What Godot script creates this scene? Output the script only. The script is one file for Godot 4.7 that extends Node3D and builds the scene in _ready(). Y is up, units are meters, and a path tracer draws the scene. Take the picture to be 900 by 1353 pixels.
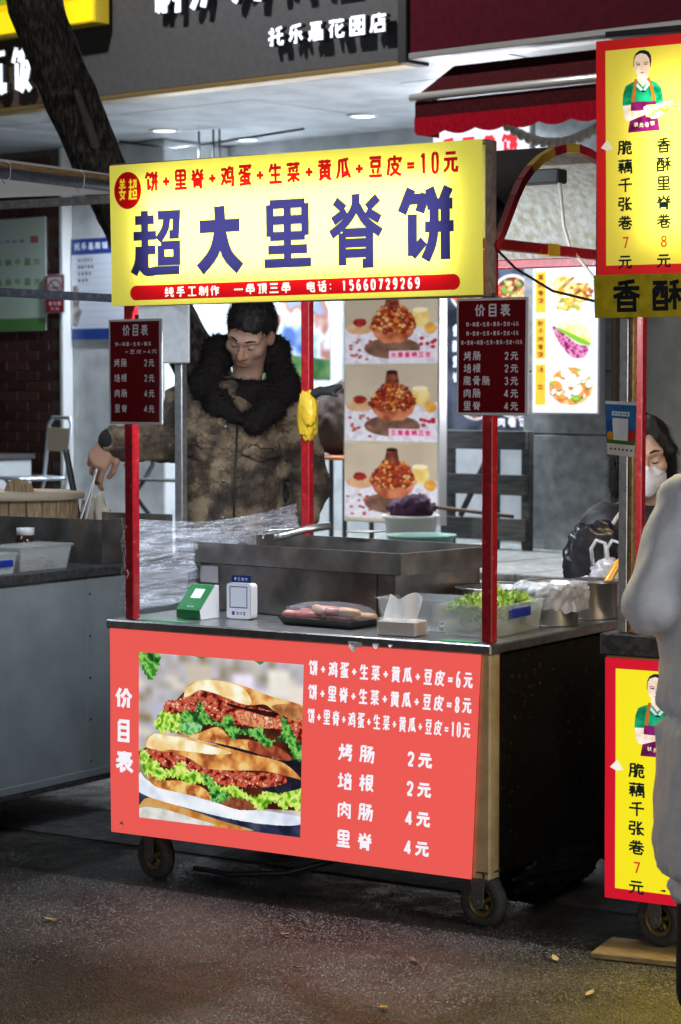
extends Node3D
# A street of night food stalls. Units are metres, y is up.
# x runs along the front of the middle cart (its front right corner is the origin), z points to the street.

const SHOP_ORIGIN := Vector3(-5.959, 0, -8.66)   # the shop row stands at its own angle behind the carts
const SHOP_TURN := -8.2

var used := {}
var mats := {}
var nz := {}
var glyph_cache := {}

# ------------------------------------------------------------------ lettering: strokes on a 100 x 100 square
var G := {
"shi": "20,2 2,34;16,16 44,16 36,34;22,36 22,90 44,72",
"ren": "30,2 4,48;18,32 18,98",
"yue": "c10,6 10,60 2,98;10,6 38,6 38,92 28,92;10,34 38,34;10,60 38,60",
"si": "24,2 5,34 24,32;34,20 3,62 40,54;2,92 40,78",
"cao": "2,12 98,12;30,2 30,22;70,2 70,22",
"huo": "8,26 12,46;40,24 32,44;c25,4 25,48 18,76 2,98;26,54 42,80",
"jin": "24,2 2,32;20,18 44,18;8,40 42,40;4,60 42,60;24,40 24,92 44,78",
"yueb": "24,54 24,98;24,54 76,54 76,96 62,96;24,68 76,68;24,82 76,82",
"yang": "50,10 88,10 54,38 96,38 90,94 78,94;66,40 44,74;82,40 56,96",
"饼": "+shi;54,2 62,20;90,2 80,20;50,24 98,24;46,54 100,54;c63,24 63,56 58,78 46,98;84,24 84,98",
"里": "14,6 86,6;14,6 14,54;86,6 86,54;14,30 86,30;14,54 86,54;50,6 50,94;10,74 90,74;2,94 98,94",
"脊": "c50,2 48,20 30,40 2,56;c52,18 70,40 98,56;10,10 28,22;6,38 32,25;92,8 72,22;96,38 70,26;+yueb",
"鸡": "c4,16 40,16 30,50 4,92;c8,36 26,60 46,88;72,0 64,12;54,12 90,12 88,46 78,46;66,24 76,34;54,12 54,58 95,58 92,94 78,92;44,76 82,76",
"蛋": "8,6 92,6 84,20;50,6 50,38;50,22 80,22;c26,18 22,32 4,46;c20,32 50,42 96,46;22,56 78,56 78,76 22,76 22,56;50,48 50,92;8,95 88,90;76,82 94,98",
"生": "26,4 6,44;22,24 92,24;50,2 50,94;16,58 86,58;2,94 98,94",
"菜": "+cao;86,26 14,34;20,38 28,52;48,38 52,50;82,36 70,52;4,62 96,62;50,54 50,100;c48,64 34,80 6,94;c52,64 68,80 94,94",
"黄": "6,10 94,10;32,0 32,24;68,0 68,24;2,28 98,28;50,28 50,42;20,42 80,42 80,78 20,78 20,42;50,42 50,78;20,60 80,60;38,84 8,98;62,84 94,98",
"瓜": "88,4 18,12;c22,10 20,56 4,96;46,10 46,86 72,76;62,62 76,86;c68,8 72,44 98,94",
"豆": "8,8 92,8;22,24 78,24 78,50 22,50 22,24;28,60 38,84;72,58 62,84;4,94 96,94",
"皮": "c12,20 12,52 2,96;12,20 94,20 84,38;52,2 52,46;26,46 80,46;c80,46 60,76 18,98;c34,54 60,82 96,98",
"元": "16,10 84,10;4,38 96,38;c36,38 32,72 4,96;64,38 64,86 72,92 90,92 94,72",
"超": "4,16 46,16;25,2 25,90;0,40 50,40;25,62 48,62;c12,56 10,80 0,98;c8,74 26,94 50,94;46,94 100,94;54,10 95,10 92,40 78,40;c74,10 70,30 54,48;60,56 94,56 94,80 60,80 60,56",
"大": "4,32 96,32;c50,2 50,36 36,72 4,98;c51,36 66,74 96,98",
"纯": "+si;46,16 96,14;52,30 52,58 92,58;92,28 92,58;72,2 72,84 78,92 94,92 96,74",
"手": "84,4 16,12;14,34 86,34;4,58 96,58;50,8 50,92 34,92",
"工": "10,10 90,10;50,10 50,90;2,90 98,90",
"制": "16,4 6,28;12,20 56,20;0,40 62,40;30,2 30,98;8,56 8,86;8,56 54,56 54,84 46,84;74,12 74,72;94,2 94,94 80,94",
"作": "+ren;52,2 36,46;48,24 98,24;60,24 60,98;60,48 92,48;60,72 92,72",
"一": "2,50 98,50",
"串": "22,10 78,10 78,32 22,32 22,10;10,44 90,44 90,70 10,70 10,44;50,0 50,100",
"顶": "2,12 44,12;26,12 26,92 12,88;48,8 98,8;72,8 66,24;54,24 92,24 92,72;54,24 54,72;c73,36 70,66 48,96;76,74 96,96",
"三": "8,10 92,10;14,48 86,48;2,90 98,90",
"电": "14,18 86,18 86,66 14,66 14,18;14,42 86,42;50,2 50,84 58,94 92,94 96,76",
"话": "10,4 26,18;2,36 24,36 24,90 40,76;88,2 48,12;40,34 98,34;68,8 68,56;50,56 88,56 88,94 50,94 50,56",
"价": "+ren;c64,2 54,24 32,46;c64,2 76,26 98,44;c54,46 52,74 38,98;78,46 78,98",
"目": "18,4 82,4 82,96 18,96 18,4;18,34 82,34;18,65 82,65",
"表": "8,12 92,12;16,28 84,28;2,46 98,46;c50,0 50,46 30,64 2,78;32,62 32,94 56,82;c52,46 66,74 98,96;88,56 70,70",
"烤": "+huo;50,14 86,14;66,0 66,34;46,34 98,34;94,6 42,66;60,52 92,48;60,52 56,68 90,68 84,96 70,94",
"肠": "+yue;+yang",
"培": "2,32 38,32;20,4 20,80;0,86 42,74;70,0 74,10;48,16 96,16;58,24 62,38;88,22 82,38;42,44 100,44;54,58 90,58 90,94 54,94 54,58",
"根": "2,28 42,28;22,2 22,98;22,34 2,72;24,40 40,58;54,6 90,6 90,46 54,46;54,26 90,26;54,6 54,92 74,80;c66,46 78,72 98,94;94,56 76,68",
"肉": "10,20 10,98;10,20 90,20 90,94 76,94;c50,2 48,26 26,54;50,24 76,50;50,52 28,86;50,54 76,82",
"脆": "+yue;62,0 46,28;60,12 84,12 76,28;46,28 98,28;c52,28 50,70 42,98;66,46 88,46 86,64 76,64;66,46 66,86 74,94 92,94 96,78",
"骨": "26,4 74,4 74,36;26,4 26,36;50,20 74,20;50,20 50,36;6,52 6,38 94,38 94,52;+yueb",
"藕": "2,10 98,10;32,0 32,20;68,0 68,20;4,32 42,32;6,44 40,44;0,56 44,56;23,22 23,100;22,58 4,84;26,60 42,76;54,26 92,26 92,52 54,52 54,26;54,39 92,39;73,26 73,84;50,100 50,62 96,62 96,96 88,98;58,86 88,80",
"千": "84,4 18,14;2,44 98,44;52,10 52,100",
"张": "4,8 38,8 38,34 8,34 6,62 38,62 34,94 16,92;84,4 56,40;44,50 98,50;58,2 58,94 78,80;c62,52 78,80 98,94",
"卷": "28,2 36,16;72,2 64,16;10,22 90,22;2,42 98,42;c50,2 44,42 4,72;c62,42 78,58 98,70;32,56 68,56 68,74 34,74;34,56 34,88 42,95 82,95 86,78",
"香": "80,2 22,10;4,26 96,26;50,6 50,52;c48,28 34,42 4,54;c52,28 66,42 96,54;22,56 78,56 78,98 22,98 22,56;22,76 78,76",
"酥": "2,10 52,10;6,28 48,28 48,96 6,96 6,28;20,10 20,40 12,56;34,10 34,54 46,54;6,74 48,74;92,6 60,14;56,36 100,36;77,10 77,100;76,40 56,76;80,42 98,72",
"姜": "28,0 36,10;72,0 64,10;12,14 88,14;18,27 82,27;50,10 50,40;4,40 96,40;2,62 98,62;44,42 26,74 78,96;76,64 62,84 12,98",
"托": "2,26 40,26;24,2 24,94 10,92;0,66 42,52;90,4 50,16;42,52 98,44;68,12 68,84 76,94 94,94 98,76",
"乐": "84,4 22,12;22,12 16,46 90,46;52,24 52,96 38,94;28,58 8,86;74,58 94,84",
"嘉": "12,8 88,8;50,0 50,20;22,20 78,20;28,29 72,29 72,40 28,40 28,29;36,42 40,50;64,42 60,50;4,54 96,54;8,68 44,68 42,96 32,94;26,58 22,78 4,98;56,70 90,70 90,94 56,94 56,70",
"花": "+cao;30,26 4,60;18,48 18,98;92,36 50,66;52,28 52,86 60,95 92,95 96,76",
"园": "8,6 92,6 92,96 8,96 8,6;30,26 70,26;20,44 80,44;42,44 38,66 22,82;60,44 60,74 66,80 82,78",
"店": "50,0 54,12;10,14 96,14;c14,14 12,60 2,98;58,24 58,56;58,38 92,38;32,58 86,58 86,94 32,94 32,58",
"锅": "+jin;56,4 90,4 90,34 56,34 56,4;48,98 48,46 96,46 96,94 86,94;72,34 70,58 54,80;74,58 88,76",
"炉": "+huo;70,0 76,12;52,18 94,18 94,46 52,46;c52,18 50,66 40,98",
"瓦": "4,10 96,10;32,10 24,90 50,78;32,38 72,38 72,84 80,92 94,90 96,74;46,52 54,66",
"饭": "+shi;92,4 52,12;c54,10 54,50 42,96;54,38 90,38;c90,38 76,70 46,98;c56,52 72,78 98,96",
"商": "50,0 50,12;4,14 96,14;32,18 38,28;68,18 62,28;10,98 10,32 90,32 90,94 80,96;40,40 28,54;60,40 72,54;30,60 70,60 70,84 30,84 30,60",
"铺": "+jin;46,16 98,16;52,34 52,98;52,34 94,34 94,92 86,94;52,52 94,52;52,70 94,70;73,2 73,98;84,2 94,10",
"状": "8,14 16,32;30,2 30,98;2,66 30,50;42,34 98,34;c70,4 68,50 36,98;70,44 98,96;84,8 94,22",
"支": "6,20 94,20;50,2 50,44;16,44 80,44;c80,44 60,74 12,98;c30,52 60,80 94,98",
"付": "+ren;38,30 98,30;80,4 80,92 66,92;50,48 60,64",
"宝": "50,0 50,10;6,26 6,14 94,14 94,26;20,36 80,36;50,36 50,90;24,60 76,60;6,92 94,92;66,68 80,80",
"信": "+ren;66,2 70,10;40,18 96,18;48,34 90,34;48,50 90,50;50,64 88,64 88,94 50,94 50,64",
"肘": "+yue;46,30 98,30;80,4 80,92 66,92;54,48 64,66",
"子": "18,10 80,10 50,34;50,34 50,92 34,92;2,50 98,50",
"汤": "8,6 26,18;2,34 20,44;4,92 28,56;+yang",
"饮": "+shi;60,2 46,38;56,22 96,22 88,40;c72,36 68,66 42,98;74,58 98,96",
"薰": "+cao;50,24 50,70;10,34 90,34;24,44 76,44 76,56 24,56 24,44;16,64 84,64;4,74 96,74;14,84 8,98;38,84 40,96;62,84 66,96;84,84 94,98",
"+": "10,50 90,50;50,14 50,86", "=": "10,36 90,36;10,66 90,66", "-": "12,50 88,50", ":": "50,28 50,40;50,70 50,82",
"0": "c50,4 20,14 14,50 20,86 50,96 80,86 86,50 80,14 50,4",
"1": "22,22 52,6 52,98", "2": "c16,28 26,8 52,4 80,14 82,34 64,58 18,92;14,94 88,94",
"3": "c16,20 34,5 62,5 80,24 70,42 46,48;c46,48 76,54 84,74 68,94 36,96 14,80", "4": "66,98 66,4 10,72 94,72",
"5": "84,6 26,6 20,46;c20,46 50,36 82,48 84,78 56,97 16,84", "6": "c78,10 46,6 22,34 18,68 30,92 60,97 82,80 80,58 58,46 30,52 18,68",
"7": "12,6 86,6 44,98", "8": "c50,4 22,16 24,36 50,48 80,64 80,86 50,97 20,86 20,64 50,48 76,36 78,16 50,4",
"9": "c20,88 52,95 78,66 82,34 70,8 42,4 18,20 20,44 44,54 70,48 82,34",
}

func strokes(ch: String) -> Array:
	if glyph_cache.has(ch):
		return glyph_cache[ch]
	var out := []
	for part in str(G.get(ch, "10,10 90,10 90,90 10,90 10,10")).split(";"):
		if part.begins_with("+") and part.length() > 1 and not part.contains(","):
			out.append_array(strokes(part.substr(1)))
			continue
		var bent: bool = part.begins_with("c")
		var pts := PackedVector2Array()
		for q in part.trim_prefix("c").split(" "):
			var xy := q.split(",")
			pts.append(Vector2(float(xy[0]), float(xy[1])) / 100.0)
		if bent and pts.size() > 2:
			var fine := PackedVector2Array()
			for i in pts.size() - 1:
				for k in 4:
					fine.append(pts[i].cubic_interpolate(pts[i + 1], pts[maxi(i - 1, 0)], pts[mini(i + 2, pts.size() - 1)], k / 4.0))
			fine.append(pts[-1])
			pts = fine
		out.append(pts)
	glyph_cache[ch] = out
	return out

func segment_quads(pts: PackedVector2Array, half: float) -> Array:
	var out := []
	for i in pts.size() - 1:
		var a := pts[i]
		var b := pts[i + 1]
		if a.distance_to(b) < 0.0001:
			continue
		var d := (b - a).normalized()
		var n := Vector2(-d.y, d.x) * half
		if i > 0:
			a -= d * half * (0.95 if absf(d.dot((pts[i] - pts[i - 1]).normalized())) < 0.5 else 0.3)
		if i < pts.size() - 2:
			b += d * half * (0.95 if absf(d.dot((pts[i + 2] - pts[i + 1]).normalized())) < 0.5 else 0.3)
		out.append(PackedVector2Array([a + n, b + n, b - n, a - n]))
	return out

# ------------------------------------------------------------------ a flat print, computed pixel by pixel
class Print:
	var im: Image
	var s := 1.0
	var g: Node
	func _init(owner_node: Node, wide: float, high: float, scale: float, paper: Color) -> void:
		g = owner_node
		s = scale
		im = Image.create(int(wide * s), int(high * s), false, Image.FORMAT_RGB8)
		im.fill(paper)
	func spans(pts: PackedVector2Array) -> Array:
		var lo := 1e9
		var hi := -1e9
		for p in pts:
			lo = minf(lo, p.y)
			hi = maxf(hi, p.y)
		var out := []
		var n := pts.size()
		for y in range(maxi(int(lo * s), 0), mini(int(hi * s) + 1, im.get_height())):
			var yy := (y + 0.5) / s
			var xs := []
			for i in n:
				var a := pts[i]
				var b := pts[(i + 1) % n]
				if (a.y <= yy) != (b.y <= yy):
					xs.append((a.x + (yy - a.y) / (b.y - a.y) * (b.x - a.x)) * s)
			xs.sort()
			for k in range(0, xs.size() - 1, 2):
				var x0 := maxi(int(xs[k] + 0.5), 0)
				var x1 := mini(int(xs[k + 1] + 0.5), im.get_width())
				if x1 > x0:
					out.append(Vector3i(y, x0, x1))
		return out
	func poly(pts: PackedVector2Array, c: Color) -> void:
		for q in spans(pts):
			im.fill_rect(Rect2i(q.y, q.x, q.z - q.y, 1), c)
	func oval(cx: float, cy: float, rx: float, ry: float, c: Color, turn := 0.0) -> void:
		poly(round_pts(cx, cy, rx, ry, turn), c)
	func round_pts(cx: float, cy: float, rx: float, ry: float, turn := 0.0, wob := 0.0, sd := 0) -> PackedVector2Array:
		var p := PackedVector2Array()
		for i in 40:
			var a := TAU * i / 40.0
			var k := 1.0 + wob * (sin(a * 5 + sd) + sin(a * 9 + sd * 2.3) + sin(a * 3 + sd * 1.7)) / 3.0
			p.append(Vector2(cx, cy) + Vector2(cos(a) * rx * k, sin(a) * ry * k).rotated(turn))
		return p
	func rect(x: float, y: float, w: float, h: float, c: Color) -> void:
		im.fill_rect(Rect2i(int(x * s), int(y * s), int(w * s), int(h * s)), c)
	# a patch of pictured food or cloth: noise picks between the colours of a ramp
	func patch(pts: PackedVector2Array, ramp: Array, freq: float, sd: int, tilt := Vector2.ZERO) -> void:
		var n := FastNoiseLite.new()
		n.seed = sd
		n.frequency = freq / s
		n.fractal_octaves = 3
		var top := ramp.size() - 1
		var w := im.get_width()
		var h := im.get_height()
		for q in spans(pts):
			for x in range(q.y, q.z):
				var v := clampf(n.get_noise_2d(x, q.x) * 1.1 + 0.5 + tilt.x * (x / float(w) - 0.5) + tilt.y * (q.x / float(h) - 0.5), 0.0, 0.999) * top
				var i := int(v)
				im.set_pixel(x, q.x, ramp[i].lerp(ramp[i + 1], v - i))
	# a rounded outline through the points, frilled by a wave of the given height and length
	func curve(pts: PackedVector2Array, frill := 0.0, length := 12.0, sd := 0.0) -> PackedVector2Array:
		var out := PackedVector2Array()
		var n := pts.size()
		var run := sd
		for i in n:
			var a := pts[i]
			var b := pts[(i + 1) % n]
			var steps := clampi(int(a.distance_to(b) / 4.0), 2, 14)
			for k in steps:
				var f := k / float(steps)
				var q := a.cubic_interpolate(b, pts[(i + n - 1) % n], pts[(i + 2) % n], f)
				if frill > 0.0:
					var d := (b - a).normalized()
					q += Vector2(-d.y, d.x) * frill * (sin(run / length * TAU) + 0.5 * sin(run / length * 1.7 * TAU + 1.3))
				run += a.distance_to(b) / steps
				out.append(q)
		return out
	# heaped pieces inside an outline, each with its own tone and a glint
	func heap(pts: PackedVector2Array, tones: Array, count: int, size: float, sd: int, glint := 0.35) -> void:
		var r := RandomNumberGenerator.new()
		r.seed = sd
		var lo := Vector2(1e9, 1e9)
		var hi := -lo
		for p in pts:
			lo = lo.min(p)
			hi = hi.max(p)
		var put := 0
		var tries := 0
		while put < count and tries < count * 6:
			tries += 1
			var c := Vector2(r.randf_range(lo.x, hi.x), r.randf_range(lo.y, hi.y))
			if not Geometry2D.is_point_in_polygon(c, pts):
				continue
			put += 1
			var a := r.randf_range(size * 0.5, size)
			var b := a * r.randf_range(0.45, 0.8)
			var t := r.randf_range(-1.2, 1.2)
			var tone: Color = tones[r.randi() % tones.size()]
			oval(c.x, c.y + b * 0.25, a * 1.08, b * 1.1, tone.darkened(0.45), t)
			oval(c.x, c.y, a, b, tone, t)
			if r.randf() < glint:
				oval(c.x - a * 0.2, c.y - b * 0.3, a * 0.35, b * 0.25, tone.lightened(0.55), t)
	func line(pts: PackedVector2Array, wide: float, c: Color) -> void:
		for q in g.segment_quads(pts, wide / 2.0):
			poly(q, c)
	func glyph(ch: String, x: float, y: float, w: float, h: float, weight: float, c: Color) -> void:
		for st in g.strokes(ch):
			var pts := PackedVector2Array()
			var e := weight * 0.5
			for p in st:
				pts.append(Vector2(x + e + p.x * (w - 2 * e), y + e + p.y * (h - 2 * e)))
			line(pts, weight, c)
	# words laid out over a width; marks and digits are narrower than full characters
	func words(t: String, x: float, y: float, w: float, h: float, weight: float, c: Color, gap := 0.12) -> void:
		var total := 0.0
		for ch in t:
			total += wide(ch) + gap
		var u := w / (total - gap)
		for ch in t:
			var cw := wide(ch) * u
			var mark := ch in "+="
			if ch != " ":
				glyph(ch, x, y + (h * 0.24 if mark else 0.0), cw, h * (0.62 if mark else 1.0), weight, c)
			x += cw + gap * u
	func column(t: String, x: float, y: float, w: float, h: float, step: float, weight: float, c: Color) -> void:
		for ch in t:
			if ch != " ":
				glyph(ch, x, y, w, h, weight, c)
			y += step
	func wide(ch: String) -> float:
		return 0.7 if ch in "+=" else 0.4 if ch == ":" else 0.55 if ch in "0123456789" else 1.0
	# a soft, out of focus piece of a picture: noise laid down coarsely and smoothed
	func soft(x: float, y: float, w: float, h: float, ramp: Array, sd: int, cells: int, spots := []) -> void:
		var n := FastNoiseLite.new()
		n.seed = sd
		n.frequency = 0.22
		var low := Image.create(cells, cells, false, Image.FORMAT_RGB8)
		for j in cells:
			for i in cells:
				var v := clampf(n.get_noise_2d(i, j) * 1.2 + 0.5, 0.0, 0.999) * (ramp.size() - 1)
				low.set_pixel(i, j, ramp[int(v)].lerp(ramp[int(v) + 1], v - int(v)))
		for q in spots:
			low.fill_rect(Rect2i(int(q[0] * cells), int(q[1] * cells), q[2], q[3]), q[4])
		low.resize(int(w * s), int(h * s), Image.INTERPOLATE_CUBIC)
		im.blit_rect(low, Rect2i(0, 0, low.get_width(), low.get_height()), Vector2i(int(x * s), int(y * s)))
	# takes the hard edges off a pictured area, as a photograph has none
	func smooth(x: float, y: float, w: float, h: float, by: float) -> void:
		var cut := im.get_region(Rect2i(int(x * s), int(y * s), int(w * s), int(h * s)))
		var wide := cut.get_width()
		var high := cut.get_height()
		cut.resize(int(wide / by), int(high / by), Image.INTERPOLATE_BILINEAR)
		cut.resize(wide, high, Image.INTERPOLATE_CUBIC)
		im.blit_rect(cut, Rect2i(0, 0, wide, high), Vector2i(int(x * s), int(y * s)))
	func tex() -> ImageTexture:
		return ImageTexture.create_from_image(im)

# ------------------------------------------------------------------ materials
func lin(r: float, g: float, b: float) -> Color:
	return Color(r, g, b).linear_to_srgb()

func mat(called: String, c: Color, rough := 0.7, metal := 0.0) -> StandardMaterial3D:
	if mats.has(called):
		return mats[called]
	var m := StandardMaterial3D.new()
	m.resource_name = called
	m.albedo_color = c
	m.roughness = rough
	m.metallic = metal
	mats[called] = m
	return m

func noise(freq: float, sd: int, octaves := 4, kind := FastNoiseLite.TYPE_SIMPLEX_SMOOTH) -> FastNoiseLite:
	var n := FastNoiseLite.new()
	n.noise_type = kind
	n.seed = sd
	n.frequency = freq
	n.fractal_octaves = octaves
	return n

func noise_tex(freq: float, sd: int, ramp := [], size := 512, octaves := 4, kind := FastNoiseLite.TYPE_SIMPLEX_SMOOTH) -> NoiseTexture2D:
	var t := NoiseTexture2D.new()
	t.width = size
	t.height = size
	t.seamless = true
	t.noise = noise(freq, sd, octaves, kind)
	if ramp.size():
		var gr := Gradient.new()
		var offs := PackedFloat32Array()
		var cols := PackedColorArray()
		for i in ramp.size():
			offs.append(ramp[i][0])
			cols.append(ramp[i][1])
		gr.offsets = offs
		gr.colors = cols
		t.color_ramp = gr
	return t

# a surface with worn, uneven colour; scale is in repeats a metre
func worn(called: String, ramp: Array, scale: float, rough := 0.7, metal := 0.0, freq := 0.012, bump := 0.0, sd := 1, stretch := Vector3.ONE) -> StandardMaterial3D:
	if mats.has(called):
		return mats[called]
	var m := mat(called, Color.WHITE, rough, metal)
	m.albedo_texture = noise_tex(freq, sd, ramp)
	m.uv1_triplanar = true
	m.uv1_world_triplanar = true
	m.uv1_scale = stretch * scale
	if bump > 0.0:
		m.heightmap_enabled = true
		m.heightmap_scale = bump
		if not nz.has(freq):
			nz[freq] = noise_tex(freq * 3.0, 7, [], 512, 5)
		m.heightmap_texture = nz[freq]
	return m

func matte(m: StandardMaterial3D, spec := 0.15) -> StandardMaterial3D:
	m.metallic_specular = spec
	return m

# a printed sheet lit from behind (or by what stands before it, with glow 0)
func printed(called: String, t: Texture2D, glow: float, rough := 0.35, through := false) -> StandardMaterial3D:
	var m := StandardMaterial3D.new()
	m.resource_name = called
	m.albedo_texture = t
	m.albedo_color = Color(0.7, 0.7, 0.7) if glow > 0.0 else Color.WHITE
	m.roughness = rough
	if through:
		m.backlight_enabled = true
		m.backlight = Color.WHITE
	if glow > 0.0:
		m.emission_enabled = true
		m.emission = Color.BLACK
		m.emission_texture = t
		m.emission_energy_multiplier = glow
	return m

# ------------------------------------------------------------------ things and parts
func named(called: String) -> String:
	if not used.has(called):
		used[called] = 0
		return called
	used[called] += 1
	return "%s_%03d" % [called, used[called]]

func thing(called: String, label: String, category: String, at := Vector3.ZERO, turn := 0.0, group := "") -> Node3D:
	var o := Node3D.new()
	o.name = named(called)
	add_child(o, true)
	o.position = at
	o.rotation.y = deg_to_rad(turn)
	meta(o, label, category, group)
	return o

func meta(o: Node, label: String, category: String, group := "") -> void:
	o.set_meta("label", label)
	o.set_meta("category", category)
	if group:
		o.set_meta("group", group)

# a thing that belongs to the shop row: u along the facade, w out from it
func shop_at(u: float, y: float, w: float) -> Vector3:
	return SHOP_ORIGIN + Vector3(u, y, w).rotated(Vector3.UP, deg_to_rad(SHOP_TURN))

func shop_thing(called: String, label: String, category: String, u: float, y: float, w: float, group := "", turn := 0.0) -> Node3D:
	return thing(called, label, category, shop_at(u, y, w), SHOP_TURN + turn, group)

func structure(called: String, st, m: Material) -> MeshInstance3D:
	var o := part(self, called, st, m)
	o.set_meta("kind", "structure")
	return o

func part(parent: Node, called: String, st, m: Material) -> MeshInstance3D:
	var o := MeshInstance3D.new()
	o.name = named(called) if parent == self else StringName(called)
	if st is SurfaceTool:
		st.generate_normals()
		o.mesh = st.commit()
	else:
		o.mesh = st
	o.material_override = m
	parent.add_child(o, true)
	return o

func lay(parent: Node, called: String, me: Mesh, m: Material, at: Vector3, turn := Vector3.ZERO, size := Vector3.ONE) -> MeshInstance3D:
	var o := part(parent, called, me, m)
	o.position = at
	o.rotation = turn
	o.scale = size
	return o

# ------------------------------------------------------------------ shapes
func tool_(smooth := false) -> SurfaceTool:
	var st := SurfaceTool.new()
	st.begin(Mesh.PRIMITIVE_TRIANGLES)
	st.set_smooth_group(0 if smooth else -1)
	return st

# a, b, c, d run anticlockwise seen from outside
func quad(st: SurfaceTool, a: Vector3, b: Vector3, c: Vector3, d: Vector3) -> void:
	tri(st, a, b, c)
	tri(st, a, c, d)

func tri(st: SurfaceTool, a: Vector3, b: Vector3, c: Vector3) -> void:
	st.add_vertex(a)
	st.add_vertex(c)
	st.add_vertex(b)

func box(c: Vector3, size: Vector3, bevel := 0.003, st: SurfaceTool = null, t := Transform3D.IDENTITY) -> SurfaceTool:
	if st == null:
		st = tool_()
	var h := size / 2.0
	bevel = minf(bevel, minf(h.x, minf(h.y, h.z)) * 0.9)
	t = t * Transform3D(Basis(), c)
	var i := h - Vector3.ONE * bevel
	var P := func(sx, sy, sz, ax):
		var v := Vector3(sx * i.x, sy * i.y, sz * i.z)
		v[ax] = (sx if ax == 0 else sy if ax == 1 else sz) * h[ax]
		return t * v
	for s in [-1, 1]:
		var f := [[P.call(s, -1, -1, 0), P.call(s, 1, -1, 0), P.call(s, 1, 1, 0), P.call(s, -1, 1, 0)],
			[P.call(-1, s, -1, 1), P.call(-1, s, 1, 1), P.call(1, s, 1, 1), P.call(1, s, -1, 1)],
			[P.call(-1, -1, s, 2), P.call(1, -1, s, 2), P.call(1, 1, s, 2), P.call(-1, 1, s, 2)]]
		for q in f:
			if s == 1:
				quad(st, q[0], q[1], q[2], q[3])
			else:
				quad(st, q[3], q[2], q[1], q[0])
	if bevel > 0.0005:
		for s1 in [-1, 1]:
			for s2 in [-1, 1]:
				var e := [[P.call(-1, s1, s2, 1), P.call(1, s1, s2, 1), P.call(1, s1, s2, 2), P.call(-1, s1, s2, 2)],
					[P.call(s1, -1, s2, 2), P.call(s1, 1, s2, 2), P.call(s1, 1, s2, 0), P.call(s1, -1, s2, 0)],
					[P.call(s1, s2, -1, 0), P.call(s1, s2, 1, 0), P.call(s1, s2, 1, 1), P.call(s1, s2, -1, 1)]]
				for q in e:
					out_quad(st, q, t * Vector3.ZERO)
				for s3 in [-1, 1]:
					var v := [P.call(s1, s2, s3, 0), P.call(s1, s2, s3, 1), P.call(s1, s2, s3, 2)]
					if (v[1] - v[0]).cross(v[2] - v[0]).dot(v[0] - t * Vector3.ZERO) > 0:
						tri(st, v[0], v[1], v[2])
					else:
						tri(st, v[0], v[2], v[1])
	return st

func out_quad(st: SurfaceTool, q: Array, middle: Vector3) -> void:
	if (q[1] - q[0]).cross(q[2] - q[0]).dot((q[0] + q[2]) / 2.0 - middle) > 0:
		quad(st, q[0], q[1], q[2], q[3])
	else:
		quad(st, q[3], q[2], q[1], q[0])

# box from its two far corners
func slab(a: Vector3, b: Vector3, bevel := 0.003, st: SurfaceTool = null) -> SurfaceTool:
	return box((a + b) / 2.0, (b - a).abs(), bevel, st)

func bar(a: Vector3, b: Vector3, wide: float, high: float, bevel := 0.002, st: SurfaceTool = null, up := Vector3.UP) -> SurfaceTool:
	var d := (b - a).normalized()
	if absf(d.dot(up)) > 0.98:
		up = Vector3.BACK
	var x := d.cross(up).normalized()
	return box(Vector3.ZERO, Vector3(wide, high, a.distance_to(b)), bevel, st, Transform3D(Basis(x, x.cross(-d).normalized() * -1.0, d), (a + b) / 2.0))

# tube along points; r may be one radius or one for each point
func tube(pts: Array, r, sides := 10, st: SurfaceTool = null, cap := true) -> SurfaceTool:
	if st == null:
		st = tool_(true)
	var rings := []
	var x := Vector3.ZERO
	for i in pts.size():
		var d: Vector3 = (pts[mini(i + 1, pts.size() - 1)] - pts[maxi(i - 1, 0)]).normalized()
		if x == Vector3.ZERO:
			x = d.cross(Vector3.UP if absf(d.y) < 0.9 else Vector3.RIGHT).normalized()
		x = (x - d * x.dot(d)).normalized()
		var y := d.cross(x)
		var ring := []
		var rr: float = r[i] if r is Array else r
		for k in sides:
			var a := TAU * k / sides
			ring.append(pts[i] + (x * cos(a) + y * sin(a)) * rr)
		rings.append(ring)
	for i in rings.size() - 1:
		for k in sides:
			var n := (k + 1) % sides
			quad(st, rings[i][k], rings[i][n], rings[i + 1][n], rings[i + 1][k])
	if cap:
		for k in sides:
			var n := (k + 1) % sides
			tri(st, pts[0], rings[0][n], rings[0][k])
			tri(st, pts[-1], rings[-1][k], rings[-1][n])
	return st

# profile of (radius, height) turned round y
func lathe(profile: Array, segs := 32, st: SurfaceTool = null, t := Transform3D.IDENTITY, smooth := true) -> SurfaceTool:
	if st == null:
		st = tool_(smooth)
	for i in profile.size() - 1:
		var p: Vector2 = profile[i]
		var q: Vector2 = profile[i + 1]
		for k in segs:
			var a := TAU * k / segs
			var b := TAU * (k + 1) / segs
			var p0 := t * Vector3(cos(a) * p.x, p.y, sin(a) * p.x)
			var p1 := t * Vector3(cos(b) * p.x, p.y, sin(b) * p.x)
			var q0 := t * Vector3(cos(a) * q.x, q.y, sin(a) * q.x)
			var q1 := t * Vector3(cos(b) * q.x, q.y, sin(b) * q.x)
			if p.x < 0.00001:
				tri(st, p0, q0, q1)
			elif q.x < 0.00001:
				tri(st, p0, q0, p1)
			else:
				quad(st, p0, q0, q1, p1)
	return st

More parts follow.
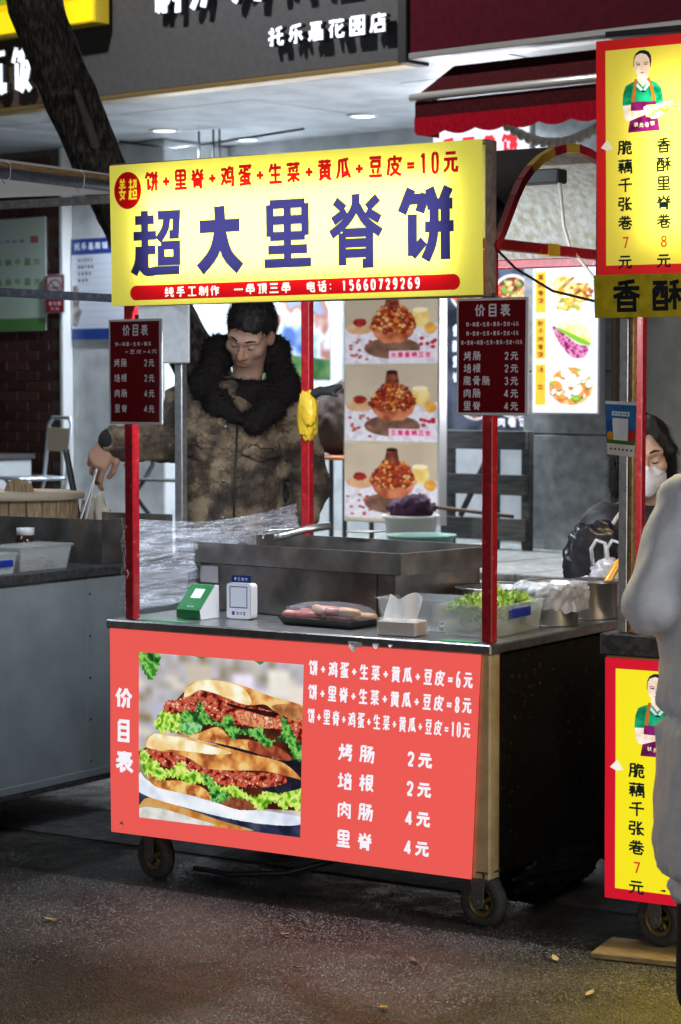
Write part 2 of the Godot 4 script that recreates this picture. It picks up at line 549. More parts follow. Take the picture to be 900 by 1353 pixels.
# outline in the xy plane pushed along z from z0 to z1
func prism(outline: PackedVector2Array, z0: float, z1: float, st: SurfaceTool = null, t := Transform3D.IDENTITY) -> SurfaceTool:
	if st == null:
		st = tool_()
	if Geometry2D.is_polygon_clockwise(outline):
		outline.reverse()
	var idx := Geometry2D.triangulate_polygon(outline)
	for i in range(0, idx.size(), 3):
		var a := outline[idx[i]]
		var b := outline[idx[i + 1]]
		var c := outline[idx[i + 2]]
		if (b - a).cross(c - a) < 0:
			var sw := b
			b = c
			c = sw
		tri(st, t * Vector3(a.x, a.y, z1), t * Vector3(b.x, b.y, z1), t * Vector3(c.x, c.y, z1))
		tri(st, t * Vector3(a.x, a.y, z0), t * Vector3(c.x, c.y, z0), t * Vector3(b.x, b.y, z0))
	var n := outline.size()
	for i in n:
		var a := outline[i]
		var b := outline[(i + 1) % n]
		quad(st, t * Vector3(a.x, a.y, z0), t * Vector3(b.x, b.y, z0), t * Vector3(b.x, b.y, z1), t * Vector3(a.x, a.y, z1))
	return st

func round_rect(w: float, h: float, r: float, steps := 4) -> PackedVector2Array:
	var p := PackedVector2Array()
	for q in [[1, 1, 0.0], [-1, 1, 0.25], [-1, -1, 0.5], [1, -1, 0.75]]:
		for k in steps + 1:
			var a: float = TAU * (q[2] + 0.25 * k / steps)
			p.append(Vector2(q[0] * (w / 2 - r) + cos(a) * r, q[1] * (h / 2 - r) + sin(a) * r))
	return p

# a printed sheet with texture coordinates, corners given as top left, top right, bottom right, bottom left
func sheet(a: Vector3, b: Vector3, c: Vector3, d: Vector3, nx := 1, ny := 1, wave := 0.0, sd := 0.0) -> ArrayMesh:
	var st := tool_(true)
	var n := (d - a).cross(b - a).normalized()
	var rows := []
	for j in ny + 1:
		var row := []
		for i in nx + 1:
			var u := i / float(nx)
			var v := j / float(ny)
			var p := a.lerp(b, u).lerp(d.lerp(c, u), v)
			p += n * wave * (sin(u * 5.1 + sd + v * 2.0) + 0.6 * sin(v * 7.3 + sd * 2.0 + u * 3.0))
			row.append([p, Vector2(u, v)])
		rows.append(row)
	for j in ny:
		for i in nx:
			for q in [[j, i], [j, i + 1], [j + 1, i + 1], [j, i], [j + 1, i + 1], [j + 1, i]]:
				st.set_uv(rows[q[0]][q[1]][1])
				st.add_vertex(rows[q[0]][q[1]][0])
	st.generate_normals()
	return st.commit()

# letters with depth; each stroke a hair prouder than the last so that no two faces share a plane
func letter(ch: String, w: float, h: float, weight: float, from: float, deep: float) -> SurfaceTool:
	var st := tool_()
	var k := 0
	for s in strokes(ch):
		var pts := PackedVector2Array()
		for p in s:
			pts.append(Vector2((p.x - 0.5) * (w - weight), (0.5 - p.y) * (h - weight)))
		for q in segment_quads(pts, weight / 2):
			prism(q, from, deep + k * 0.0002, st)
			k += 1
	return st

# short hairs standing on a mesh, leaning along a direction
func hairs(me: Mesh, count: int, length: float, wide: float, lean: Vector3, sd: int) -> SurfaceTool:
	var a := me.surface_get_arrays(0)
	var v: PackedVector3Array = a[Mesh.ARRAY_VERTEX]
	var nn: PackedVector3Array = a[Mesh.ARRAY_NORMAL]
	var st := tool_()
	var r := chance(sd)
	var tris := v.size() / 3
	for i in count:
		var k := (r.randi() % tris) * 3
		var p := v[k].lerp(v[k + 1], r.randf()).lerp(v[k + 2], r.randf() * 0.6)
		var d := (nn[k] + lean + Vector3(rnd(r, -0.6, 0.6), rnd(r, -0.6, 0.6), rnd(r, -0.6, 0.6))).normalized()
		var s := d.cross(Vector3(rnd(r, -1, 1), rnd(r, -1, 1), rnd(r, -1, 1))).normalized() * wide
		var l := length * rnd(r, 0.6, 1.2)
		st.add_vertex(p - s)
		st.add_vertex(p + s)
		st.add_vertex(p + d * l)
	return st

func rnd(r: RandomNumberGenerator, a: float, b: float) -> float:
	return r.randf_range(a, b)

func chance(sd: int) -> RandomNumberGenerator:
	var r := RandomNumberGenerator.new()
	r.seed = sd
	return r

# ------------------------------------------------------------------ bodies: tapered bones and ovals joined smoothly, meshed as surface nets
# ["c", a, b, ra, rb, k] a bone, ["e", middle, radii, k, basis] an oval; a leading - cuts it away
func flesh(prims: Array, cell: float, t := Transform3D.IDENTITY, st: SurfaceTool = null, disp = null, tint = null) -> SurfaceTool:
	if st == null:
		st = tool_(true)
	var lo := Vector3.ONE * 1e9
	var hi := -lo
	for p in prims:
		if p[0].begins_with("-"):
			continue
		var r: float = maxf(p[3], p[4]) if p[0] == "c" else maxf(p[2].x, maxf(p[2].y, p[2].z)) if p.size() > 4 else 0.0
		var rv: Vector3 = Vector3.ONE * r if p[0] == "c" or p.size() > 4 else p[2]
		lo = lo.min(p[1] - rv).min((p[2] if p[0] == "c" else p[1]) - rv)
		hi = hi.max(p[1] + rv).max((p[2] if p[0] == "c" else p[1]) + rv)
	lo -= Vector3.ONE * cell * 4
	hi += Vector3.ONE * cell * 4
	var n := Vector3i(((hi - lo) / cell).ceil()) + Vector3i.ONE
	var nx := n.x
	var nxy := n.x * n.y
	var f := PackedFloat32Array()
	f.resize(nxy * n.z)
	f.fill(0.2)
	for p in prims:
		var cut: bool = p[0].begins_with("-")
		var bone: bool = p[0].ends_with("c")
		var k: float = p[5] if bone else p[3]
		var a: Vector3 = p[1]
		var b: Vector3 = p[2] if bone else a
		var ra: float = p[3] if bone else 0.0
		var rb: float = p[4] if bone else 0.0
		var rr: Vector3 = Vector3.ONE if bone else p[2]
		var inv: Basis = p[4].inverse() if not bone and p.size() > 4 else Basis()
		var turned: bool = not bone and p.size() > 4
		var reach: Vector3 = Vector3.ONE * (maxf(ra, rb) if bone else maxf(rr.x, maxf(rr.y, rr.z))) + Vector3.ONE * (k + cell * 3)
		var i0 := Vector3i(((a.min(b) - reach - lo) / cell).floor()).clamp(Vector3i.ZERO, n - Vector3i.ONE)
		var i1 := Vector3i(((a.max(b) + reach - lo) / cell).ceil()).clamp(Vector3i.ZERO, n - Vector3i.ONE)
		var ba := b - a
		var len2 := maxf(ba.length_squared(), 1e-9)
		var ir := Vector3(1 / rr.x, 1 / rr.y, 1 / rr.z)
		for z in range(i0.z, i1.z + 1):
			for y in range(i0.y, i1.y + 1):
				var at := z * nxy + y * nx
				var q := Vector3(0, lo.y + y * cell, lo.z + z * cell)
				for x in range(i0.x, i1.x + 1):
					q.x = lo.x + x * cell
					var d: float
					if bone:
						var pa := q - a
						var h := clampf(pa.dot(ba) / len2, 0.0, 1.0)
						d = (pa - ba * h).length() - ra - (rb - ra) * h
					else:
						var e := q - a
						if turned:
							e = inv * e
						e *= ir
						var k0 := e.length()
						d = k0 * (k0 - 1.0) / maxf((e * ir).length(), 1e-6)
					var old := f[at + x]
					if cut:
						d = -d
						var h2 := maxf(k - absf(old - d), 0.0) / k
						f[at + x] = maxf(old, d) + h2 * h2 * k * 0.25
					else:
						var h2 := maxf(k - absf(old - d), 0.0) / k
						f[at + x] = minf(old, d) - h2 * h2 * k * 0.25
	if disp != null:
		var i := 0
		for z in n.z:
			for y in n.y:
				for x in n.x:
					if absf(f[i]) < 0.05:
						f[i] += disp.call(lo + Vector3(x, y, z) * cell)
					i += 1
	var id := PackedInt32Array()
	id.resize(f.size())
	id.fill(-1)
	var verts := PackedVector3Array()
	var corner := [0, 1, nx, nx + 1, nxy, nxy + 1, nxy + nx, nxy + nx + 1]
	var off := [Vector3(0, 0, 0), Vector3(1, 0, 0), Vector3(0, 1, 0), Vector3(1, 1, 0), Vector3(0, 0, 1), Vector3(1, 0, 1), Vector3(0, 1, 1), Vector3(1, 1, 1)]
	var edges := [[0, 1], [2, 3], [4, 5], [6, 7], [0, 2], [1, 3], [4, 6], [5, 7], [0, 4], [1, 5], [2, 6], [3, 7]]
	for z in n.z - 1:
		for y in n.y - 1:
			var at := z * nxy + y * nx
			for x in nx - 1:
				var i := at + x
				var f0 := f[i]
				if f0 > cell * 2.5 or f0 < -cell * 2.5:
					continue
				var inside := 0
				for c in corner:
					if f[i + c] < 0.0:
						inside += 1
				if inside == 0 or inside == 8:
					continue
				var sum := Vector3.ZERO
				var cnt := 0
				for e in edges:
					var va := f[i + corner[e[0]]]
					var vb := f[i + corner[e[1]]]
					if (va < 0.0) != (vb < 0.0):
						sum += off[e[0]].lerp(off[e[1]], va / (va - vb))
						cnt += 1
				id[i] = verts.size()
				verts.append(lo + (Vector3(x, y, z) + sum / cnt) * cell)
	var cols := PackedColorArray()
	if tint != null:
		for v in verts:
			cols.append(tint.call(v))
	var steps := [1, nx, nxy]
	for z in range(1, n.z - 1):
		for y in range(1, n.y - 1):
			var at := z * nxy + y * nx
			for x in range(1, nx - 1):
				var i := at + x
				var s0 := f[i] < 0.0
				if id[i] < 0:
					continue
				for ax in 3:
					if s0 == (f[i + steps[ax]] < 0.0):
						continue
					var u: int = steps[(ax + 1) % 3]
					var v: int = steps[(ax + 2) % 3]
					var q := [id[i], id[i - u], id[i - u - v], id[i - v]]
					if q.min() < 0:
						continue
					if not s0:
						q.reverse()
					# q runs anticlockwise seen from outside
					for w in [q[0], q[2], q[1], q[0], q[3], q[2]]:
						if cols.size():
							st.set_color(cols[w])
						st.add_vertex(t * verts[w])
	return st

func skin_mat(called: String, c: Color) -> StandardMaterial3D:
	var m := mat(called, c, 0.5)
	m.subsurf_scatter_enabled = true
	m.subsurf_scatter_strength = 0.12
	m.vertex_color_use_as_albedo = true
	return m

# a head about 0.235 m high round its own origin, the face towards +z
func head_bones(neck_to: Vector3) -> Array:
	var p := [
		["e", Vector3(0, 0.035, -0.015), Vector3(0.076, 0.083, 0.094), 0.02],
		["e", Vector3(0, -0.03, 0.018), Vector3(0.067, 0.088, 0.071), 0.03],
		["e", Vector3(0, -0.085, 0.03), Vector3(0.047, 0.032, 0.045), 0.03],
		["e", Vector3(0, -0.103, 0.058), Vector3(0.02, 0.016, 0.018), 0.02],
		["c", Vector3(0, 0.016, 0.084), Vector3(0, -0.03, 0.106), 0.008, 0.013, 0.014],
		["e", Vector3(0, -0.06, 0.074), Vector3(0.03, 0.028, 0.02), 0.02],
		["c", Vector3(0, -0.09, -0.02), neck_to, 0.052, 0.058, 0.03],
	]
	for s in [-1, 1]:
		p.append(["e", Vector3(s * 0.013, -0.036, 0.096), Vector3(0.009, 0.008, 0.01), 0.008])
		p.append(["c", Vector3(s * 0.014, 0.026, 0.084), Vector3(s * 0.05, 0.026, 0.067), 0.011, 0.01, 0.015])
		p.append(["e", Vector3(s * 0.046, -0.022, 0.06), Vector3(0.022, 0.02, 0.02), 0.025])
		p.append(["-e", Vector3(s * 0.032, 0.003, 0.096), Vector3(0.018, 0.011, 0.016), 0.012])
		p.append(["e", Vector3(s * 0.032, 0.002, 0.073), Vector3(0.0145, 0.011, 0.0135), 0.005])
		p.append(["e", Vector3(s * 0.077, -0.008, -0.008), Vector3(0.011, 0.031, 0.019), 0.006, Basis(Vector3.UP, s * -0.35)])
		p.append(["-e", Vector3(s * 0.088, -0.004, 0.0), Vector3(0.006, 0.017, 0.009), 0.005])
	p.append(["c", Vector3(-0.02, -0.066, 0.089), Vector3(0.02, -0.066, 0.089), 0.0045, 0.0045, 0.006])
	p.append(["c", Vector3(-0.016, -0.076, 0.088), Vector3(0.016, -0.076, 0.088), 0.006, 0.006, 0.006])
	p.append(["-c", Vector3(-0.024, -0.0705, 0.094), Vector3(0.024, -0.0705, 0.094), 0.002, 0.002, 0.003])
	return p

func face_tint(v: Vector3) -> Color:
	if v.z > 0.078 and absf(v.x) < 0.026 and v.y < -0.06 and v.y > -0.084:
		return Color(0.82, 0.6, 0.58)
	if v.z > 0.07 and v.y < -0.085 or v.z > 0.07 and absf(v.y + 0.055) < 0.01:
		return Color(0.86, 0.86, 0.88)
	if absf(v.x) > 0.07 or v.z > 0.095:
		return Color(1.0, 0.86, 0.82)
	return Color.WHITE

func brow_mesh(eyes_down := true) -> SurfaceTool:
	var st := tool_(true)
	for s in [-1, 1]:
		tube([Vector3(s * 0.014, 0.03, 0.094), Vector3(s * 0.03, 0.036, 0.0895), Vector3(s * 0.052, 0.03, 0.073)], [0.0028, 0.0038, 0.0015], 6, st)
		tube([Vector3(s * 0.02, -0.003, 0.083), Vector3(s * 0.032, -0.0055, 0.0865), Vector3(s * 0.045, -0.002, 0.0775)], 0.0016, 5, st)
	return st

# five fingers, each its own chain rooted in the palm; the hand lies in its own axes with the wrist at the origin,
# fingers towards +y, the palm facing +z and the thumb on the +x side when side is 1
func hand_bones(side: float, curl: Array) -> Array:
	var p := [
		["c", Vector3(0, -0.015, 0), Vector3(0, 0.0, 0), 0.027, 0.025, 0.02],
		["c", Vector3(side * 0.018, 0.02, 0), Vector3(side * 0.026, 0.075, 0), 0.017, 0.013, 0.02],
		["c", Vector3(side * 0.004, 0.02, 0), Vector3(side * 0.006, 0.08, -0.002), 0.018, 0.013, 0.02],
		["c", Vector3(side * -0.012, 0.02, 0), Vector3(side * -0.014, 0.076, 0), 0.017, 0.013, 0.02],
		["c", Vector3(side * -0.02, 0.02, 0), Vector3(side * -0.032, 0.068, 0), 0.014, 0.011, 0.02],
	]
	var roots := [Vector3(side * 0.028, 0.082, 0), Vector3(side * 0.008, 0.088, -0.001), Vector3(side * -0.013, 0.083, 0), Vector3(side * -0.032, 0.072, 0)]
	var lens := [0.042, 0.046, 0.042, 0.033]
	for i in 4:
		var at: Vector3 = roots[i]
		var bend := 0.0
		var len: float = lens[i]
		for j in 3:
			bend += curl[i]
			var to := at + Vector3(side * (0.06 - 0.05 * i), cos(bend), sin(bend)).normalized() * len
			p.append(["c", at, to, 0.0092 - 0.001 * j, 0.0085 - 0.001 * j, 0.004])
			at = to
			len *= 0.66
	p.append(["c", Vector3(side * 0.018, 0.012, 0.008), Vector3(side * 0.042, 0.045, 0.02), 0.014, 0.011, 0.012])
	p.append(["c", Vector3(side * 0.042, 0.045, 0.02), Vector3(side * 0.044, 0.078, 0.034), 0.0105, 0.0095, 0.004])
	p.append(["c", Vector3(side * 0.044, 0.078, 0.034), Vector3(side * 0.036, 0.1, 0.044), 0.0092, 0.008, 0.004])
	return p

# ------------------------------------------------------------------ the scene
func _ready() -> void:
	set_up_camera_and_air()
	street_lighting()
	ground()
	shop_row()
	shop_signs()
	shop_clutter()
	tree()
	middle_cart()
	counter_goods()
	left_cart()
	right_cart()
	vendor()
	masked_woman()
	passer_by()
	litter()

func set_up_camera_and_air() -> void:
	var cam := Camera3D.new()
	cam.name = "camera"
	cam.position = Vector3(2.885, 1.44, 5.284)
	cam.rotation_degrees = Vector3(-3.07, 32.4, 0)
	cam.fov = 25.33
	cam.near = 0.05
	cam.far = 200.0
	var lens := CameraAttributesPhysical.new()
	lens.frustum_focal_length = 53.4
	lens.frustum_focus_distance = 6.25
	lens.frustum_near = 0.05
	lens.frustum_far = 200.0
	lens.exposure_aperture = 4.8
	cam.attributes = lens
	add_child(cam)
	cam.fov = 25.33
	cam.current = true
	var env := Environment.new()
	env.background_mode = Environment.BG_SKY
	var sky := Sky.new()
	var sm := ProceduralSkyMaterial.new()
	sm.sky_top_color = lin(0.003, 0.0035, 0.006)
	sm.sky_horizon_color = lin(0.014, 0.0135, 0.016)
	sm.ground_bottom_color = lin(0.008, 0.008, 0.008)
	sm.ground_horizon_color = lin(0.02, 0.02, 0.02)
	sky.sky_material = sm
	env.sky = sky
	env.tonemap_mode = Environment.TONE_MAPPER_LINEAR
	env.tonemap_exposure = 1.0
	env.sdfgi_enabled = true
	env.ssao_enabled = true
	env.ssil_enabled = true
	var we := WorldEnvironment.new()
	we.name = "air"
	we.environment = env
	add_child(we)

func area_light(parent: Node, at: Vector3, towards: Vector3, size: Vector2, c: Color, energy: float) -> void:
	var l := AreaLight3D.new()
	l.name = "glow"
	l.area_size = size
	l.light_color = c
	l.light_energy = energy
	l.shadow_enabled = true
	l.area_range = 40.0
	parent.add_child(l, true)
	l.position = at
	var up := Vector3.UP if absf(towards.normalized().y) < 0.95 else Vector3.BACK
	l.basis = Basis.looking_at(towards, up)

func omni(parent: Node, at: Vector3, c: Color, energy: float, size := 0.05) -> void:
	var l := OmniLight3D.new()
	l.name = "glow"
	l.light_color = c
	l.light_energy = energy
	l.light_size = size
	l.omni_range = 40.0
	l.omni_attenuation = 2.0
	l.shadow_enabled = true
	parent.add_child(l, true)
	l.position = at

func spot(parent: Node, at: Vector3, towards: Vector3, c: Color, energy: float, angle := 70.0, size := 0.05) -> void:
	var l := SpotLight3D.new()
	l.name = "glow"
	l.light_color = c
	l.light_energy = energy
	l.light_size = size
	l.spot_angle = angle
	l.spot_angle_attenuation = 0.6
	l.spot_range = 40.0
	l.spot_attenuation = 2.0
	l.shadow_enabled = true
	parent.add_child(l, true)
	l.position = at
	l.basis = Basis.looking_at(towards, Vector3.UP if absf(towards.normalized().y) < 0.95 else Vector3.BACK)

# unseen sources out of view, placed for their light: a street lamp and lit stalls
func street_lighting() -> void:
	var grey := mat("lamp pole paint", lin(0.15, 0.16, 0.16), 0.5, 0.6)
	var t := thing("unseen_street_lamp", "unseen grey street lamp out of view at left, placed to light the fascia and the road", "lamp", Vector3(-5.6, 0, -4.2), 0)  # out of view, placed to light fascia, tree and the road before the carts
	part(t, "pole", lathe([Vector2(0.0, 0.0), Vector2(0.14, 0.0), Vector2(0.14, 0.03), Vector2(0.08, 0.06), Vector2(0.055, 6.2), Vector2(0.0, 6.2)], 20), grey)
	part(t, "arm", tube([Vector3(0, 6.0, 0), Vector3(0.05, 6.3, 0.2), Vector3(0.3, 6.4, 0.8), Vector3(0.45, 6.4, 1.2)], 0.035), grey)
	part(t, "lamp_head", box(Vector3(0.5, 6.4, 1.5), Vector3(0.3, 0.09, 0.7), 0.03), grey)
	var glow := mat("street lamp glass", lin(0.9, 0.85, 0.75), 0.3)
	glow.emission_enabled = true
	glow.emission = Color(1.0, 0.93, 0.83)
	glow.emission_energy_multiplier = 8.0
	part(t, "lamp_glass", box(Vector3(0.5, 6.345, 1.5), Vector3(0.2, 0.02, 0.5), 0.005), glow)
	spot(t, Vector3(0.5, 6.3, 1.5), Vector3(0.25, -1, 0.1), Color(0.98, 0.97, 0.96), 40.0, 78.0, 0.14)
	unseen_lit_stall("unseen small stall with a white light box, placed out of view to light the customer and cart fronts", Vector3(0.5, 0, 5.9), 178, 5.0)
	unseen_lit_stall("unseen small stall with a white light box, placed out of view to light the right sides of posts and carts", Vector3(5.6, 0, 1.0), 268, 12.0)

func unseen_lit_stall(label: String, at: Vector3, turn: float, energy: float) -> void:
	var s := thing("unseen_stall", label, "stall", at, turn, "unseen stalls placed for their light")
	var steel := mat("stall steel", lin(0.45, 0.45, 0.46), 0.4, 0.8)
	part(s, "body", slab(Vector3(-0.6, 0.1, -0.7), Vector3(0.6, 0.8, 0), 0.01), steel)
	for x in [-0.57, 0.57]:
		for z in [-0.03, -0.67]:
			part(s, "post", slab(Vector3(x - 0.02, 0.8, z - 0.02), Vector3(x + 0.02, 1.6, z + 0.02)), steel)
	part(s, "sign_box", slab(Vector3(-0.65, 1.6, -0.1), Vector3(0.65, 2.2, 0), 0.01), steel)
	var face := mat("stall light box", lin(0.8, 0.8, 0.8), 0.4)
	face.emission_enabled = true
	face.emission = Color(0.97, 0.98, 1.0)
	face.emission_energy_multiplier = 1.2
	part(s, "sign_face", slab(Vector3(-0.62, 1.63, 0.001), Vector3(0.62, 2.17, 0.008), 0.002), face)
	area_light(s, Vector3(0, 1.9, 0.02), Vector3(0, 0, 1), Vector2(1.24, 0.54), Color(0.97, 0.98, 1.0), energy)

# ------------------------------------------------------------------ ground
func ground() -> void:
	var m := mat("asphalt", Color.WHITE, 0.62)
	m.metallic_specular = 0.5
	m.albedo_texture = noise_tex(0.09, 11, [[0.2, lin(0.016, 0.015, 0.014)], [0.42, lin(0.035, 0.033, 0.03)], [0.52, lin(0.06, 0.056, 0.05)], [0.62, lin(0.12, 0.112, 0.1)], [0.8, lin(0.25, 0.235, 0.21)]], 1024, 3)
	m.uv1_triplanar = true
	m.uv1_world_triplanar = true
	m.uv1_scale = Vector3.ONE * 1.5
	m.heightmap_enabled = true
	m.heightmap_scale = 1.1
	m.heightmap_texture = noise_tex(0.11, 12, [], 1024, 4)
	m.roughness_texture = noise_tex(0.01, 18, [[0.2, Color(0.55, 0.55, 0.55)], [0.8, Color(1, 1, 1)]], 512, 4)
	m.detail_enabled = true
	m.detail_blend_mode = BaseMaterial3D.BLEND_MODE_MUL
	m.detail_uv_layer = BaseMaterial3D.DETAIL_UV_2
	m.detail_albedo = noise_tex(0.012, 15, [[0.3, Color(0.42, 0.4, 0.38)], [0.42, Color(0.7, 0.68, 0.65)], [0.55, Color(0.88, 0.86, 0.82)], [0.72, Color(1, 1, 1)]], 512, 5)
	m.uv2_triplanar = true
	m.uv2_world_triplanar = true
	m.uv2_scale = Vector3.ONE * 0.37
	var st := tool_()
	quad(st, Vector3(-60, 0, 60), Vector3(60, 0, 60), Vector3(60, 0, -60), Vector3(-60, 0, -60))
	structure("road", st, m)
	# the stones of the road surface, proud of the binder, near enough to be told apart
	var stone := SurfaceTool.new()
	stone.begin(Mesh.PRIMITIVE_TRIANGLES)
	stone.set_smooth_group(-1)
	var ring := []
	for k in 6:
		ring.append(Vector3(cos(TAU * k / 6.0) * (1.0 if k % 2 == 0 else 0.8), 0.0, sin(TAU * k / 6.0) * (0.85 if k % 3 == 0 else 1.0)))
	for k in 6:
		tri(stone, Vector3(0.1, 0.42, -0.05), ring[(k + 1) % 6], ring[k])
	stone.generate_normals()
	var wear := noise(1.4, 78, 4)
	var gm := MultiMesh.new()
	gm.transform_format = MultiMesh.TRANSFORM_3D
	gm.use_colors = true
	gm.mesh = stone.commit()
	var r := chance(77)
	gm.instance_count = 220000
	for i in gm.instance_count:
		var near := i % 3 != 0
		var at := Vector3(rnd(r, -3.2, 2.0), -0.0005, rnd(r, -0.1, 2.4)) if near else Vector3(rnd(r, -4.0, 2.4), -0.0005, rnd(r, -1.6, 2.4))
		var size := rnd(r, 0.0024, 0.006)
		var bs := Basis(Vector3.UP, rnd(r, 0, TAU)) * Basis(Vector3.RIGHT, rnd(r, -0.35, 0.35)) * Basis(Vector3.BACK, rnd(r, -0.35, 0.35))
		gm.set_instance_transform(i, Transform3D(bs.scaled(Vector3.ONE * size), at))
		var g := rnd(r, 0.015, 0.09) * (1.7 if r.randf() < 0.1 else 1.0)
		g *= clampf(0.95 + 1.3 * wear.get_noise_2d(at.x, at.z), 0.35, 1.5)   # oily and worn patches of the road
		gm.set_instance_color(i, Color(g * 1.05, g, g * 0.92))
	var grit := MultiMeshInstance3D.new()
	grit.name = "road_grit"
	grit.multimesh = gm
	var gmat := mat("road stones", Color.WHITE, 0.5)
	gmat.vertex_color_use_as_albedo = true
	grit.material_override = gmat
	grit.set_meta("kind", "stuff")
	meta(grit, "small stones set in the dark asphalt before the carts", "grit")
	add_child(grit)
	# a lighter patch of concrete under the middle cart
	var c := worn("concrete patch", [[0.2, lin(0.05, 0.05, 0.052)], [0.5, lin(0.075, 0.075, 0.077)], [0.8, lin(0.11, 0.11, 0.11)]], 0.8, 0.8, 0.0, 0.03, 0.15, 21)
	var st2 := tool_()
	quad(st2, Vector3(-3.4, 0.004, -0.42), Vector3(0.35, 0.004, -0.36), Vector3(0.3, 0.004, -0.78), Vector3(-3.4, 0.004, -0.86))
	structure("gutter", st2, c)
	# raised pavement with steps in front of the shops, cut to slabs
	var slab_a := worn("paving", [[0.2, lin(0.13, 0.14, 0.13)], [0.5, lin(0.2, 0.21, 0.2)], [0.8, lin(0.28, 0.28, 0.27)]], 0.9, 0.6, 0.0, 0.02, 0.1, 23)
	var base := Node3D.new()
	base.name = "pavement"
	base.set_meta("kind", "structure")
	add_child(base)
	base.position = SHOP_ORIGIN
	base.rotation.y = deg_to_rad(SHOP_TURN)
	part(base, "core", slab(Vector3(-14, -0.2, -1.0), Vector3(9, 0.38, 2.58), 0.01), slab_a)
	part(base, "step", slab(Vector3(-14, -0.2, 2.6), Vector3(9, 0.2, 3.1), 0.012), slab_a)
	part(base, "kerb", slab(Vector3(-14, -0.2, 4.6), Vector3(9, 0.1, 4.78), 0.02), slab_a)
	var tile_mesh := box(Vector3.ZERO, Vector3(0.592, 0.04, 0.592), 0.006)
	tile_mesh.generate_normals()
	var tm := tile_mesh.commit()
	r = chance(5)
	for i in range(-8, 10):
		for j in 4:
			lay(base, "paving_slab", tm, slab_a, Vector3(i * 0.6, 0.4 + rnd(r, -0.002, 0.002), 0.28 + j * 0.6))

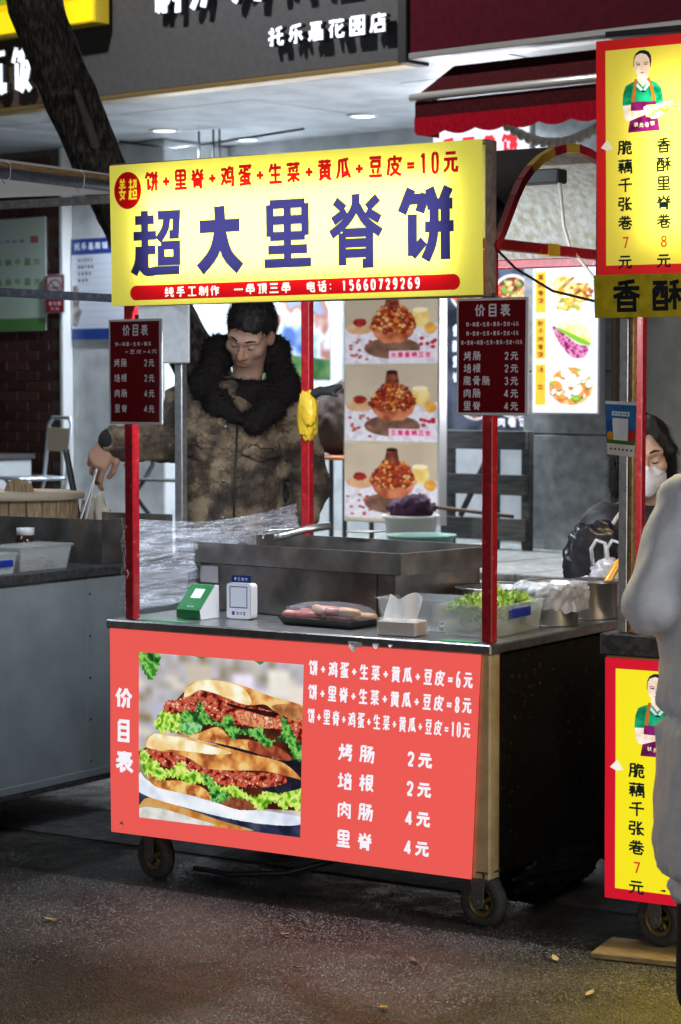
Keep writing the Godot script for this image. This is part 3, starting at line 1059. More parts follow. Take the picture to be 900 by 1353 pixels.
# ------------------------------------------------------------------ the shop row behind
func shop_row() -> void:
	var b := shop_thing("shop_building", "grey shop row with deep lit soffit and dark fascia behind the carts", "building", 0, 0, 0)
	var wall := worn("painted wall", [[0.2, lin(0.46, 0.48, 0.5)], [0.5, lin(0.55, 0.57, 0.58)], [0.8, lin(0.62, 0.63, 0.64)]], 0.5, 0.7, 0.0, 0.015, 0.03, 31)
	var soffit := worn("soffit panel", [[0.2, lin(0.4, 0.42, 0.44)], [0.5, lin(0.52, 0.54, 0.55)], [0.8, lin(0.6, 0.61, 0.62)]], 0.4, 0.45, 0.0, 0.012, 0.02, 33)
	var fascia_m := worn("fascia sheet", [[0.3, lin(0.066, 0.066, 0.071)], [0.7, lin(0.078, 0.078, 0.083)]], 1.5, 0.45, 0.1, 0.02, 0.0, 35)
	var maroon := worn("maroon sheet", [[0.3, lin(0.045, 0.003, 0.008)], [0.7, lin(0.058, 0.004, 0.011)]], 1.5, 0.85, 0.0, 0.02, 0.0, 36)
	matte(maroon, 0.2)
	var gold := mat("brass trim", lin(0.55, 0.38, 0.16), 0.35, 0.8)
	var dark := mat("dark metal", lin(0.03, 0.03, 0.032), 0.5, 0.3)
	part(b, "wall", slab(Vector3(-8, 0.35, -0.3), Vector3(7, 4.4, 0), 0.0), wall)
	part(b, "upper_wall", slab(Vector3(-8, 4.4, -0.3), Vector3(7, 7.5, 2.9), 0.0), fascia_m)
	# soffit: separate panels with open joints under a dark deck
	part(b, "soffit_deck", slab(Vector3(-8, 3.3, 0), Vector3(7, 3.36, 2.9), 0.0), dark)
	var ps := box(Vector3.ZERO, Vector3(1.19, 0.03, 0.955), 0.004)
	ps.generate_normals()
	var pm := ps.commit()
	var r := chance(9)
	for i in range(-5, 5):
		for j in 3:
			lay(b, "soffit_panel", pm, soffit, Vector3(i * 1.2 + 0.3, 3.28 + rnd(r, -0.004, 0.004), 0.485 + j * 0.965))
	# fascias
	part(b, "fascia", slab(Vector3(0.3, 3.2, 2.9), Vector3(3.02, 4.4, 3.0), 0.004), fascia_m)
	part(b, "fascia_trim", slab(Vector3(0.3, 3.17, 2.88), Vector3(3.02, 3.197, 3.012), 0.004), gold)
	part(b, "fascia", slab(Vector3(-6, 3.2, 2.9), Vector3(0.28, 4.4, 3.0), 0.004), worn("brown sheet", [[0.3, lin(0.07, 0.045, 0.035)], [0.7, lin(0.09, 0.06, 0.045)]], 1.5, 0.5, 0.0, 0.02, 0.0, 37))
	part(b, "fascia_trim", slab(Vector3(-6, 3.17, 2.88), Vector3(0.28, 3.197, 3.012), 0.004), gold)
	part(b, "fascia", slab(Vector3(3.1, 3.22, 2.9), Vector3(7, 4.4, 3.06), 0.004), maroon)
	part(b, "fascia_trim", slab(Vector3(3.1, 3.185, 2.88), Vector3(7, 3.217, 3.075), 0.004), mat("grey trim", lin(0.35, 0.34, 0.33), 0.4, 0.6))
	part(b, "fascia_trim", slab(Vector3(3.03, 3.17, 2.88), Vector3(3.09, 4.4, 3.08), 0.004), dark)
	# channel letters that glow white
	var white := mat("white channel letter", lin(0.8, 0.8, 0.82), 0.4)
	white.emission_enabled = true
	white.emission = Color(0.9, 0.95, 1.0)
	white.emission_energy_multiplier = 1.05
	for row in [["托乐嘉花园店", 0.125, 0.115, 0.0155, 2.155, 0.148, 3.4], ["锅炉烤肉店", 0.27, 0.34, 0.04, 1.29, 0.33, 3.765], ["瓦饭", 0.2, 0.32, 0.034, -0.19, 0.235, 3.41]]:
		var k := 0
		for ch in row[0]:
			var o := part(b, "letter_sign", letter(ch, row[1], row[2], row[3], 0.0, 0.03), dark)
			o.position = Vector3(row[4] + k * row[5], row[6], 3.03)
			part(o, "letter_face", letter(ch, row[1], row[2], row[3], 0.042, 0.044), white)
			k += 1
	area_light(b, Vector3(1.9, 3.6, 3.1), Vector3(0, 0, 1), Vector2(1.7, 0.3), Color(0.9, 0.95, 1.0), 0.8)
	# brown tiled column on the left
	part(b, "column_core", slab(Vector3(-3.6, 0.4, 0.3), Vector3(-2.12, 3.26, 0.76), 0.0), mat("grout", lin(0.16, 0.14, 0.13), 0.9))
	var ts := box(Vector3.ZERO, Vector3(0.232, 0.071, 0.03), 0.004)
	ts.generate_normals()
	var tm := ts.commit()
	var tones := []
	for i in 4:
		tones.append(mat("brown tile %d" % i, lin(0.055 + 0.012 * i, 0.024 + 0.005 * i, 0.02 + 0.004 * i), 0.35))
	for row in 36:
		for c in 6:
			var x := -3.46 + c * 0.242 + (0.0 if row % 2 == 0 else -0.121)
			var w := 1.0
			if row % 2 == 1 and c == 0:
				continue
			lay(b, "tile", tm, tones[r.randi() % 4], Vector3(x, 0.46 + row * 0.0775, 0.772 + rnd(r, -0.001, 0.001)), Vector3.ZERO, Vector3(w, 1, 1))
	# white pier, grey pier with joints and the pale panels further right
	part(b, "pier", slab(Vector3(-2.08, 0.4, 0.01), Vector3(-1.1, 3.26, 0.7), 0.01), wall)
	part(b, "pier_edge", slab(Vector3(-2.118, 0.4, 0.3), Vector3(-2.083, 3.26, 0.8), 0.004), mat("white edge", lin(0.65, 0.66, 0.66), 0.5))
	var stone := worn("grey facing", [[0.2, lin(0.2, 0.21, 0.215)], [0.5, lin(0.27, 0.28, 0.285)], [0.8, lin(0.33, 0.34, 0.34)]], 0.9, 0.6, 0.0, 0.02, 0.08, 41)
	part(b, "pier_core", slab(Vector3(2.07, 0.4, 0.02), Vector3(2.74, 3.26, 0.57), 0.0), dark)
	var y := 0.42
	for hh in [0.74, 0.4, 0.86, 0.8]:
		part(b, "facing_slab", slab(Vector3(2.06, y, 0.3), Vector3(2.75, y + hh - 0.008, 0.6), 0.004), stone)
		y += hh
	part(b, "pier_corner", slab(Vector3(2.754, 0.42, 0.4), Vector3(2.785, 3.26, 0.63), 0.004), mat("brown corner strip", lin(0.12, 0.08, 0.06), 0.5))
	var pale := worn("cream panel", [[0.2, lin(0.42, 0.4, 0.36)], [0.5, lin(0.5, 0.48, 0.43)], [0.8, lin(0.56, 0.54, 0.5)]], 0.5, 0.6, 0.0, 0.015, 0.03, 43)
	for i in 5:
		part(b, "cream_panel", slab(Vector3(2.8 + i * 0.45, 0.42, 0.05), Vector3(3.242 + i * 0.45, 3.24, 0.3), 0.004), pale)
	# framed poster window behind the vendor
	part(b, "window_frame", slab(Vector3(-0.92, 1.44, 0.005), Vector3(0.02, 2.5, 0.06), 0.01), mat("white frame", lin(0.7, 0.71, 0.72), 0.4))
	var pr := Print.new(self, 100, 110, 2, Color(0.42, 0.52, 0.68))
	pr.patch(PackedVector2Array([Vector2(0, 0), Vector2(100, 0), Vector2(100, 110), Vector2(0, 110)]), [Color(0.3, 0.4, 0.62), Color(0.55, 0.62, 0.75), Color(0.8, 0.82, 0.86), Color(0.62, 0.42, 0.36), Color(0.5, 0.56, 0.7)], 0.02, 3)
	pr.patch(PackedVector2Array([Vector2(0, 92), Vector2(40, 88), Vector2(100, 94), Vector2(100, 110), Vector2(0, 110)]), [Color(0.2, 0.36, 0.22), Color(0.4, 0.5, 0.3)], 0.05, 4)
	part(b, "window_poster", sheet(Vector3(-0.86, 2.45, 0.065), Vector3(-0.05, 2.45, 0.065), Vector3(-0.05, 1.52, 0.065), Vector3(-0.86, 1.52, 0.065)), printed("window poster", pr.tex(), 0.0, 0.2))
	# recessed ceiling lamps
	var lampg := mat("ceiling lamp glass", lin(0.9, 0.9, 0.9), 0.4)
	lampg.emission_enabled = true
	lampg.emission = Color(0.95, 0.98, 1.0)
	lampg.emission_energy_multiplier = 4.0
	var names := {0: "round ceiling lamp over the tree trunk, leftmost in the soffit", 1: "round ceiling lamp just above the yellow sign, beside hanging wires", 2: "round ceiling lamp right of the wires, below the small white letters", 3: "round ceiling lamp beside the red awning"}
	var n := 0
	for q in [[-0.69, 1.1], [-0.65, 0.3], [0.92, 0.85], [1.72, 0.85]]:
		var l := shop_thing("ceiling_lamp", names[n], "ceiling lamp", q[0], 3.262, q[1], "recessed lamps in the soffit")
		part(l, "rim", lathe([Vector2(0.11, 0.004), Vector2(0.11, -0.008), Vector2(0.085, -0.012), Vector2(0.082, 0.0)], 28), mat("white lamp rim", lin(0.75, 0.75, 0.76), 0.4))
		part(l, "lamp_glass", lathe([Vector2(0.0, -0.006), Vector2(0.083, -0.005), Vector2(0.083, 0.002)], 28), lampg)
		spot(l, Vector3(0, -0.03, 0), Vector3(0, -1, 0.001), Color(0.9, 0.95, 1.0), 6.5, 80.0, 0.07)
		n += 1

func light_box(called: String, label: String, u0: float, u1: float, y0: float, y1: float, w: float, deep: float, p: Print, glow: float, light: float, tone: Color, frame_m: Material, rim := 0.012) -> Node3D:
	var t := shop_thing(called, label, "light box", (u0 + u1) / 2, y0, w)
	var hw := (u1 - u0) / 2
	var h := y1 - y0
	part(t, "frame", slab(Vector3(-hw, 0, -deep), Vector3(hw, h, 0), 0.004), frame_m)
	part(t, "light_face", sheet(Vector3(-hw + rim, h - rim, 0.003), Vector3(hw - rim, h - rim, 0.003), Vector3(hw - rim, rim, 0.003), Vector3(-hw + rim, rim, 0.003)), printed(called + " print", p.tex(), glow))
	if light > 0.0:
		area_light(t, Vector3(0, h / 2, 0.02), Vector3(0, 0, 1), Vector2(2 * hw - 0.02, h - 0.02), tone, light)
	return t

func hotpot(p: Print, x: float, y: float, sd: int, caption: String) -> void:
	var o := Vector2(x, y)
	var P := func(a: Array):
		var q := PackedVector2Array()
		for i in range(0, a.size(), 2):
			q.append(o + Vector2(a[i], a[i + 1]))
		return q
	p.patch(P.call([0, 0, 120, 0, 120, 110, 0, 110]), [Color(0.74, 0.68, 0.6), Color(0.8, 0.75, 0.67)], 0.01, sd)
	p.patch(P.call([0, 55, 60, 52, 120, 50, 120, 106, 0, 106]), [Color(0.8, 0.8, 0.86), Color(0.93, 0.92, 0.96), Color(0.86, 0.86, 0.92)], 0.05, sd + 1)
	p.patch(p.round_pts(o.x + 62, o.y + 84, 36, 15), [Color(0.42, 0.3, 0.25), Color(0.56, 0.42, 0.35)], 0.05, sd + 2)
	p.patch(p.round_pts(o.x + 20, o.y + 56, 18, 8), [Color(0.8, 0.62, 0.46), Color(0.88, 0.72, 0.55)], 0.05, sd + 3)
	p.patch(p.round_pts(o.x + 20, o.y + 47, 9, 6, 0.0, 0.1, sd), [Color(0.45, 0.1, 0.1), Color(0.75, 0.25, 0.22)], 0.2, sd + 4)
	p.patch(p.round_pts(o.x + 98, o.y + 42, 12, 14), [Color(0.9, 0.76, 0.42), Color(0.97, 0.88, 0.62)], 0.04, sd + 5)
	p.oval(o.x + 98, o.y + 31, 10, 3.5, Color(0.98, 0.92, 0.75))
	p.patch(p.round_pts(o.x + 111, o.y + 57, 8, 8), [Color(0.86, 0.6, 0.25), Color(0.95, 0.75, 0.4)], 0.06, sd + 6)
	p.patch(P.call([32, 52, 94, 50, 88, 66, 76, 76, 52, 77, 40, 68]), [Color(0.6, 0.3, 0.2), Color(0.8, 0.46, 0.32), Color(0.86, 0.56, 0.42)], 0.03, sd + 7, Vector2(0.3, -0.4))
	p.patch(P.call([55, 8, 69, 8, 73, 34, 51, 34]), [Color(0.36, 0.16, 0.12), Color(0.62, 0.32, 0.22)], 0.08, sd + 8, Vector2(0.5, 0))
	p.oval(o.x + 62, o.y + 8, 7.5, 3, Color(0.2, 0.12, 0.12))
	var mound: PackedVector2Array = P.call([33, 54, 36, 44, 44, 34, 50, 24, 56, 27, 66, 26, 74, 24, 82, 32, 90, 42, 93, 52, 80, 60, 62, 62, 44, 60])
	p.patch(mound, [Color(0.36, 0.12, 0.08), Color(0.6, 0.24, 0.12)], 0.1, sd + 9)
	p.heap(mound, [Color(0.72, 0.3, 0.14), Color(0.58, 0.18, 0.1), Color(0.85, 0.5, 0.24), Color(0.5, 0.13, 0.08), Color(0.9, 0.68, 0.42), Color(0.66, 0.24, 0.16)], 150, 4.2, sd + 10)
	var r := RandomNumberGenerator.new()
	r.seed = sd
	for i in 14:
		p.oval(o.x + r.randf_range(4, 34), o.y + r.randf_range(70, 102), 2.6, 1.8, Color(0.72, 0.12, 0.2).lerp(Color(0.7, 0.5, 0.36), r.randf()))
	for i in 6:
		p.oval(o.x + r.randf_range(98, 117), o.y + r.randf_range(68, 84), 3, 2.6, Color(0.75, 0.15, 0.2))
	p.rect(o.x + 58, o.y + 88, 56, 11, Color(0.97, 0.82, 0.9))
	p.words(caption, o.x + 60, o.y + 89.5, 52, 8, 1.5, Color(0.85, 0.25, 0.5), 0.1)

func dish(p: Print, x: float, y: float, w: float, h: float, kind: int, sd: int) -> void:
	p.patch(PackedVector2Array([Vector2(x, y), Vector2(x + w, y), Vector2(x + w, y + h), Vector2(x, y + h)]), [Color(0.8, 0.86, 0.94), Color(0.96, 0.97, 0.99)], 0.02, sd)
	var plate := p.round_pts(x + w * 0.5, y + h * 0.56, w * 0.47, h * 0.42)
	p.patch(plate, [Color(0.97, 0.97, 0.97), Color(0.9, 0.88, 0.86)], 0.03, sd + 1)
	var L := func(a: Array):
		var q := PackedVector2Array()
		for i in range(0, a.size(), 2):
			q.append(Vector2(x + a[i] * w / 100.0, y + a[i + 1] * h / 100.0))
		return p.curve(q)
	if kind == 0:
		p.patch(L.call([8, 30, 26, 10, 46, 12, 58, 26, 44, 50, 26, 62, 10, 52]), [Color(0.86, 0.62, 0.2), Color(0.97, 0.88, 0.6), Color(0.98, 0.94, 0.76)], 0.07, sd + 2)
		p.line(L.call([30, 44, 40, 26, 56, 16]), 2.0, Color(0.62, 0.38, 0.12))
		var fill: PackedVector2Array = L.call([46, 60, 52, 36, 70, 30, 90, 42, 92, 62, 76, 76, 58, 74])
		p.patch(fill, [Color(0.6, 0.3, 0.12), Color(0.9, 0.75, 0.4)], 0.1, sd + 3)
		p.heap(fill, [Color(0.95, 0.85, 0.5), Color(0.6, 0.25, 0.12), Color(0.9, 0.6, 0.2), Color(0.98, 0.95, 0.8)], 40, 4.0, sd + 4)
		p.heap(L.call([14, 74, 40, 64, 66, 78, 70, 92, 30, 92]), [Color(0.95, 0.82, 0.36), Color(0.75, 0.7, 0.25), Color(0.98, 0.93, 0.7)], 40, 4.0, sd + 5)
	elif kind == 1:
		p.patch(L.call([10, 22, 20, 24, 40, 44, 66, 66, 86, 72, 78, 96, 52, 96, 26, 62]), [Color(0.45, 0.08, 0.3), Color(0.72, 0.2, 0.5), Color(0.9, 0.7, 0.82), Color(0.55, 0.12, 0.36)], 0.09, sd + 2)
		p.patch(L.call([18, 18, 40, 6, 66, 8, 86, 26, 94, 52, 84, 66, 60, 54, 36, 36]), [Color(0.96, 0.84, 0.45), Color(0.99, 0.96, 0.8), Color(0.97, 0.92, 0.62)], 0.04, sd + 3)
		p.line(L.call([22, 26, 42, 40, 66, 58, 88, 64]), 4.0, Color(0.5, 0.74, 0.2))
	else:
		p.patch(p.round_pts(x + w * 0.5, y + h * 0.54, w * 0.46, h * 0.46), [Color(0.82, 0.45, 0.2), Color(0.95, 0.8, 0.5)], 0.05, sd + 2)
		p.heap(p.round_pts(x + w * 0.5, y + h * 0.52, w * 0.4, h * 0.38), [Color(0.99, 0.99, 0.95), Color(0.97, 0.97, 0.9), Color(0.99, 0.98, 0.92), Color(0.55, 0.78, 0.25), Color(0.9, 0.6, 0.3)], 46, 8.0, sd + 3)

func shop_signs() -> void:
	var white_frame := mat("white aluminium", lin(0.6, 0.61, 0.62), 0.4, 0.3)
	var dark = mats["dark metal"]
	# standing light box with three hotpot pictures
	var p := Print.new(self, 120, 330, 3, Color(0.9, 0.88, 0.84))
	for i in 3:
		hotpot(p, 0, i * 110, 50 + i * 3, ["大里香锅三生", "三里香锅三生", "大里香锅三生"][i])
	light_box("hotpot_light_box", "tall standing light box with three hotpot pictures on the shop pavement", 1.05, 1.845, 0.58, 2.1, 1.2, 0.08, p, 0.62, 1.2, Color(1.0, 0.95, 0.9), white_frame)
	# menu light box with three dishes
	p = Print.new(self, 90, 200, 3, Color(0.98, 0.98, 1.0))
	var rows := ["薰肉卷饼", "肘子肉卷饼", "汤饮"]
	for i in 3:
		var y := 8.0 + i * 63
		p.rect(3, y, 15, 56, Color(0.98, 0.74, 0.2))
		p.column(rows[i], 6, y + 3, 9, 9, 10.6 if rows[i].length() > 2 else 24.0, 1.3, Color(0.45, 0.25, 0.05))
		dish(p, 20, y, 67, 56, i, 70 + i * 7)
	light_box("menu_light_box", "bright menu light box with three dishes on the grey pier", 2.2, 2.715, 1.285, 2.235, 0.7, 0.07, p, 1.25, 2.2, Color(0.98, 0.98, 1.0), white_frame)
	# darker menu board between them
	p = Print.new(self, 110, 170, 2.5, Color(0.16, 0.18, 0.22))
	p.patch(PackedVector2Array([Vector2(0, 0), Vector2(110, 0), Vector2(110, 170), Vector2(0, 170)]), [Color(0.1, 0.11, 0.15), Color(0.22, 0.24, 0.3), Color(0.32, 0.35, 0.42)], 0.02, 91)
	for q in [[30, 30, 92], [85, 34, 94], [40, 140, 96], [88, 138, 98]]:
		p.oval(q[0], q[1], 25, 20, Color(0.8, 0.8, 0.82))
		p.oval(q[0], q[1], 21, 17, Color(0.4, 0.16, 0.08))
		p.heap(p.round_pts(q[0], q[1], 19, 15), [Color(0.78, 0.4, 0.2), Color(0.92, 0.72, 0.45), Color(0.5, 0.6, 0.25), Color(0.8, 0.3, 0.18)], 60, 4.5, q[2])
	p.words("烤肉卷饼", 52, 156, 54, 11, 2.0, Color(0.95, 0.95, 1.0))
	p.column("香酥里脊", 8, 62, 14, 13, 16, 2.2, Color(0.9, 0.93, 1.0))
	light_box("dark_menu_board", "dark lit menu board behind the right price board", 1.3, 2.03, 1.16, 2.3, 0.45, 0.05, p, 0.7, 0.5, Color(0.9, 0.93, 1.0), dark)
	# white sign with red words under the soffit
	p = Print.new(self, 120, 130, 2, Color(0.93, 0.94, 1.0))
	p.patch(PackedVector2Array([Vector2(0, 90), Vector2(120, 90), Vector2(120, 130), Vector2(0, 130)]), [Color(0.62, 0.66, 0.85), Color(0.86, 0.88, 0.97)], 0.03, 101)
	p.words("手工卷饼", 8, 34, 100, 26, 4.0, Color(0.9, 0.2, 0.25))
	p.oval(24, 62, 14, 10, Color(0.7, 0.75, 0.85))
	light_box("shop_window_sign", "white lit sign with red characters behind the awning", 1.86, 2.62, 2.42, 3.22, 1.3, 0.05, p, 1.1, 1.2, Color(0.93, 0.95, 1.0), white_frame)
	# yellow light box on the left shop front
	p = Print.new(self, 220, 100, 3, Color(0.98, 0.86, 0.1))
	p.rect(10, 8, 196, 66, Color(0.5, 0.6, 0.12))
	p.rect(10, 74, 196, 6, Color(0.95, 0.75, 0.05))
	p.words("托乐嘉花园", 14, 30, 120, 32, 6.0, Color(0.97, 0.97, 0.9))
	light_box("yellow_light_box", "yellow edged light box sign above the left shop letters", -0.75, 0.79, 3.61, 4.3, 3.16, 0.12, p, 0.95, 0.9, Color(1.0, 0.88, 0.3), mat("yellow acrylic", lin(0.7, 0.5, 0.03), 0.4))
	# notices
	p = Print.new(self, 80, 130, 3, Color(0.78, 0.85, 0.8))
	p.rect(0, 116, 80, 14, Color(0.38, 0.6, 0.34))
	for q in [[46, 9], [69, 9]]:
		p.words("张表千里大", 2, q[0], 72, q[1], 1.6, Color(0.5, 0.66, 0.46), 0.2)
	p.words("工作三生", 4, 24, 46, 4, 0.8, Color(0.45, 0.55, 0.75))
	p.rect(58, 21, 12, 8, Color(0.75, 0.4, 0.42))
	notice("notice_board", "pale green notice with darker green base on the brown tiled column", -2.87, -2.27, 1.89, 2.755, 0.8, p, white_frame)
	p = Print.new(self, 22, 44, 6, Color(0.62, 0.1, 0.16))
	p.rect(2, 2, 18, 26, Color(0.86, 0.84, 0.86))
	for k in 24:
		var a := TAU * k / 24
		p.line(PackedVector2Array([Vector2(11 + cos(a) * 7.5, 14 + sin(a) * 8.5), Vector2(11 + cos(a + 0.28) * 7.5, 14 + sin(a + 0.28) * 8.5)]), 1.6, Color(0.6, 0.12, 0.18))
	p.line(PackedVector2Array([Vector2(6, 8), Vector2(16, 20)]), 1.6, Color(0.6, 0.12, 0.18))
	p.line(PackedVector2Array([Vector2(6, 15), Vector2(16, 15)]), 2.0, Color(0.25, 0.2, 0.22))
	p.words("香花园", 3, 31, 16, 5, 0.8, Color(0.92, 0.85, 0.88))
	p.words("三生", 5, 38, 12, 3.5, 0.6, Color(0.92, 0.85, 0.88))
	notice("no_smoking_sign", "small red and white no smoking sign at the column edge", -2.25, -2.04, 2.02, 2.31, 0.82, p, white_frame)
	p = Print.new(self, 110, 135, 3, Color(0.86, 0.88, 0.93))
	p.rect(0, 0, 110, 21, Color(0.16, 0.27, 0.58))
	p.rect(0, 120, 110, 15, Color(0.14, 0.26, 0.56))
	p.words("托乐嘉商铺", 5, 4.5, 66, 11, 1.9, Color(0.93, 0.95, 1.0))
	for i in 4:
		p.words(["支付宝手工", "香酥千张卷", "生菜黄瓜", "里脊饼"][i], 12, 26 + i * 9, [30, 31, 27, 20][i], 5, 0.9, Color(0.3, 0.32, 0.36), 0.25)
	for i in 10:
		p.rect(4, 34 + i * 9, 104, 0.5, Color(0.6, 0.63, 0.7))
	p.patch(PackedVector2Array([Vector2(2, 62), Vector2(12, 62), Vector2(16, 72), Vector2(14, 92), Vector2(20, 96), Vector2(10, 118), Vector2(2, 116)]), [Color(0.45, 0.4, 0.36), Color(0.72, 0.7, 0.7)], 0.08, 33)
	notice("wall_notice", "blue headed white notice on the pale pier behind the tree", -2.075, -1.45, 1.81, 2.58, 0.716, p, white_frame)

func notice(called: String, label: String, u0: float, u1: float, y0: float, y1: float, w: float, p: Print, frame_m: Material) -> void:
	var t := shop_thing(called, label, "notice", (u0 + u1) / 2, y0, w)
	var hw := (u1 - u0) / 2
	part(t, "backing_board", slab(Vector3(-hw, 0, -0.012), Vector3(hw, y1 - y0, 0), 0.002), frame_m)
	part(t, "printed_face", sheet(Vector3(-hw + 0.006, y1 - y0 - 0.006, 0.003), Vector3(hw - 0.006, y1 - y0 - 0.006, 0.003), Vector3(hw - 0.006, 0.006, 0.003), Vector3(-hw + 0.006, 0.006, 0.003)), printed(called + " print", p.tex(), 0.0, 0.4))

func shop_clutter() -> void:
	var dark = mats["dark metal"]
	# awning: sloping cloth, front tube, valance with a wavy hem
	var t := shop_thing("awning", "dark red awning with scalloped valance under the maroon fascia", "awning", 3.17, 2.98, 3.1)
	var cloth := worn("awning cloth", [[0.2, lin(0.03, 0.004, 0.006)], [0.5, lin(0.042, 0.006, 0.008)], [0.8, lin(0.055, 0.009, 0.01)]], 2.0, 0.85, 0.0, 0.03, 0.05, 45)
	var red := worn("valance cloth", [[0.2, lin(0.26, 0.003, 0.012)], [0.5, lin(0.33, 0.004, 0.016)], [0.8, lin(0.38, 0.006, 0.02)]], 2.0, 0.8, 0.0, 0.03, 0.05, 46)
	matte(cloth)
	matte(red)
	red.backlight_enabled = true
	red.backlight = Color(0.6, 0.01, 0.03)
	var st := tool_()
	for q in [[Vector3(0, 0.0, 0), Vector3(0.12, 0.17, -0.18)], ]:
		quad(st, q[0], q[0] + Vector3(2.2, 0, 0), q[1] + Vector3(2.08, 0, 0), q[1])
		quad(st, Vector3(0, 0, 0.0), Vector3(0.12, 0.17, -0.18), Vector3(0.1, 0.165, -0.185), Vector3(0.0, -0.01, -0.18))
	part(t, "cloth", st, cloth)
	part(t, "side_cloth", slab(Vector3(0.0, -0.2, -0.2), Vector3(0.006, -0.01, -0.004), 0.001), red)
	part(t, "front_tube", tube([Vector3(-0.02, -0.005, 0.01), Vector3(2.22, -0.005, 0.01)], 0.022, 14), mat("awning tube", lin(0.55, 0.54, 0.52), 0.35, 0.5))
	part(t, "upper_valance", slab(Vector3(0.002, -0.115, 0.0), Vector3(2.2, -0.03, 0.005), 0.0), cloth)
	var hem := PackedVector2Array([Vector2(0.0, -0.112), Vector2(2.2, -0.112)])
	for i in range(88, -1, -1):
		var x := i * 0.025
		hem.append(Vector2(x, -0.19 - 0.022 * absf(sin(x * PI / 0.2))))
	part(t, "valance", prism(hem, 0.004, 0.008), red)
	# slatted wooden rack with the menu board above it
	t = shop_thing("wooden_rack", "dark grey slatted wooden rack below the dark menu board", "rack", 1.93, 0.42, 0.85)
	var wood := worn("grey wood", [[0.2, lin(0.035, 0.035, 0.035)], [0.5, lin(0.06, 0.06, 0.058)], [0.8, lin(0.09, 0.088, 0.085)]], 1.0, 0.8, 0.0, 0.02, 0.1, 47, Vector3(0.4, 3, 1))
	for q in [[0.64, 0.76], [0.35, 0.48], [0.06, 0.2]]:
		part(t, "slat", slab(Vector3(-0.34, q[0], -0.02), Vector3(0.34, q[1], 0.012), 0.004), wood)
	for x in [-0.31, 0.05, 0.31]:
		part(t, "upright", slab(Vector3(x - 0.03, 0, -0.08), Vector3(x + 0.03, 0.76, -0.03), 0.004), wood)
	part(t, "back_board", slab(Vector3(0.08, 0.0, -0.32), Vector3(0.34, 0.66, -0.3), 0.003), dark)
	part(t, "brace", bar(Vector3(-0.26, 0.2, -0.1), Vector3(-0.02, 0.62, -0.1), 0.03, 0.03), wood)
	# bucket with mop, basin
	t = shop_thing("mop_bucket", "white plastic bucket before the hotpot light box", "bucket", 2.1, 0.42, 1.8)
	var plastic := mat("white plastic", lin(0.5, 0.5, 0.47), 0.5)
	part(t, "bucket", lathe([Vector2(0.0, 0.0), Vector2(0.13, 0.0), Vector2(0.16, 0.24), Vector2(0.175, 0.245), Vector2(0.175, 0.262), Vector2(0.155, 0.262), Vector2(0.12, 0.02), Vector2(0, 0.02)], 28), plastic)
	var mop := shop_thing("mop", "purple cloth mop head resting in the white bucket", "mop", 2.1, 0.7, 1.8)
	var nn := noise(14.0, 61, 2)
	part(mop, "mop_head", flesh([["e", Vector3(0, 0.02, 0), Vector3(0.16, 0.07, 0.12), 0.03], ["e", Vector3(0.06, 0.05, 0.02), Vector3(0.09, 0.06, 0.09), 0.03]], 0.014, Transform3D.IDENTITY, null, func(v): return nn.get_noise_3dv(v) * 0.025), worn("purple rag", [[0.3, lin(0.02, 0.006, 0.022)], [0.7, lin(0.06, 0.018, 0.055)]], 8.0, 0.95, 0.0, 0.03, 0.2, 62))
	part(mop, "mop_stick", tube([Vector3(0.1, 0.04, -0.02), Vector3(0.55, -0.02, -0.3)], 0.012), mat("brown stick", lin(0.1, 0.05, 0.03), 0.6))
	t = shop_thing("plastic_basin", "green plastic basin beside the white bucket", "basin", 2.5, 0.42, 2.2)
	part(t, "basin", lathe([Vector2(0.0, 0.0), Vector2(0.15, 0.0), Vector2(0.19, 0.165), Vector2(0.205, 0.17), Vector2(0.205, 0.18), Vector2(0.185, 0.178), Vector2(0.14, 0.015), Vector2(0, 0.015)], 32), mat("green plastic", lin(0.12, 0.27, 0.22), 0.45))
	# rope sagging under the awning
	t = shop_thing("rope", "pale twisted rope sagging below the awning", "rope", 3.15, 2.97, 2.3)
	for k in 2:
		var pts := []
		for i in 61:
			var f := i / 60.0
			var a := f * 60.0 + k * PI
			pts.append(Vector3(f * 0.95 - 0.1, 0.22 * (2 * f - 1) * (2 * f - 1) - 0.19 + 0.016 * sin(a), 0.016 * cos(a)))
		part(t, "strand", tube(pts, 0.017, 7), mat("rope fibre", lin(0.5, 0.47, 0.4), 0.9))
	# sack on an orange bench, folding bench and chair
	t = shop_thing("cloth_sack", "brown cloth sack on an orange seat left of the hotpot light box", "sack", 0.7, 1.0, 0.85)
	var sk := noise(6.0, 63, 2)
	part(t, "sack", flesh([["e", Vector3(0, 0.2, 0), Vector3(0.2, 0.22, 0.15), 0.03], ["e", Vector3(0.02, 0.38, 0), Vector3(0.1, 0.12, 0.1), 0.06]], 0.016, Transform3D.IDENTITY, null, func(v): return sk.get_noise_3dv(v) * 0.03), worn("brown cloth", [[0.3, lin(0.05, 0.03, 0.024)], [0.7, lin(0.09, 0.055, 0.042)]], 6.0, 0.95, 0.0, 0.03, 0.1, 64))
	t = shop_thing("orange_stool", "orange topped stool under the brown sack", "stool", 0.7, 0.42, 0.85)
	part(t, "seat_top", box(Vector3(0, 0.565, 0), Vector3(0.42, 0.03, 0.34), 0.01), mat("orange plastic", lin(0.55, 0.16, 0.03), 0.5))
	for x in [-0.18, 0.18]:
		for z in [-0.14, 0.14]:
			part(t, "leg", bar(Vector3(x, 0, z), Vector3(x, 0.55, z), 0.025, 0.025), dark)
	t = shop_thing("iron_bench", "black iron bench end beside the vendor's sleeve", "bench", -0.4, 0.42, 1.5)
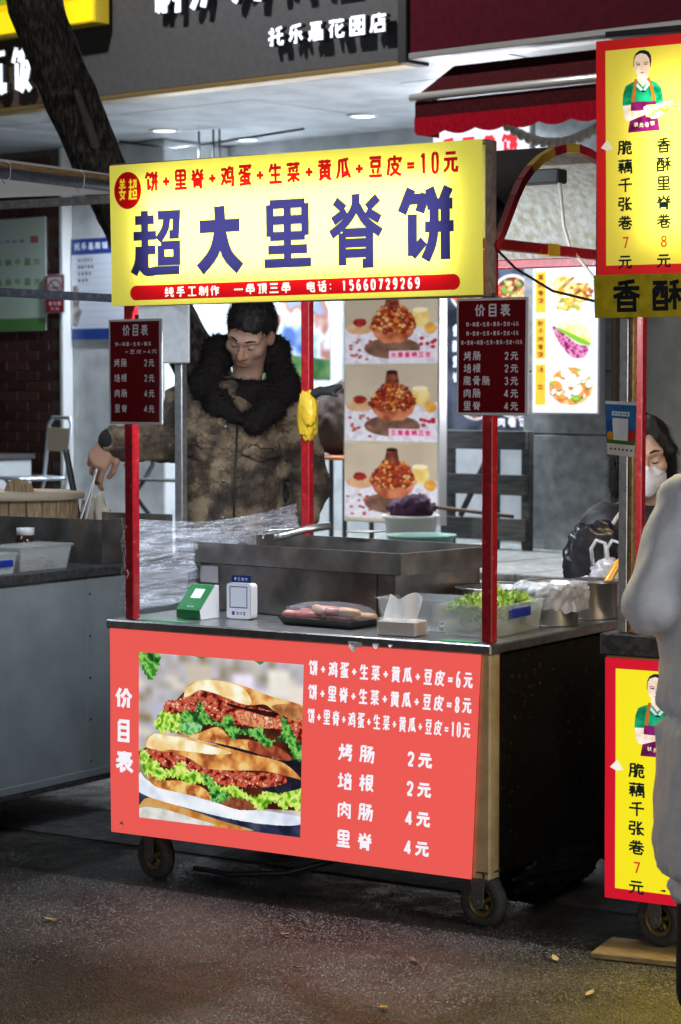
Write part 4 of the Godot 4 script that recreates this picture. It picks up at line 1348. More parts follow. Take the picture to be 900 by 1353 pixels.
	for s in [-0.12, 0.5]:
		part(t, "bench_end", tube([Vector3(s, 0, 0.18), Vector3(s, 0.14, 0.1), Vector3(s, 0.3, 0.08), Vector3(s, 0.4, -0.02), Vector3(s, 0.5, -0.1), Vector3(s, 0.58, -0.1)], 0.016), dark)
		part(t, "arm_rest", tube([Vector3(s, 0.58, -0.1), Vector3(s, 0.57, 0.1), Vector3(s, 0.5, 0.16), Vector3(s, 0.48, 0.1)], 0.014), dark)
		part(t, "leg", tube([Vector3(s, 0.3, 0.08), Vector3(s, 0.16, -0.06), Vector3(s, 0.0, -0.14)], 0.016), dark)
	for i in 4:
		part(t, "slat", slab(Vector3(-0.12, 0.4, -0.02 + i * 0.05), Vector3(0.5, 0.415, 0.02 + i * 0.05)), wood)
	t = shop_thing("folding_chair", "pale blue metal chair frame behind the left cart", "chair", -0.86, 0.42, 2.0, "", -20)
	var blue := mat("pale blue tube", lin(0.3, 0.34, 0.38), 0.4, 0.5)
	part(t, "back_frame", tube([Vector3(-0.2, 0.0, 0.1), Vector3(-0.2, 0.4, 0), Vector3(-0.2, 0.78, -0.04), Vector3(-0.15, 0.83, -0.05), Vector3(0.15, 0.83, -0.05), Vector3(0.2, 0.78, -0.04), Vector3(0.2, 0.4, 0), Vector3(0.2, 0.0, 0.1)], 0.014), blue)
	part(t, "seat", box(Vector3(0, 0.42, 0.16), Vector3(0.38, 0.025, 0.36), 0.01), blue)
	part(t, "backrest", box(Vector3(0, 0.68, -0.03), Vector3(0.37, 0.16, 0.012), 0.004), mat("tan seat back", lin(0.3, 0.26, 0.2), 0.7))
	for x in [-0.17, 0.17]:
		part(t, "leg", tube([Vector3(x, 0.42, 0.3), Vector3(x, 0, 0.0)], 0.012), blue)
	# things piled before the brown column
	t = shop_thing("counter", "pale low counter before the brown tiled column", "counter", -2.5, 0.42, 1.3)
	part(t, "body", slab(Vector3(-0.7, 0, -0.25), Vector3(0.34, 0.5, 0.2), 0.01), mat("pale laminate", lin(0.42, 0.45, 0.46), 0.5))
	part(t, "top", slab(Vector3(-0.72, 0.503, -0.27), Vector3(0.36, 0.54, 0.22), 0.006), mat("dark laminate", lin(0.06, 0.055, 0.06), 0.4))
	t = shop_thing("cloth_bag", "dark green cloth bag on the pale low counter", "bag", -2.66, 0.96, 1.3)
	part(t, "bag", flesh([["e", Vector3(0, 0.14, 0), Vector3(0.16, 0.17, 0.12), 0.03], ["e", Vector3(-0.1, 0.1, 0), Vector3(0.12, 0.12, 0.1), 0.05]], 0.02, Transform3D.IDENTITY, null, func(v): return sk.get_noise_3dv(v) * 0.03), mat("green cloth", lin(0.02, 0.09, 0.06), 0.9))
	# cables hanging from the soffit
	t = shop_thing("hanging_cables", "thin dark cables hanging from the soffit above the yellow sign", "cable", -0.55, 3.2, 0.9)
	for q in [[0.0, 0.36], [0.14, 0.3], [0.2, 0.42]]:
		part(t, "cable", tube([Vector3(q[0], 0.06, 0), Vector3(q[0] + 0.02, -q[1] * 0.5, 0.02), Vector3(q[0] - 0.02, -q[1], 0.0)], 0.008, 6), dark)
	part(t, "cable", tube([Vector3(-0.7, 0.03, 0.1), Vector3(-0.2, -0.05, 0.05), Vector3(0.2, -0.03, 0.0), Vector3(0.9, 0.02, -0.1)], 0.009, 6), dark)

func tree() -> void:
	var bark := worn("bark", [[0.25, lin(0.012, 0.01, 0.009)], [0.45, lin(0.03, 0.025, 0.021)], [0.58, lin(0.065, 0.055, 0.045)], [0.72, lin(0.13, 0.11, 0.09)]], 5.0, 0.95, 0.0, 0.02, 1.0, 71, Vector3(1, 0.25, 1))
	var t := thing("street_tree", "dark leaning street tree trunk behind the left cart", "tree", Vector3(-2.36, 0, -2.72))
	var path := [Vector3(0.12, -0.1, -0.05), Vector3(0.05, 0.3, -0.02), Vector3(-0.1, 0.9, 0.1), Vector3(-0.42, 1.55, 0.2), Vector3(-0.62, 1.95, 0.28), Vector3(-0.8, 2.36, 0.36), Vector3(-0.94, 2.75, 0.44), Vector3(-1.06, 3.15, 0.52), Vector3(-1.2, 3.8, 0.6), Vector3(-1.3, 4.6, 0.6)]
	var rad := [0.2, 0.16, 0.135, 0.12, 0.112, 0.116, 0.118, 0.118, 0.11, 0.09]
	# trunk with ridged bark: rings whose radius follows a stretched noise
	var cv := Curve3D.new()
	for p in path:
		cv.add_point(p)
	var st := tool_(true)
	var nn := noise(1.0, 72, 3)
	var rings := []
	var sides := 48
	var steps := 180
	var total := cv.get_baked_length()
	for i in steps + 1:
		var f := i / float(steps)
		var k := f * (path.size() - 1)
		var a := mini(int(k), path.size() - 2)
		var c: Vector3 = path[a].cubic_interpolate(path[a + 1], path[maxi(a - 1, 0)], path[mini(a + 2, path.size() - 1)], k - a)
		var r0: float = lerpf(rad[a], rad[a + 1], k - a)
		var ring := []
		for s in sides:
			var an := TAU * s / sides
			var q := Vector3(cos(an) * 9.0, c.y * 5.0, sin(an) * 9.0)
			var v := nn.get_noise_3dv(q * 0.32)
			var ridge := 1.0 - absf(nn.get_noise_3d(q.x * 0.55, q.y * 0.28, q.z * 0.55)) * 2.0
			ring.append(c + Vector3(cos(an), -0.1 * cos(an), sin(an)) * (r0 * (1.0 + 0.08 * v) + 0.022 * ridge - 0.012))
		rings.append(ring)
	for i in steps:
		for s in sides:
			var n := (s + 1) % sides
			quad(st, rings[i][n], rings[i][s], rings[i + 1][s], rings[i + 1][n])
	part(t, "trunk", st, bark)
	part(t, "limb", tube([path[9], Vector3(-1.8, 5.4, 0.9), Vector3(-2.3, 6.2, 1.0)], [0.085, 0.06, 0.03]), bark)
	part(t, "limb", tube([path[9], Vector3(-1.1, 5.6, 0.4), Vector3(-0.5, 6.6, 0.2)], [0.085, 0.06, 0.03]), bark)
	# a scar where the bark has come away
	var scar := tool_(true)
	flesh([["c", Vector3(-0.765, 2.55, 0.498), Vector3(-0.8, 2.68, 0.53), 0.018, 0.014, 0.02], ["c", Vector3(-0.745, 2.46, 0.475), Vector3(-0.765, 2.55, 0.498), 0.022, 0.018, 0.02]], 0.008, Transform3D.IDENTITY, scar)
	part(t, "bark_scar", scar, worn("bare wood", [[0.3, lin(0.1, 0.075, 0.07)], [0.7, lin(0.19, 0.145, 0.135)]], 9.0, 0.9, 0.0, 0.03, 0.2, 73))

# ------------------------------------------------------------------ the middle cart
func menu_print() -> Print:
	var red := Color(0.93, 0.36, 0.33)
	var p := Print.new(self, 1232, 622, 1.4, red)
	var Q := func(a: Array):
		var out := PackedVector2Array()
		for i in range(0, a.size(), 2):
			var u: float = (a[i] - 148.0) / 714.0
			out.append(Vector2(105 + 570 * u, 79 + 489 * (a[i + 1] - 168 - 60 * u) / (732 + 27 * u)))
		return out
	p.soft(105, 79, 570, 489, [Color(0.58, 0.52, 0.42), Color(0.68, 0.65, 0.62), Color(0.76, 0.75, 0.79), Color(0.7, 0.68, 0.66), Color(0.85, 0.82, 0.78)], 5, 24, [[0.62, 0.1, 3, 3, Color(0.93, 0.9, 0.95)], [0.72, 0.17, 3, 3, Color(0.9, 0.86, 0.92)], [0.82, 0.06, 3, 4, Color(0.92, 0.9, 0.86)], [0.92, 0.14, 2, 4, Color(0.93, 0.88, 0.84)], [0.3, 0.05, 4, 3, Color(0.8, 0.76, 0.7)], [0.1, 0.3, 4, 4, Color(0.74, 0.74, 0.8)]])
	var green := [Color(0.1, 0.26, 0.12), Color(0.2, 0.48, 0.2), Color(0.36, 0.66, 0.28), Color(0.6, 0.85, 0.4), Color(0.24, 0.52, 0.2)]
	var lime := [Color(0.3, 0.55, 0.12), Color(0.55, 0.78, 0.2), Color(0.78, 0.9, 0.35), Color(0.93, 0.97, 0.6), Color(0.5, 0.75, 0.2)]
	var meat := [Color(0.3, 0.07, 0.06), Color(0.55, 0.15, 0.1), Color(0.72, 0.28, 0.2), Color(0.85, 0.45, 0.33), Color(0.62, 0.2, 0.14), Color(0.9, 0.62, 0.5)]
	var crust := [Color(0.62, 0.34, 0.18), Color(0.8, 0.5, 0.25), Color(0.9, 0.66, 0.36), Color(0.95, 0.8, 0.52)]
	var cream := [Color(0.93, 0.78, 0.5), Color(0.97, 0.88, 0.66), Color(0.99, 0.96, 0.82), Color(1.0, 0.99, 0.92)]
	p.patch(p.curve(Q.call([145, 170, 240, 175, 238, 230, 222, 270, 200, 292, 178, 268, 158, 225]), 3.2, 17.0, 7), green, 0.02, 7)
	p.patch(Q.call([262, 440, 350, 345, 470, 300, 640, 340, 862, 415, 862, 735, 780, 660, 640, 620, 520, 580, 400, 552, 300, 520, 240, 500]), [Color(0.2, 0.08, 0.07), Color(0.36, 0.16, 0.1)], 0.02, 37)
	p.patch(Q.call([152, 605, 230, 560, 480, 600, 640, 640, 862, 735, 862, 868, 700, 862, 560, 830, 440, 800, 240, 760, 180, 710]), [Color(0.2, 0.09, 0.07), Color(0.36, 0.18, 0.1)], 0.02, 38)
	p.poly(Q.call([390, 186, 450, 192, 430, 200]), Color(0.3, 0.5, 0.25))
	p.poly(Q.call([655, 210, 702, 212, 680, 228]), Color(0.3, 0.5, 0.25))
	p.patch(p.curve(Q.call([153, 780, 400, 868, 862, 930, 862, 990, 153, 905])), [Color(0.1, 0.12, 0.2), Color(0.16, 0.2, 0.32), Color(0.3, 0.3, 0.36)], 0.01, 9)
	p.patch(p.curve(Q.call([155, 838, 205, 812, 330, 850, 520, 915, 650, 952, 600, 955, 155, 906])), [Color(0.72, 0.45, 0.18), Color(0.85, 0.6, 0.3), Color(0.8, 0.66, 0.45)], 0.012, 11)
	p.patch(p.curve(Q.call([155, 858, 250, 862, 400, 905, 480, 936, 155, 906])), [Color(0.8, 0.8, 0.78), Color(0.93, 0.92, 0.9)], 0.02, 12)
	p.patch(p.curve(Q.call([153, 700, 200, 742, 380, 800, 520, 843, 640, 862, 700, 868, 862, 896, 862, 928, 770, 934, 600, 914, 400, 868, 153, 790])), [Color(0.8, 0.84, 0.92), Color(0.93, 0.95, 0.98), Color(0.99, 0.99, 1.0)], 0.008, 13)
	p.patch(p.curve(Q.call([188, 706, 260, 735, 340, 738, 440, 770, 472, 822, 380, 802, 250, 772, 205, 748])), crust, 0.02, 15)
	p.patch(p.curve(Q.call([500, 822, 560, 803, 650, 828, 682, 862, 600, 866, 520, 842])), [Color(0.45, 0.22, 0.14), Color(0.66, 0.38, 0.24)], 0.03, 16)
	p.patch(p.curve(Q.call([152, 600, 230, 600, 300, 610, 380, 640, 450, 682, 480, 676, 525, 690, 650, 700, 790, 712, 797, 745, 700, 767, 560, 762, 480, 740, 400, 712, 300, 680, 230, 665, 152, 640]), 2.0, 13.0, 17), meat, 0.035, 17)
	p.patch(p.curve(Q.call([152, 610, 182, 602, 205, 640, 236, 652, 250, 680, 300, 686, 320, 660, 352, 655, 372, 690, 412, 690, 430, 716, 474, 722, 500, 752, 528, 764, 570, 756, 606, 776, 650, 806, 682, 800, 720, 776, 770, 792, 862, 765, 862, 872, 820, 850, 790, 866, 744, 830, 700, 866, 672, 862, 640, 826, 580, 812, 540, 790, 500, 826, 470, 815, 466, 770, 420, 748, 380, 752, 340, 732, 290, 722, 240, 738, 205, 712, 172, 706]), 3.6, 16.0, 19), lime, 0.025, 19)
	p.patch(p.curve(Q.call([430, 700, 480, 730, 500, 775, 560, 800, 530, 830, 480, 826, 462, 770]), 3.2, 17.0, 20), green, 0.03, 20)
	p.patch(p.curve(Q.call([520, 575, 640, 606, 760, 640, 862, 650, 862, 735, 780, 660, 640, 622, 500, 578])), [Color(0.06, 0.06, 0.1), Color(0.14, 0.12, 0.17)], 0.02, 21)
	p.patch(p.curve(Q.call([795, 712, 862, 735, 862, 768, 760, 790, 700, 772, 797, 748])), [Color(0.08, 0.08, 0.13), Color(0.16, 0.16, 0.22)], 0.02, 22)
	p.patch(p.curve(Q.call([180, 588, 184, 552, 205, 534, 232, 527, 330, 540, 480, 575, 640, 618, 780, 655, 862, 728, 824, 722, 700, 694, 560, 692, 452, 682, 382, 642, 300, 612, 230, 602])), crust, 0.012, 23, Vector2(-0.4, -0.5))
	p.patch(p.curve(Q.call([184, 586, 188, 552, 208, 536, 235, 530, 340, 548, 430, 572, 560, 612, 500, 622, 400, 612, 300, 600, 230, 598])), cream, 0.012, 24)
	p.patch(p.curve(Q.call([318, 494, 400, 528, 500, 500, 560, 548, 640, 558, 760, 588, 822, 642, 760, 642, 640, 606, 520, 576, 400, 552, 332, 526])), crust, 0.02, 25)
	p.patch(p.curve(Q.call([640, 560, 760, 588, 822, 642, 760, 640, 650, 608])), [Color(0.5, 0.2, 0.14), Color(0.7, 0.34, 0.22)], 0.03, 26)
	p.patch(p.curve(Q.call([262, 440, 272, 386, 322, 380, 380, 350, 430, 338, 540, 375, 620, 405, 740, 430, 862, 470, 862, 560, 800, 520, 700, 500, 600, 490, 500, 475, 420, 445, 330, 432]), 2.0, 13.0, 27), meat, 0.035, 27)
	p.patch(p.curve(Q.call([540, 395, 620, 415, 760, 440, 720, 455, 640, 432, 560, 412])), [Color(0.1, 0.05, 0.08), Color(0.25, 0.08, 0.08)], 0.03, 28)
	p.patch(p.curve(Q.call([580, 430, 660, 440, 775, 478, 760, 502, 690, 505, 620, 490, 590, 470])), [Color(0.8, 0.42, 0.3), Color(0.95, 0.7, 0.5), Color(0.7, 0.3, 0.2), Color(0.97, 0.85, 0.7)], 0.03, 29)
	p.patch(p.curve(Q.call([215, 488, 232, 452, 262, 428, 300, 442, 330, 440, 352, 470, 345, 510, 300, 525, 275, 515, 250, 530, 232, 512]), 3.6, 16.0, 30), lime, 0.03, 30)
	p.patch(p.curve(Q.call([330, 465, 352, 425, 400, 432, 412, 388, 432, 398, 452, 440, 510, 482, 528, 452, 562, 450, 580, 502, 640, 508, 690, 500, 700, 530, 722, 552, 750, 556, 776, 520, 772, 452, 800, 480, 835, 545, 862, 590, 862, 648, 826, 634, 800, 575, 752, 560, 724, 592, 690, 575, 660, 548, 600, 530, 578, 556, 552, 540, 530, 510, 480, 490, 436, 492, 420, 520, 372, 535, 335, 515]), 3.2, 17.0, 31), green, 0.028, 31)
	p.patch(p.curve(Q.call([338, 490, 380, 478, 430, 492, 420, 520, 372, 533, 342, 512])), [Color(0.4, 0.7, 0.4), Color(0.65, 0.88, 0.6), Color(0.3, 0.6, 0.3)], 0.03, 32)
	p.patch(p.curve(Q.call([350, 366, 358, 332, 380, 310, 420, 294, 470, 290, 560, 305, 640, 330, 730, 366, 862, 408, 862, 462, 826, 472, 742, 428, 700, 402, 640, 405, 590, 398, 540, 375, 430, 340, 372, 368])), crust, 0.012, 33, Vector2(-0.3, -0.6))
	p.patch(p.curve(Q.call([352, 364, 360, 334, 382, 313, 420, 297, 470, 293, 560, 309, 610, 332, 640, 372, 640, 402, 592, 395, 540, 372, 430, 337, 372, 362])), cream, 0.012, 34)
	p.patch(p.curve(Q.call([735, 405, 800, 400, 862, 420, 862, 460, 826, 470, 745, 428])), [Color(0.6, 0.36, 0.2), Color(0.78, 0.55, 0.34)], 0.03, 35)
	var r := chance(36)
	for i in 46:
		var up := i < 22
		var c: Vector2 = Q.call([rnd(r, 290, 560) if up else rnd(r, 240, 780), 0])[0]
		var x := rnd(r, 300, 540) if up else (rnd(r, 250, 420) if i < 32 else rnd(r, 500, 780))
		var y := (365 + (x - 300) * 0.28 + rnd(r, 0, 50)) if up else ((620 + (x - 250) * 0.3 + rnd(r, 0, 30)) if i < 32 else (695 + (x - 500) * 0.06 + rnd(r, 0, 48)))
		c = Q.call([x, y])[0]
		p.oval(c.x, c.y, rnd(r, 1.5, 5), rnd(r, 1, 3), Color(0.98, 0.85, 0.75), rnd(r, -0.6, 0.6))
	p.smooth(105, 79, 570, 489, 2.2)
	p.rect(0, 0, 105, 622, red)
	p.rect(675, 0, 557, 622, red)
	p.rect(0, 568, 1232, 54, red)
	p.rect(0, 0, 1232, 79, red)
	# the words
	var w := Color(0.98, 0.97, 1.0)
	p.glyph("价", 15, 184, 70, 68, 11, w)
	p.glyph("目", 18, 280, 62, 72, 11, w)
	p.glyph("表", 15, 371, 74, 72, 11, w)
	p.words("饼+鸡蛋+生菜+黄瓜+豆皮=6元", 690, 61, 522, 48, 5.7, w)
	p.words("饼+里脊+生菜+黄瓜+豆皮=8元", 690, 129, 522, 48, 5.7, w)
	p.words("饼+里脊+鸡蛋+生菜+黄瓜+豆皮=10元", 690, 197, 521, 46, 4.7, w)
	var k := 0
	for row in [["烤", "肠", "2"], ["培", "根", "2"], ["肉", "肠", "4"], ["里", "脊", "4"]]:
		var y := 285 + k * 81
		p.glyph(row[0], 793, y, 52, 54, 6.8, w)
		p.glyph(row[1], 863, y, 52, 54, 6.8, w)
		p.glyph(row[2], 1015, y + 6, 28, 45, 7.6, w)
		p.glyph("元", 1048, y + 5, 51, 46, 7.6, w)
		k += 1
	return p

func top_print() -> Print:
	var p := Print.new(self, 1230, 404, 1.66, Color(0.975, 0.955, 0.4))
	var red := Color(0.68, 0.04, 0.08)
	var blue := Color(0.11, 0.11, 0.27)
	p.oval(65, 74, 49, 53, Color(0.66, 0.02, 0.05))
	p.glyph("姜", 30, 38, 32, 66, 5.4, Color(0.96, 0.85, 0.2))
	p.glyph("超", 66, 38, 34, 66, 5.0, Color(0.96, 0.85, 0.2))
	p.words("饼+里脊+鸡蛋+生菜+黄瓜+豆皮=10元", 126, 21, 1034, 64, 8.2, red, 0.12)
	var edge := Color(0.4, 0.44, 0.05)
	for q in [["超", 69, 118, 190, 213, 27], ["大", 292, 111, 188, 222, 38], ["里", 520, 114, 189, 210, 27], ["脊", 740, 105, 194, 226, 27], ["饼", 964, 99, 194, 228, 31]]:
		p.glyph(q[0], q[1], q[2], q[3], q[4], q[5], edge)
		p.glyph(q[0], q[1] + 1.6, q[2] + 1.6, q[3] - 3.2, q[4] - 3.2, q[5] - 3.4, blue)
	var barc := Color(0.75, 0.06, 0.1)
	p.rect(90, 347, 1048, 42, barc)
	p.oval(90, 368, 22, 21, barc)
	p.oval(1138, 368, 22, 21, barc)
	p.words("纯手工制作", 190, 352, 195, 33, 4.6, Color.WHITE)
	p.words("一串顶三串", 430, 351, 195, 33, 4.6, Color.WHITE)
	p.words("电话:", 672, 351, 88, 33, 4.6, Color.WHITE)
	p.words("15660729269", 788, 351, 251, 33, 5.6, Color.WHITE, 0.1)
	return p

func price_print(left: bool) -> Print:
	var p := Print.new(self, 212, 308, 3, Color(0.82, 0.82, 0.84))
	p.rect(6, 6, 200, 296, Color(0.42, 0.03, 0.07))
	var w := Color(0.86, 0.84, 0.87)
	p.words("价目表", 54, 14, 108, 36, 4.6, w)
	if left:
		p.words("饼+鸡蛋+生菜+黄瓜", 24, 66, 150, 13, 1.8, w)
		p.words("+豆皮=4元", 64, 88, 134, 14, 1.8, w)
	else:
		p.words("饼+鸡蛋+生菜+黄瓜+豆皮=6元", 28, 62, 158, 13, 1.7, w)
		p.words("饼+里脊+生菜+黄瓜+豆皮=8元", 28, 86, 158, 13, 1.7, w)
		p.words("饼+里脊+鸡蛋+生菜+黄瓜+豆皮=10元", 12, 110, 186, 13, 1.6, w)
	var rows := [["烤肠", "2"], ["培根", "2"], ["肉肠", "4"], ["里脊", "4"]] if left else [["烤肠", "2"], ["培根", "2"], ["脆骨肠", "3"], ["肉肠", "4"], ["里脊", "4"]]
	var k := 0
	for row in rows:
		var y: float = (114 + k * 45) if left else (138 + k * 33)
		var n := 0
		for ch in row[0]:
			p.glyph(ch, 20 + n * 28, y, 25, 27, 3.4, w)
			n += 1
		p.glyph(row[1], 142, y + 3, 16, 23, 3.8, w)
		p.glyph("元", 160, y + 2, 27, 25, 3.6, w)
		k += 1
	return p

func caster(parent: Node, at: Vector3, turn: float) -> void:
	var rubber := worn("worn rubber", [[0.2, lin(0.018, 0.018, 0.017)], [0.5, lin(0.035, 0.034, 0.032)], [0.8, lin(0.07, 0.068, 0.062)]], 9.0, 0.8, 0.0, 0.03, 0.1, 81)
	var brass := worn("tarnished hub", [[0.2, lin(0.09, 0.07, 0.03)], [0.5, lin(0.2, 0.15, 0.05)], [0.8, lin(0.32, 0.25, 0.1)]], 14.0, 0.45, 0.6, 0.03, 0.0, 82)
	var zinc := worn("dirty zinc", [[0.2, lin(0.06, 0.058, 0.055)], [0.5, lin(0.13, 0.128, 0.125)], [0.8, lin(0.2, 0.2, 0.2)]], 12.0, 0.5, 0.6, 0.03, 0.1, 83)
	var w := Node3D.new()
	w.name = "wheel"
	parent.add_child(w, true)
	w.position = at
	w.rotation.y = deg_to_rad(turn)
	var flat := Transform3D(Basis(Vector3.RIGHT, PI / 2), Vector3(0, 0.07, 0))
	part(w, "tyre", lathe([Vector2(0.042, -0.018), Vector2(0.056, -0.021), Vector2(0.066, -0.017), Vector2(0.07, -0.007), Vector2(0.07, 0.007), Vector2(0.066, 0.017), Vector2(0.056, 0.021), Vector2(0.042, 0.018), Vector2(0.042, -0.018)], 44, null, flat), rubber)
	var rim := lathe([Vector2(0.034, -0.014), Vector2(0.044, -0.016), Vector2(0.0445, 0.016), Vector2(0.034, 0.014), Vector2(0.03, 0.006), Vector2(0.03, -0.006), Vector2(0.034, -0.014)], 36, null, flat)
	lathe([Vector2(0.0, -0.02), Vector2(0.014, -0.02), Vector2(0.014, 0.02), Vector2(0.0, 0.02)], 18, rim, flat)
	for k in 5:
		var a := TAU * k / 5 + 0.3
		box(Vector3(0.022, 0, 0), Vector3(0.03, 0.012, 0.012), 0.002, rim, Transform3D(Basis(Vector3.BACK, a), Vector3(0, 0.07, 0)))
	part(w, "rim", rim, brass)
	var fork := tool_()
	for s in [-1, 1]:
		prism(PackedVector2Array([Vector2(-0.014, 0.056), Vector2(0, 0.05), Vector2(0.014, 0.056), Vector2(0.026, 0.15), Vector2(-0.026, 0.15)]), s * 0.027 - 0.002, s * 0.027 + 0.002, fork)
	box(Vector3(0, 0.152, 0), Vector3(0.07, 0.006, 0.064), 0.002, fork)
	part(w, "fork", fork, zinc)
	part(w, "axle_bolt", lathe([Vector2(0.0, -0.036), Vector2(0.009, -0.036), Vector2(0.009, 0.036), Vector2(0.0, 0.036)], 8, null, flat, false), zinc)

# an open-fronted sign box, white inside
func hollow_box(t: Node3D, a: Vector3, b: Vector3, outside: Material, inside: Material) -> void:
	var box_part := part(t, "sign_box", slab(Vector3(a.x, a.y, a.z), Vector3(b.x, b.y, a.z + 0.006), 0.001), outside)
	part(box_part, "side", slab(Vector3(a.x, a.y, a.z + 0.0062), Vector3(a.x + 0.006, b.y, b.z), 0.001), outside)
	part(box_part, "side", slab(Vector3(b.x - 0.006, a.y, a.z + 0.0062), Vector3(b.x, b.y, b.z), 0.001), outside)
	part(box_part, "side", slab(Vector3(a.x + 0.0062, a.y, a.z + 0.0062), Vector3(b.x - 0.0062, a.y + 0.006, b.z), 0.001), outside)
	part(box_part, "side", slab(Vector3(a.x + 0.0062, b.y - 0.006, a.z + 0.0062), Vector3(b.x - 0.0062, b.y, b.z), 0.001), outside)
	part(box_part, "reflector", slab(Vector3(a.x + 0.008, a.y + 0.008, a.z + 0.0065), Vector3(b.x - 0.008, b.y - 0.008, a.z + 0.008), 0.0), inside)

# unseen tubes inside a sign box, placed to pale the middle of its printed face
func back_lamps(t: Node3D, at: Vector3, size: Vector2, c: Color, energy: float) -> void:
	var m := mat("sign tube", lin(0.9, 0.9, 0.9), 0.4)
	m.emission_enabled = true
	m.emission = Color(1.0, 0.98, 0.95)
	m.emission_energy_multiplier = 1.5
	for k in [-0.3, 0.3]:
		part(t, "unseen_light_tube", tube([at + Vector3(-size.x / 2, size.y * k, -0.001), at + Vector3(size.x / 2, size.y * k, -0.001)], 0.004, 8), m)
	area_light(t, at + Vector3(0, 0, 0.006), Vector3(0, 0, 1), size, c, energy)

func middle_cart() -> void:
	var t := thing("food_cart", "red fronted flatbread cart with yellow sign in the middle", "food cart")
	var steel := worn("stained steel", [[0.2, lin(0.3, 0.295, 0.29)], [0.5, lin(0.37, 0.365, 0.36)], [0.8, lin(0.42, 0.42, 0.42)]], 2.0, 0.3, 0.85, 0.02, 0.02, 84)
	var red := worn("red post paint", [[0.1, lin(0.16, 0.01, 0.015)], [0.4, lin(0.3, 0.007, 0.013)], [0.7, lin(0.36, 0.009, 0.016)], [0.86, lin(0.36, 0.01, 0.018)], [0.93, lin(0.4, 0.28, 0.25)]], 2.2, 0.35, 0.0, 0.03, 0.02, 85)
	var black := mat("black side film", Color.WHITE, 0.55)
	black.albedo_texture = noise_tex(0.05, 86, [[0.0, lin(0.004, 0.004, 0.004)], [0.6, lin(0.007, 0.006, 0.005)], [0.8, lin(0.009, 0.008, 0.007)], [0.83, lin(0.1, 0.07, 0.04)], [0.93, lin(0.2, 0.14, 0.08)]], 512, 3)
	black.uv1_triplanar = true
	black.uv1_world_triplanar = true
	black.uv1_scale = Vector3.ONE * 1.6
	var tan := worn("yellowed metal edge", [[0.2, lin(0.42, 0.31, 0.15)], [0.5, lin(0.48, 0.36, 0.18)], [0.8, lin(0.52, 0.4, 0.22)]], 1.2, 0.6, 0.1, 0.02, 0.03, 87)
	# body
	part(t, "front_light_box", slab(Vector3(-1.272, 0.132, -0.06), Vector3(-0.001, 0.753, -0.004), 0.004), tan)
	var pr := menu_print()
	part(t, "front_sign", sheet(Vector3(-1.271, 0.753, 0.002), Vector3(-0.024, 0.752, 0.002), Vector3(-0.05, 0.133, 0.004), Vector3(-1.27, 0.134, 0.004), 40, 20, 0.0016, 1.3), printed("menu print", pr.tex(), 0.9, 0.32))
	area_light(t, Vector3(-0.64, 0.44, 0.02), Vector3(0, 0, 1), Vector2(1.2, 0.58), Color(1.0, 0.5, 0.44), 0.16)
	# corners of the vinyl that have come away and curl forward
	var torn := mat("torn vinyl back", lin(0.6, 0.58, 0.58), 0.5)
	for q in [[-0.44, 0.75, 0.035, -0.03], [-0.36, 0.749, 0.022, -0.016], [-1.235, 0.16, 0.016, 0.012], [-0.31, 0.7495, 0.014, -0.01]]:
		var curl := tool_(true)
		tri(curl, Vector3(q[0], q[1], 0.006), Vector3(q[0] + q[2] * 0.6, q[1] + q[3], 0.011), Vector3(q[0] + q[2], q[1], 0.006))
		tri(curl, Vector3(q[0], q[1], 0.006), Vector3(q[0] + q[2] * 0.2, q[1] + q[3] * 0.5, 0.012), Vector3(q[0] + q[2] * 0.6, q[1] + q[3], 0.011))
		part(t, "torn_vinyl", curl, torn)
	part(t, "side_panel", slab(Vector3(-0.02, 0.14, -0.985), Vector3(-0.004, 0.733, -0.062), 0.002), black)
	part(t, "side_panel", slab(Vector3(-1.27, 0.14, -0.985), Vector3(-1.254, 0.733, -0.062), 0.002), steel)
	part(t, "back_panel", slab(Vector3(-1.25, 0.14, -0.985), Vector3(-0.024, 0.733, -0.97), 0.002), steel)
	part(t, "floor_panel", slab(Vector3(-1.252, 0.145, -0.968), Vector3(-0.022, 0.16, -0.064), 0.002), black)
	part(t, "counter_top", slab(Vector3(-1.285, 0.737, -1.0), Vector3(0.006, 0.765, 0.006), 0.004), steel)
	# posts, rails
	for q in [[-1.212, -0.03, 1.81], [-0.018, -0.03, 1.81], [-1.232, -1.0, 1.81], [-0.018, -0.96, 1.81]]:
		part(t, "post", slab(Vector3(q[0] - 0.016, 0.767, q[1] - 0.016), Vector3(q[0] + 0.016, q[2], q[1] + 0.016), 0.003), red)
	part(t, "rail", slab(Vector3(-0.034, 1.811, -0.976), Vector3(-0.002, 1.84, -0.014), 0.003), red)
	part(t, "rail", slab(Vector3(-1.266, 1.811, -0.976), Vector3(-1.234, 1.84, -0.014), 0.003), red)
	part(t, "rail", slab(Vector3(-1.23, 1.812, -0.976), Vector3(-0.036, 1.84, -0.944), 0.003), red)
	part(t, "rail", slab(Vector3(-1.23, 1.812, -0.046), Vector3(-0.036, 1.84, -0.014), 0.003), red)
	part(t, "tape", slab(Vector3(-0.036, 1.809, -0.4), Vector3(0.0, 1.842, -0.33), 0.002), mat("yellow tape", lin(0.6, 0.36, 0.03), 0.4))
	# yellow rag tied round the rear left post
	var yn := noise(12.0, 88, 2)
	var yw := worn("yellow plastic", [[0.3, lin(0.6, 0.36, 0.02)], [0.7, lin(0.75, 0.5, 0.04)]], 8.0, 0.28, 0.0, 0.03, 0.1, 89)
	part(t, "yellow_wrap", crumpled(Vector3(0.062, 0.16, 0.062), 96, 30), yw).position = Vector3(-1.224, 1.355, -0.99)
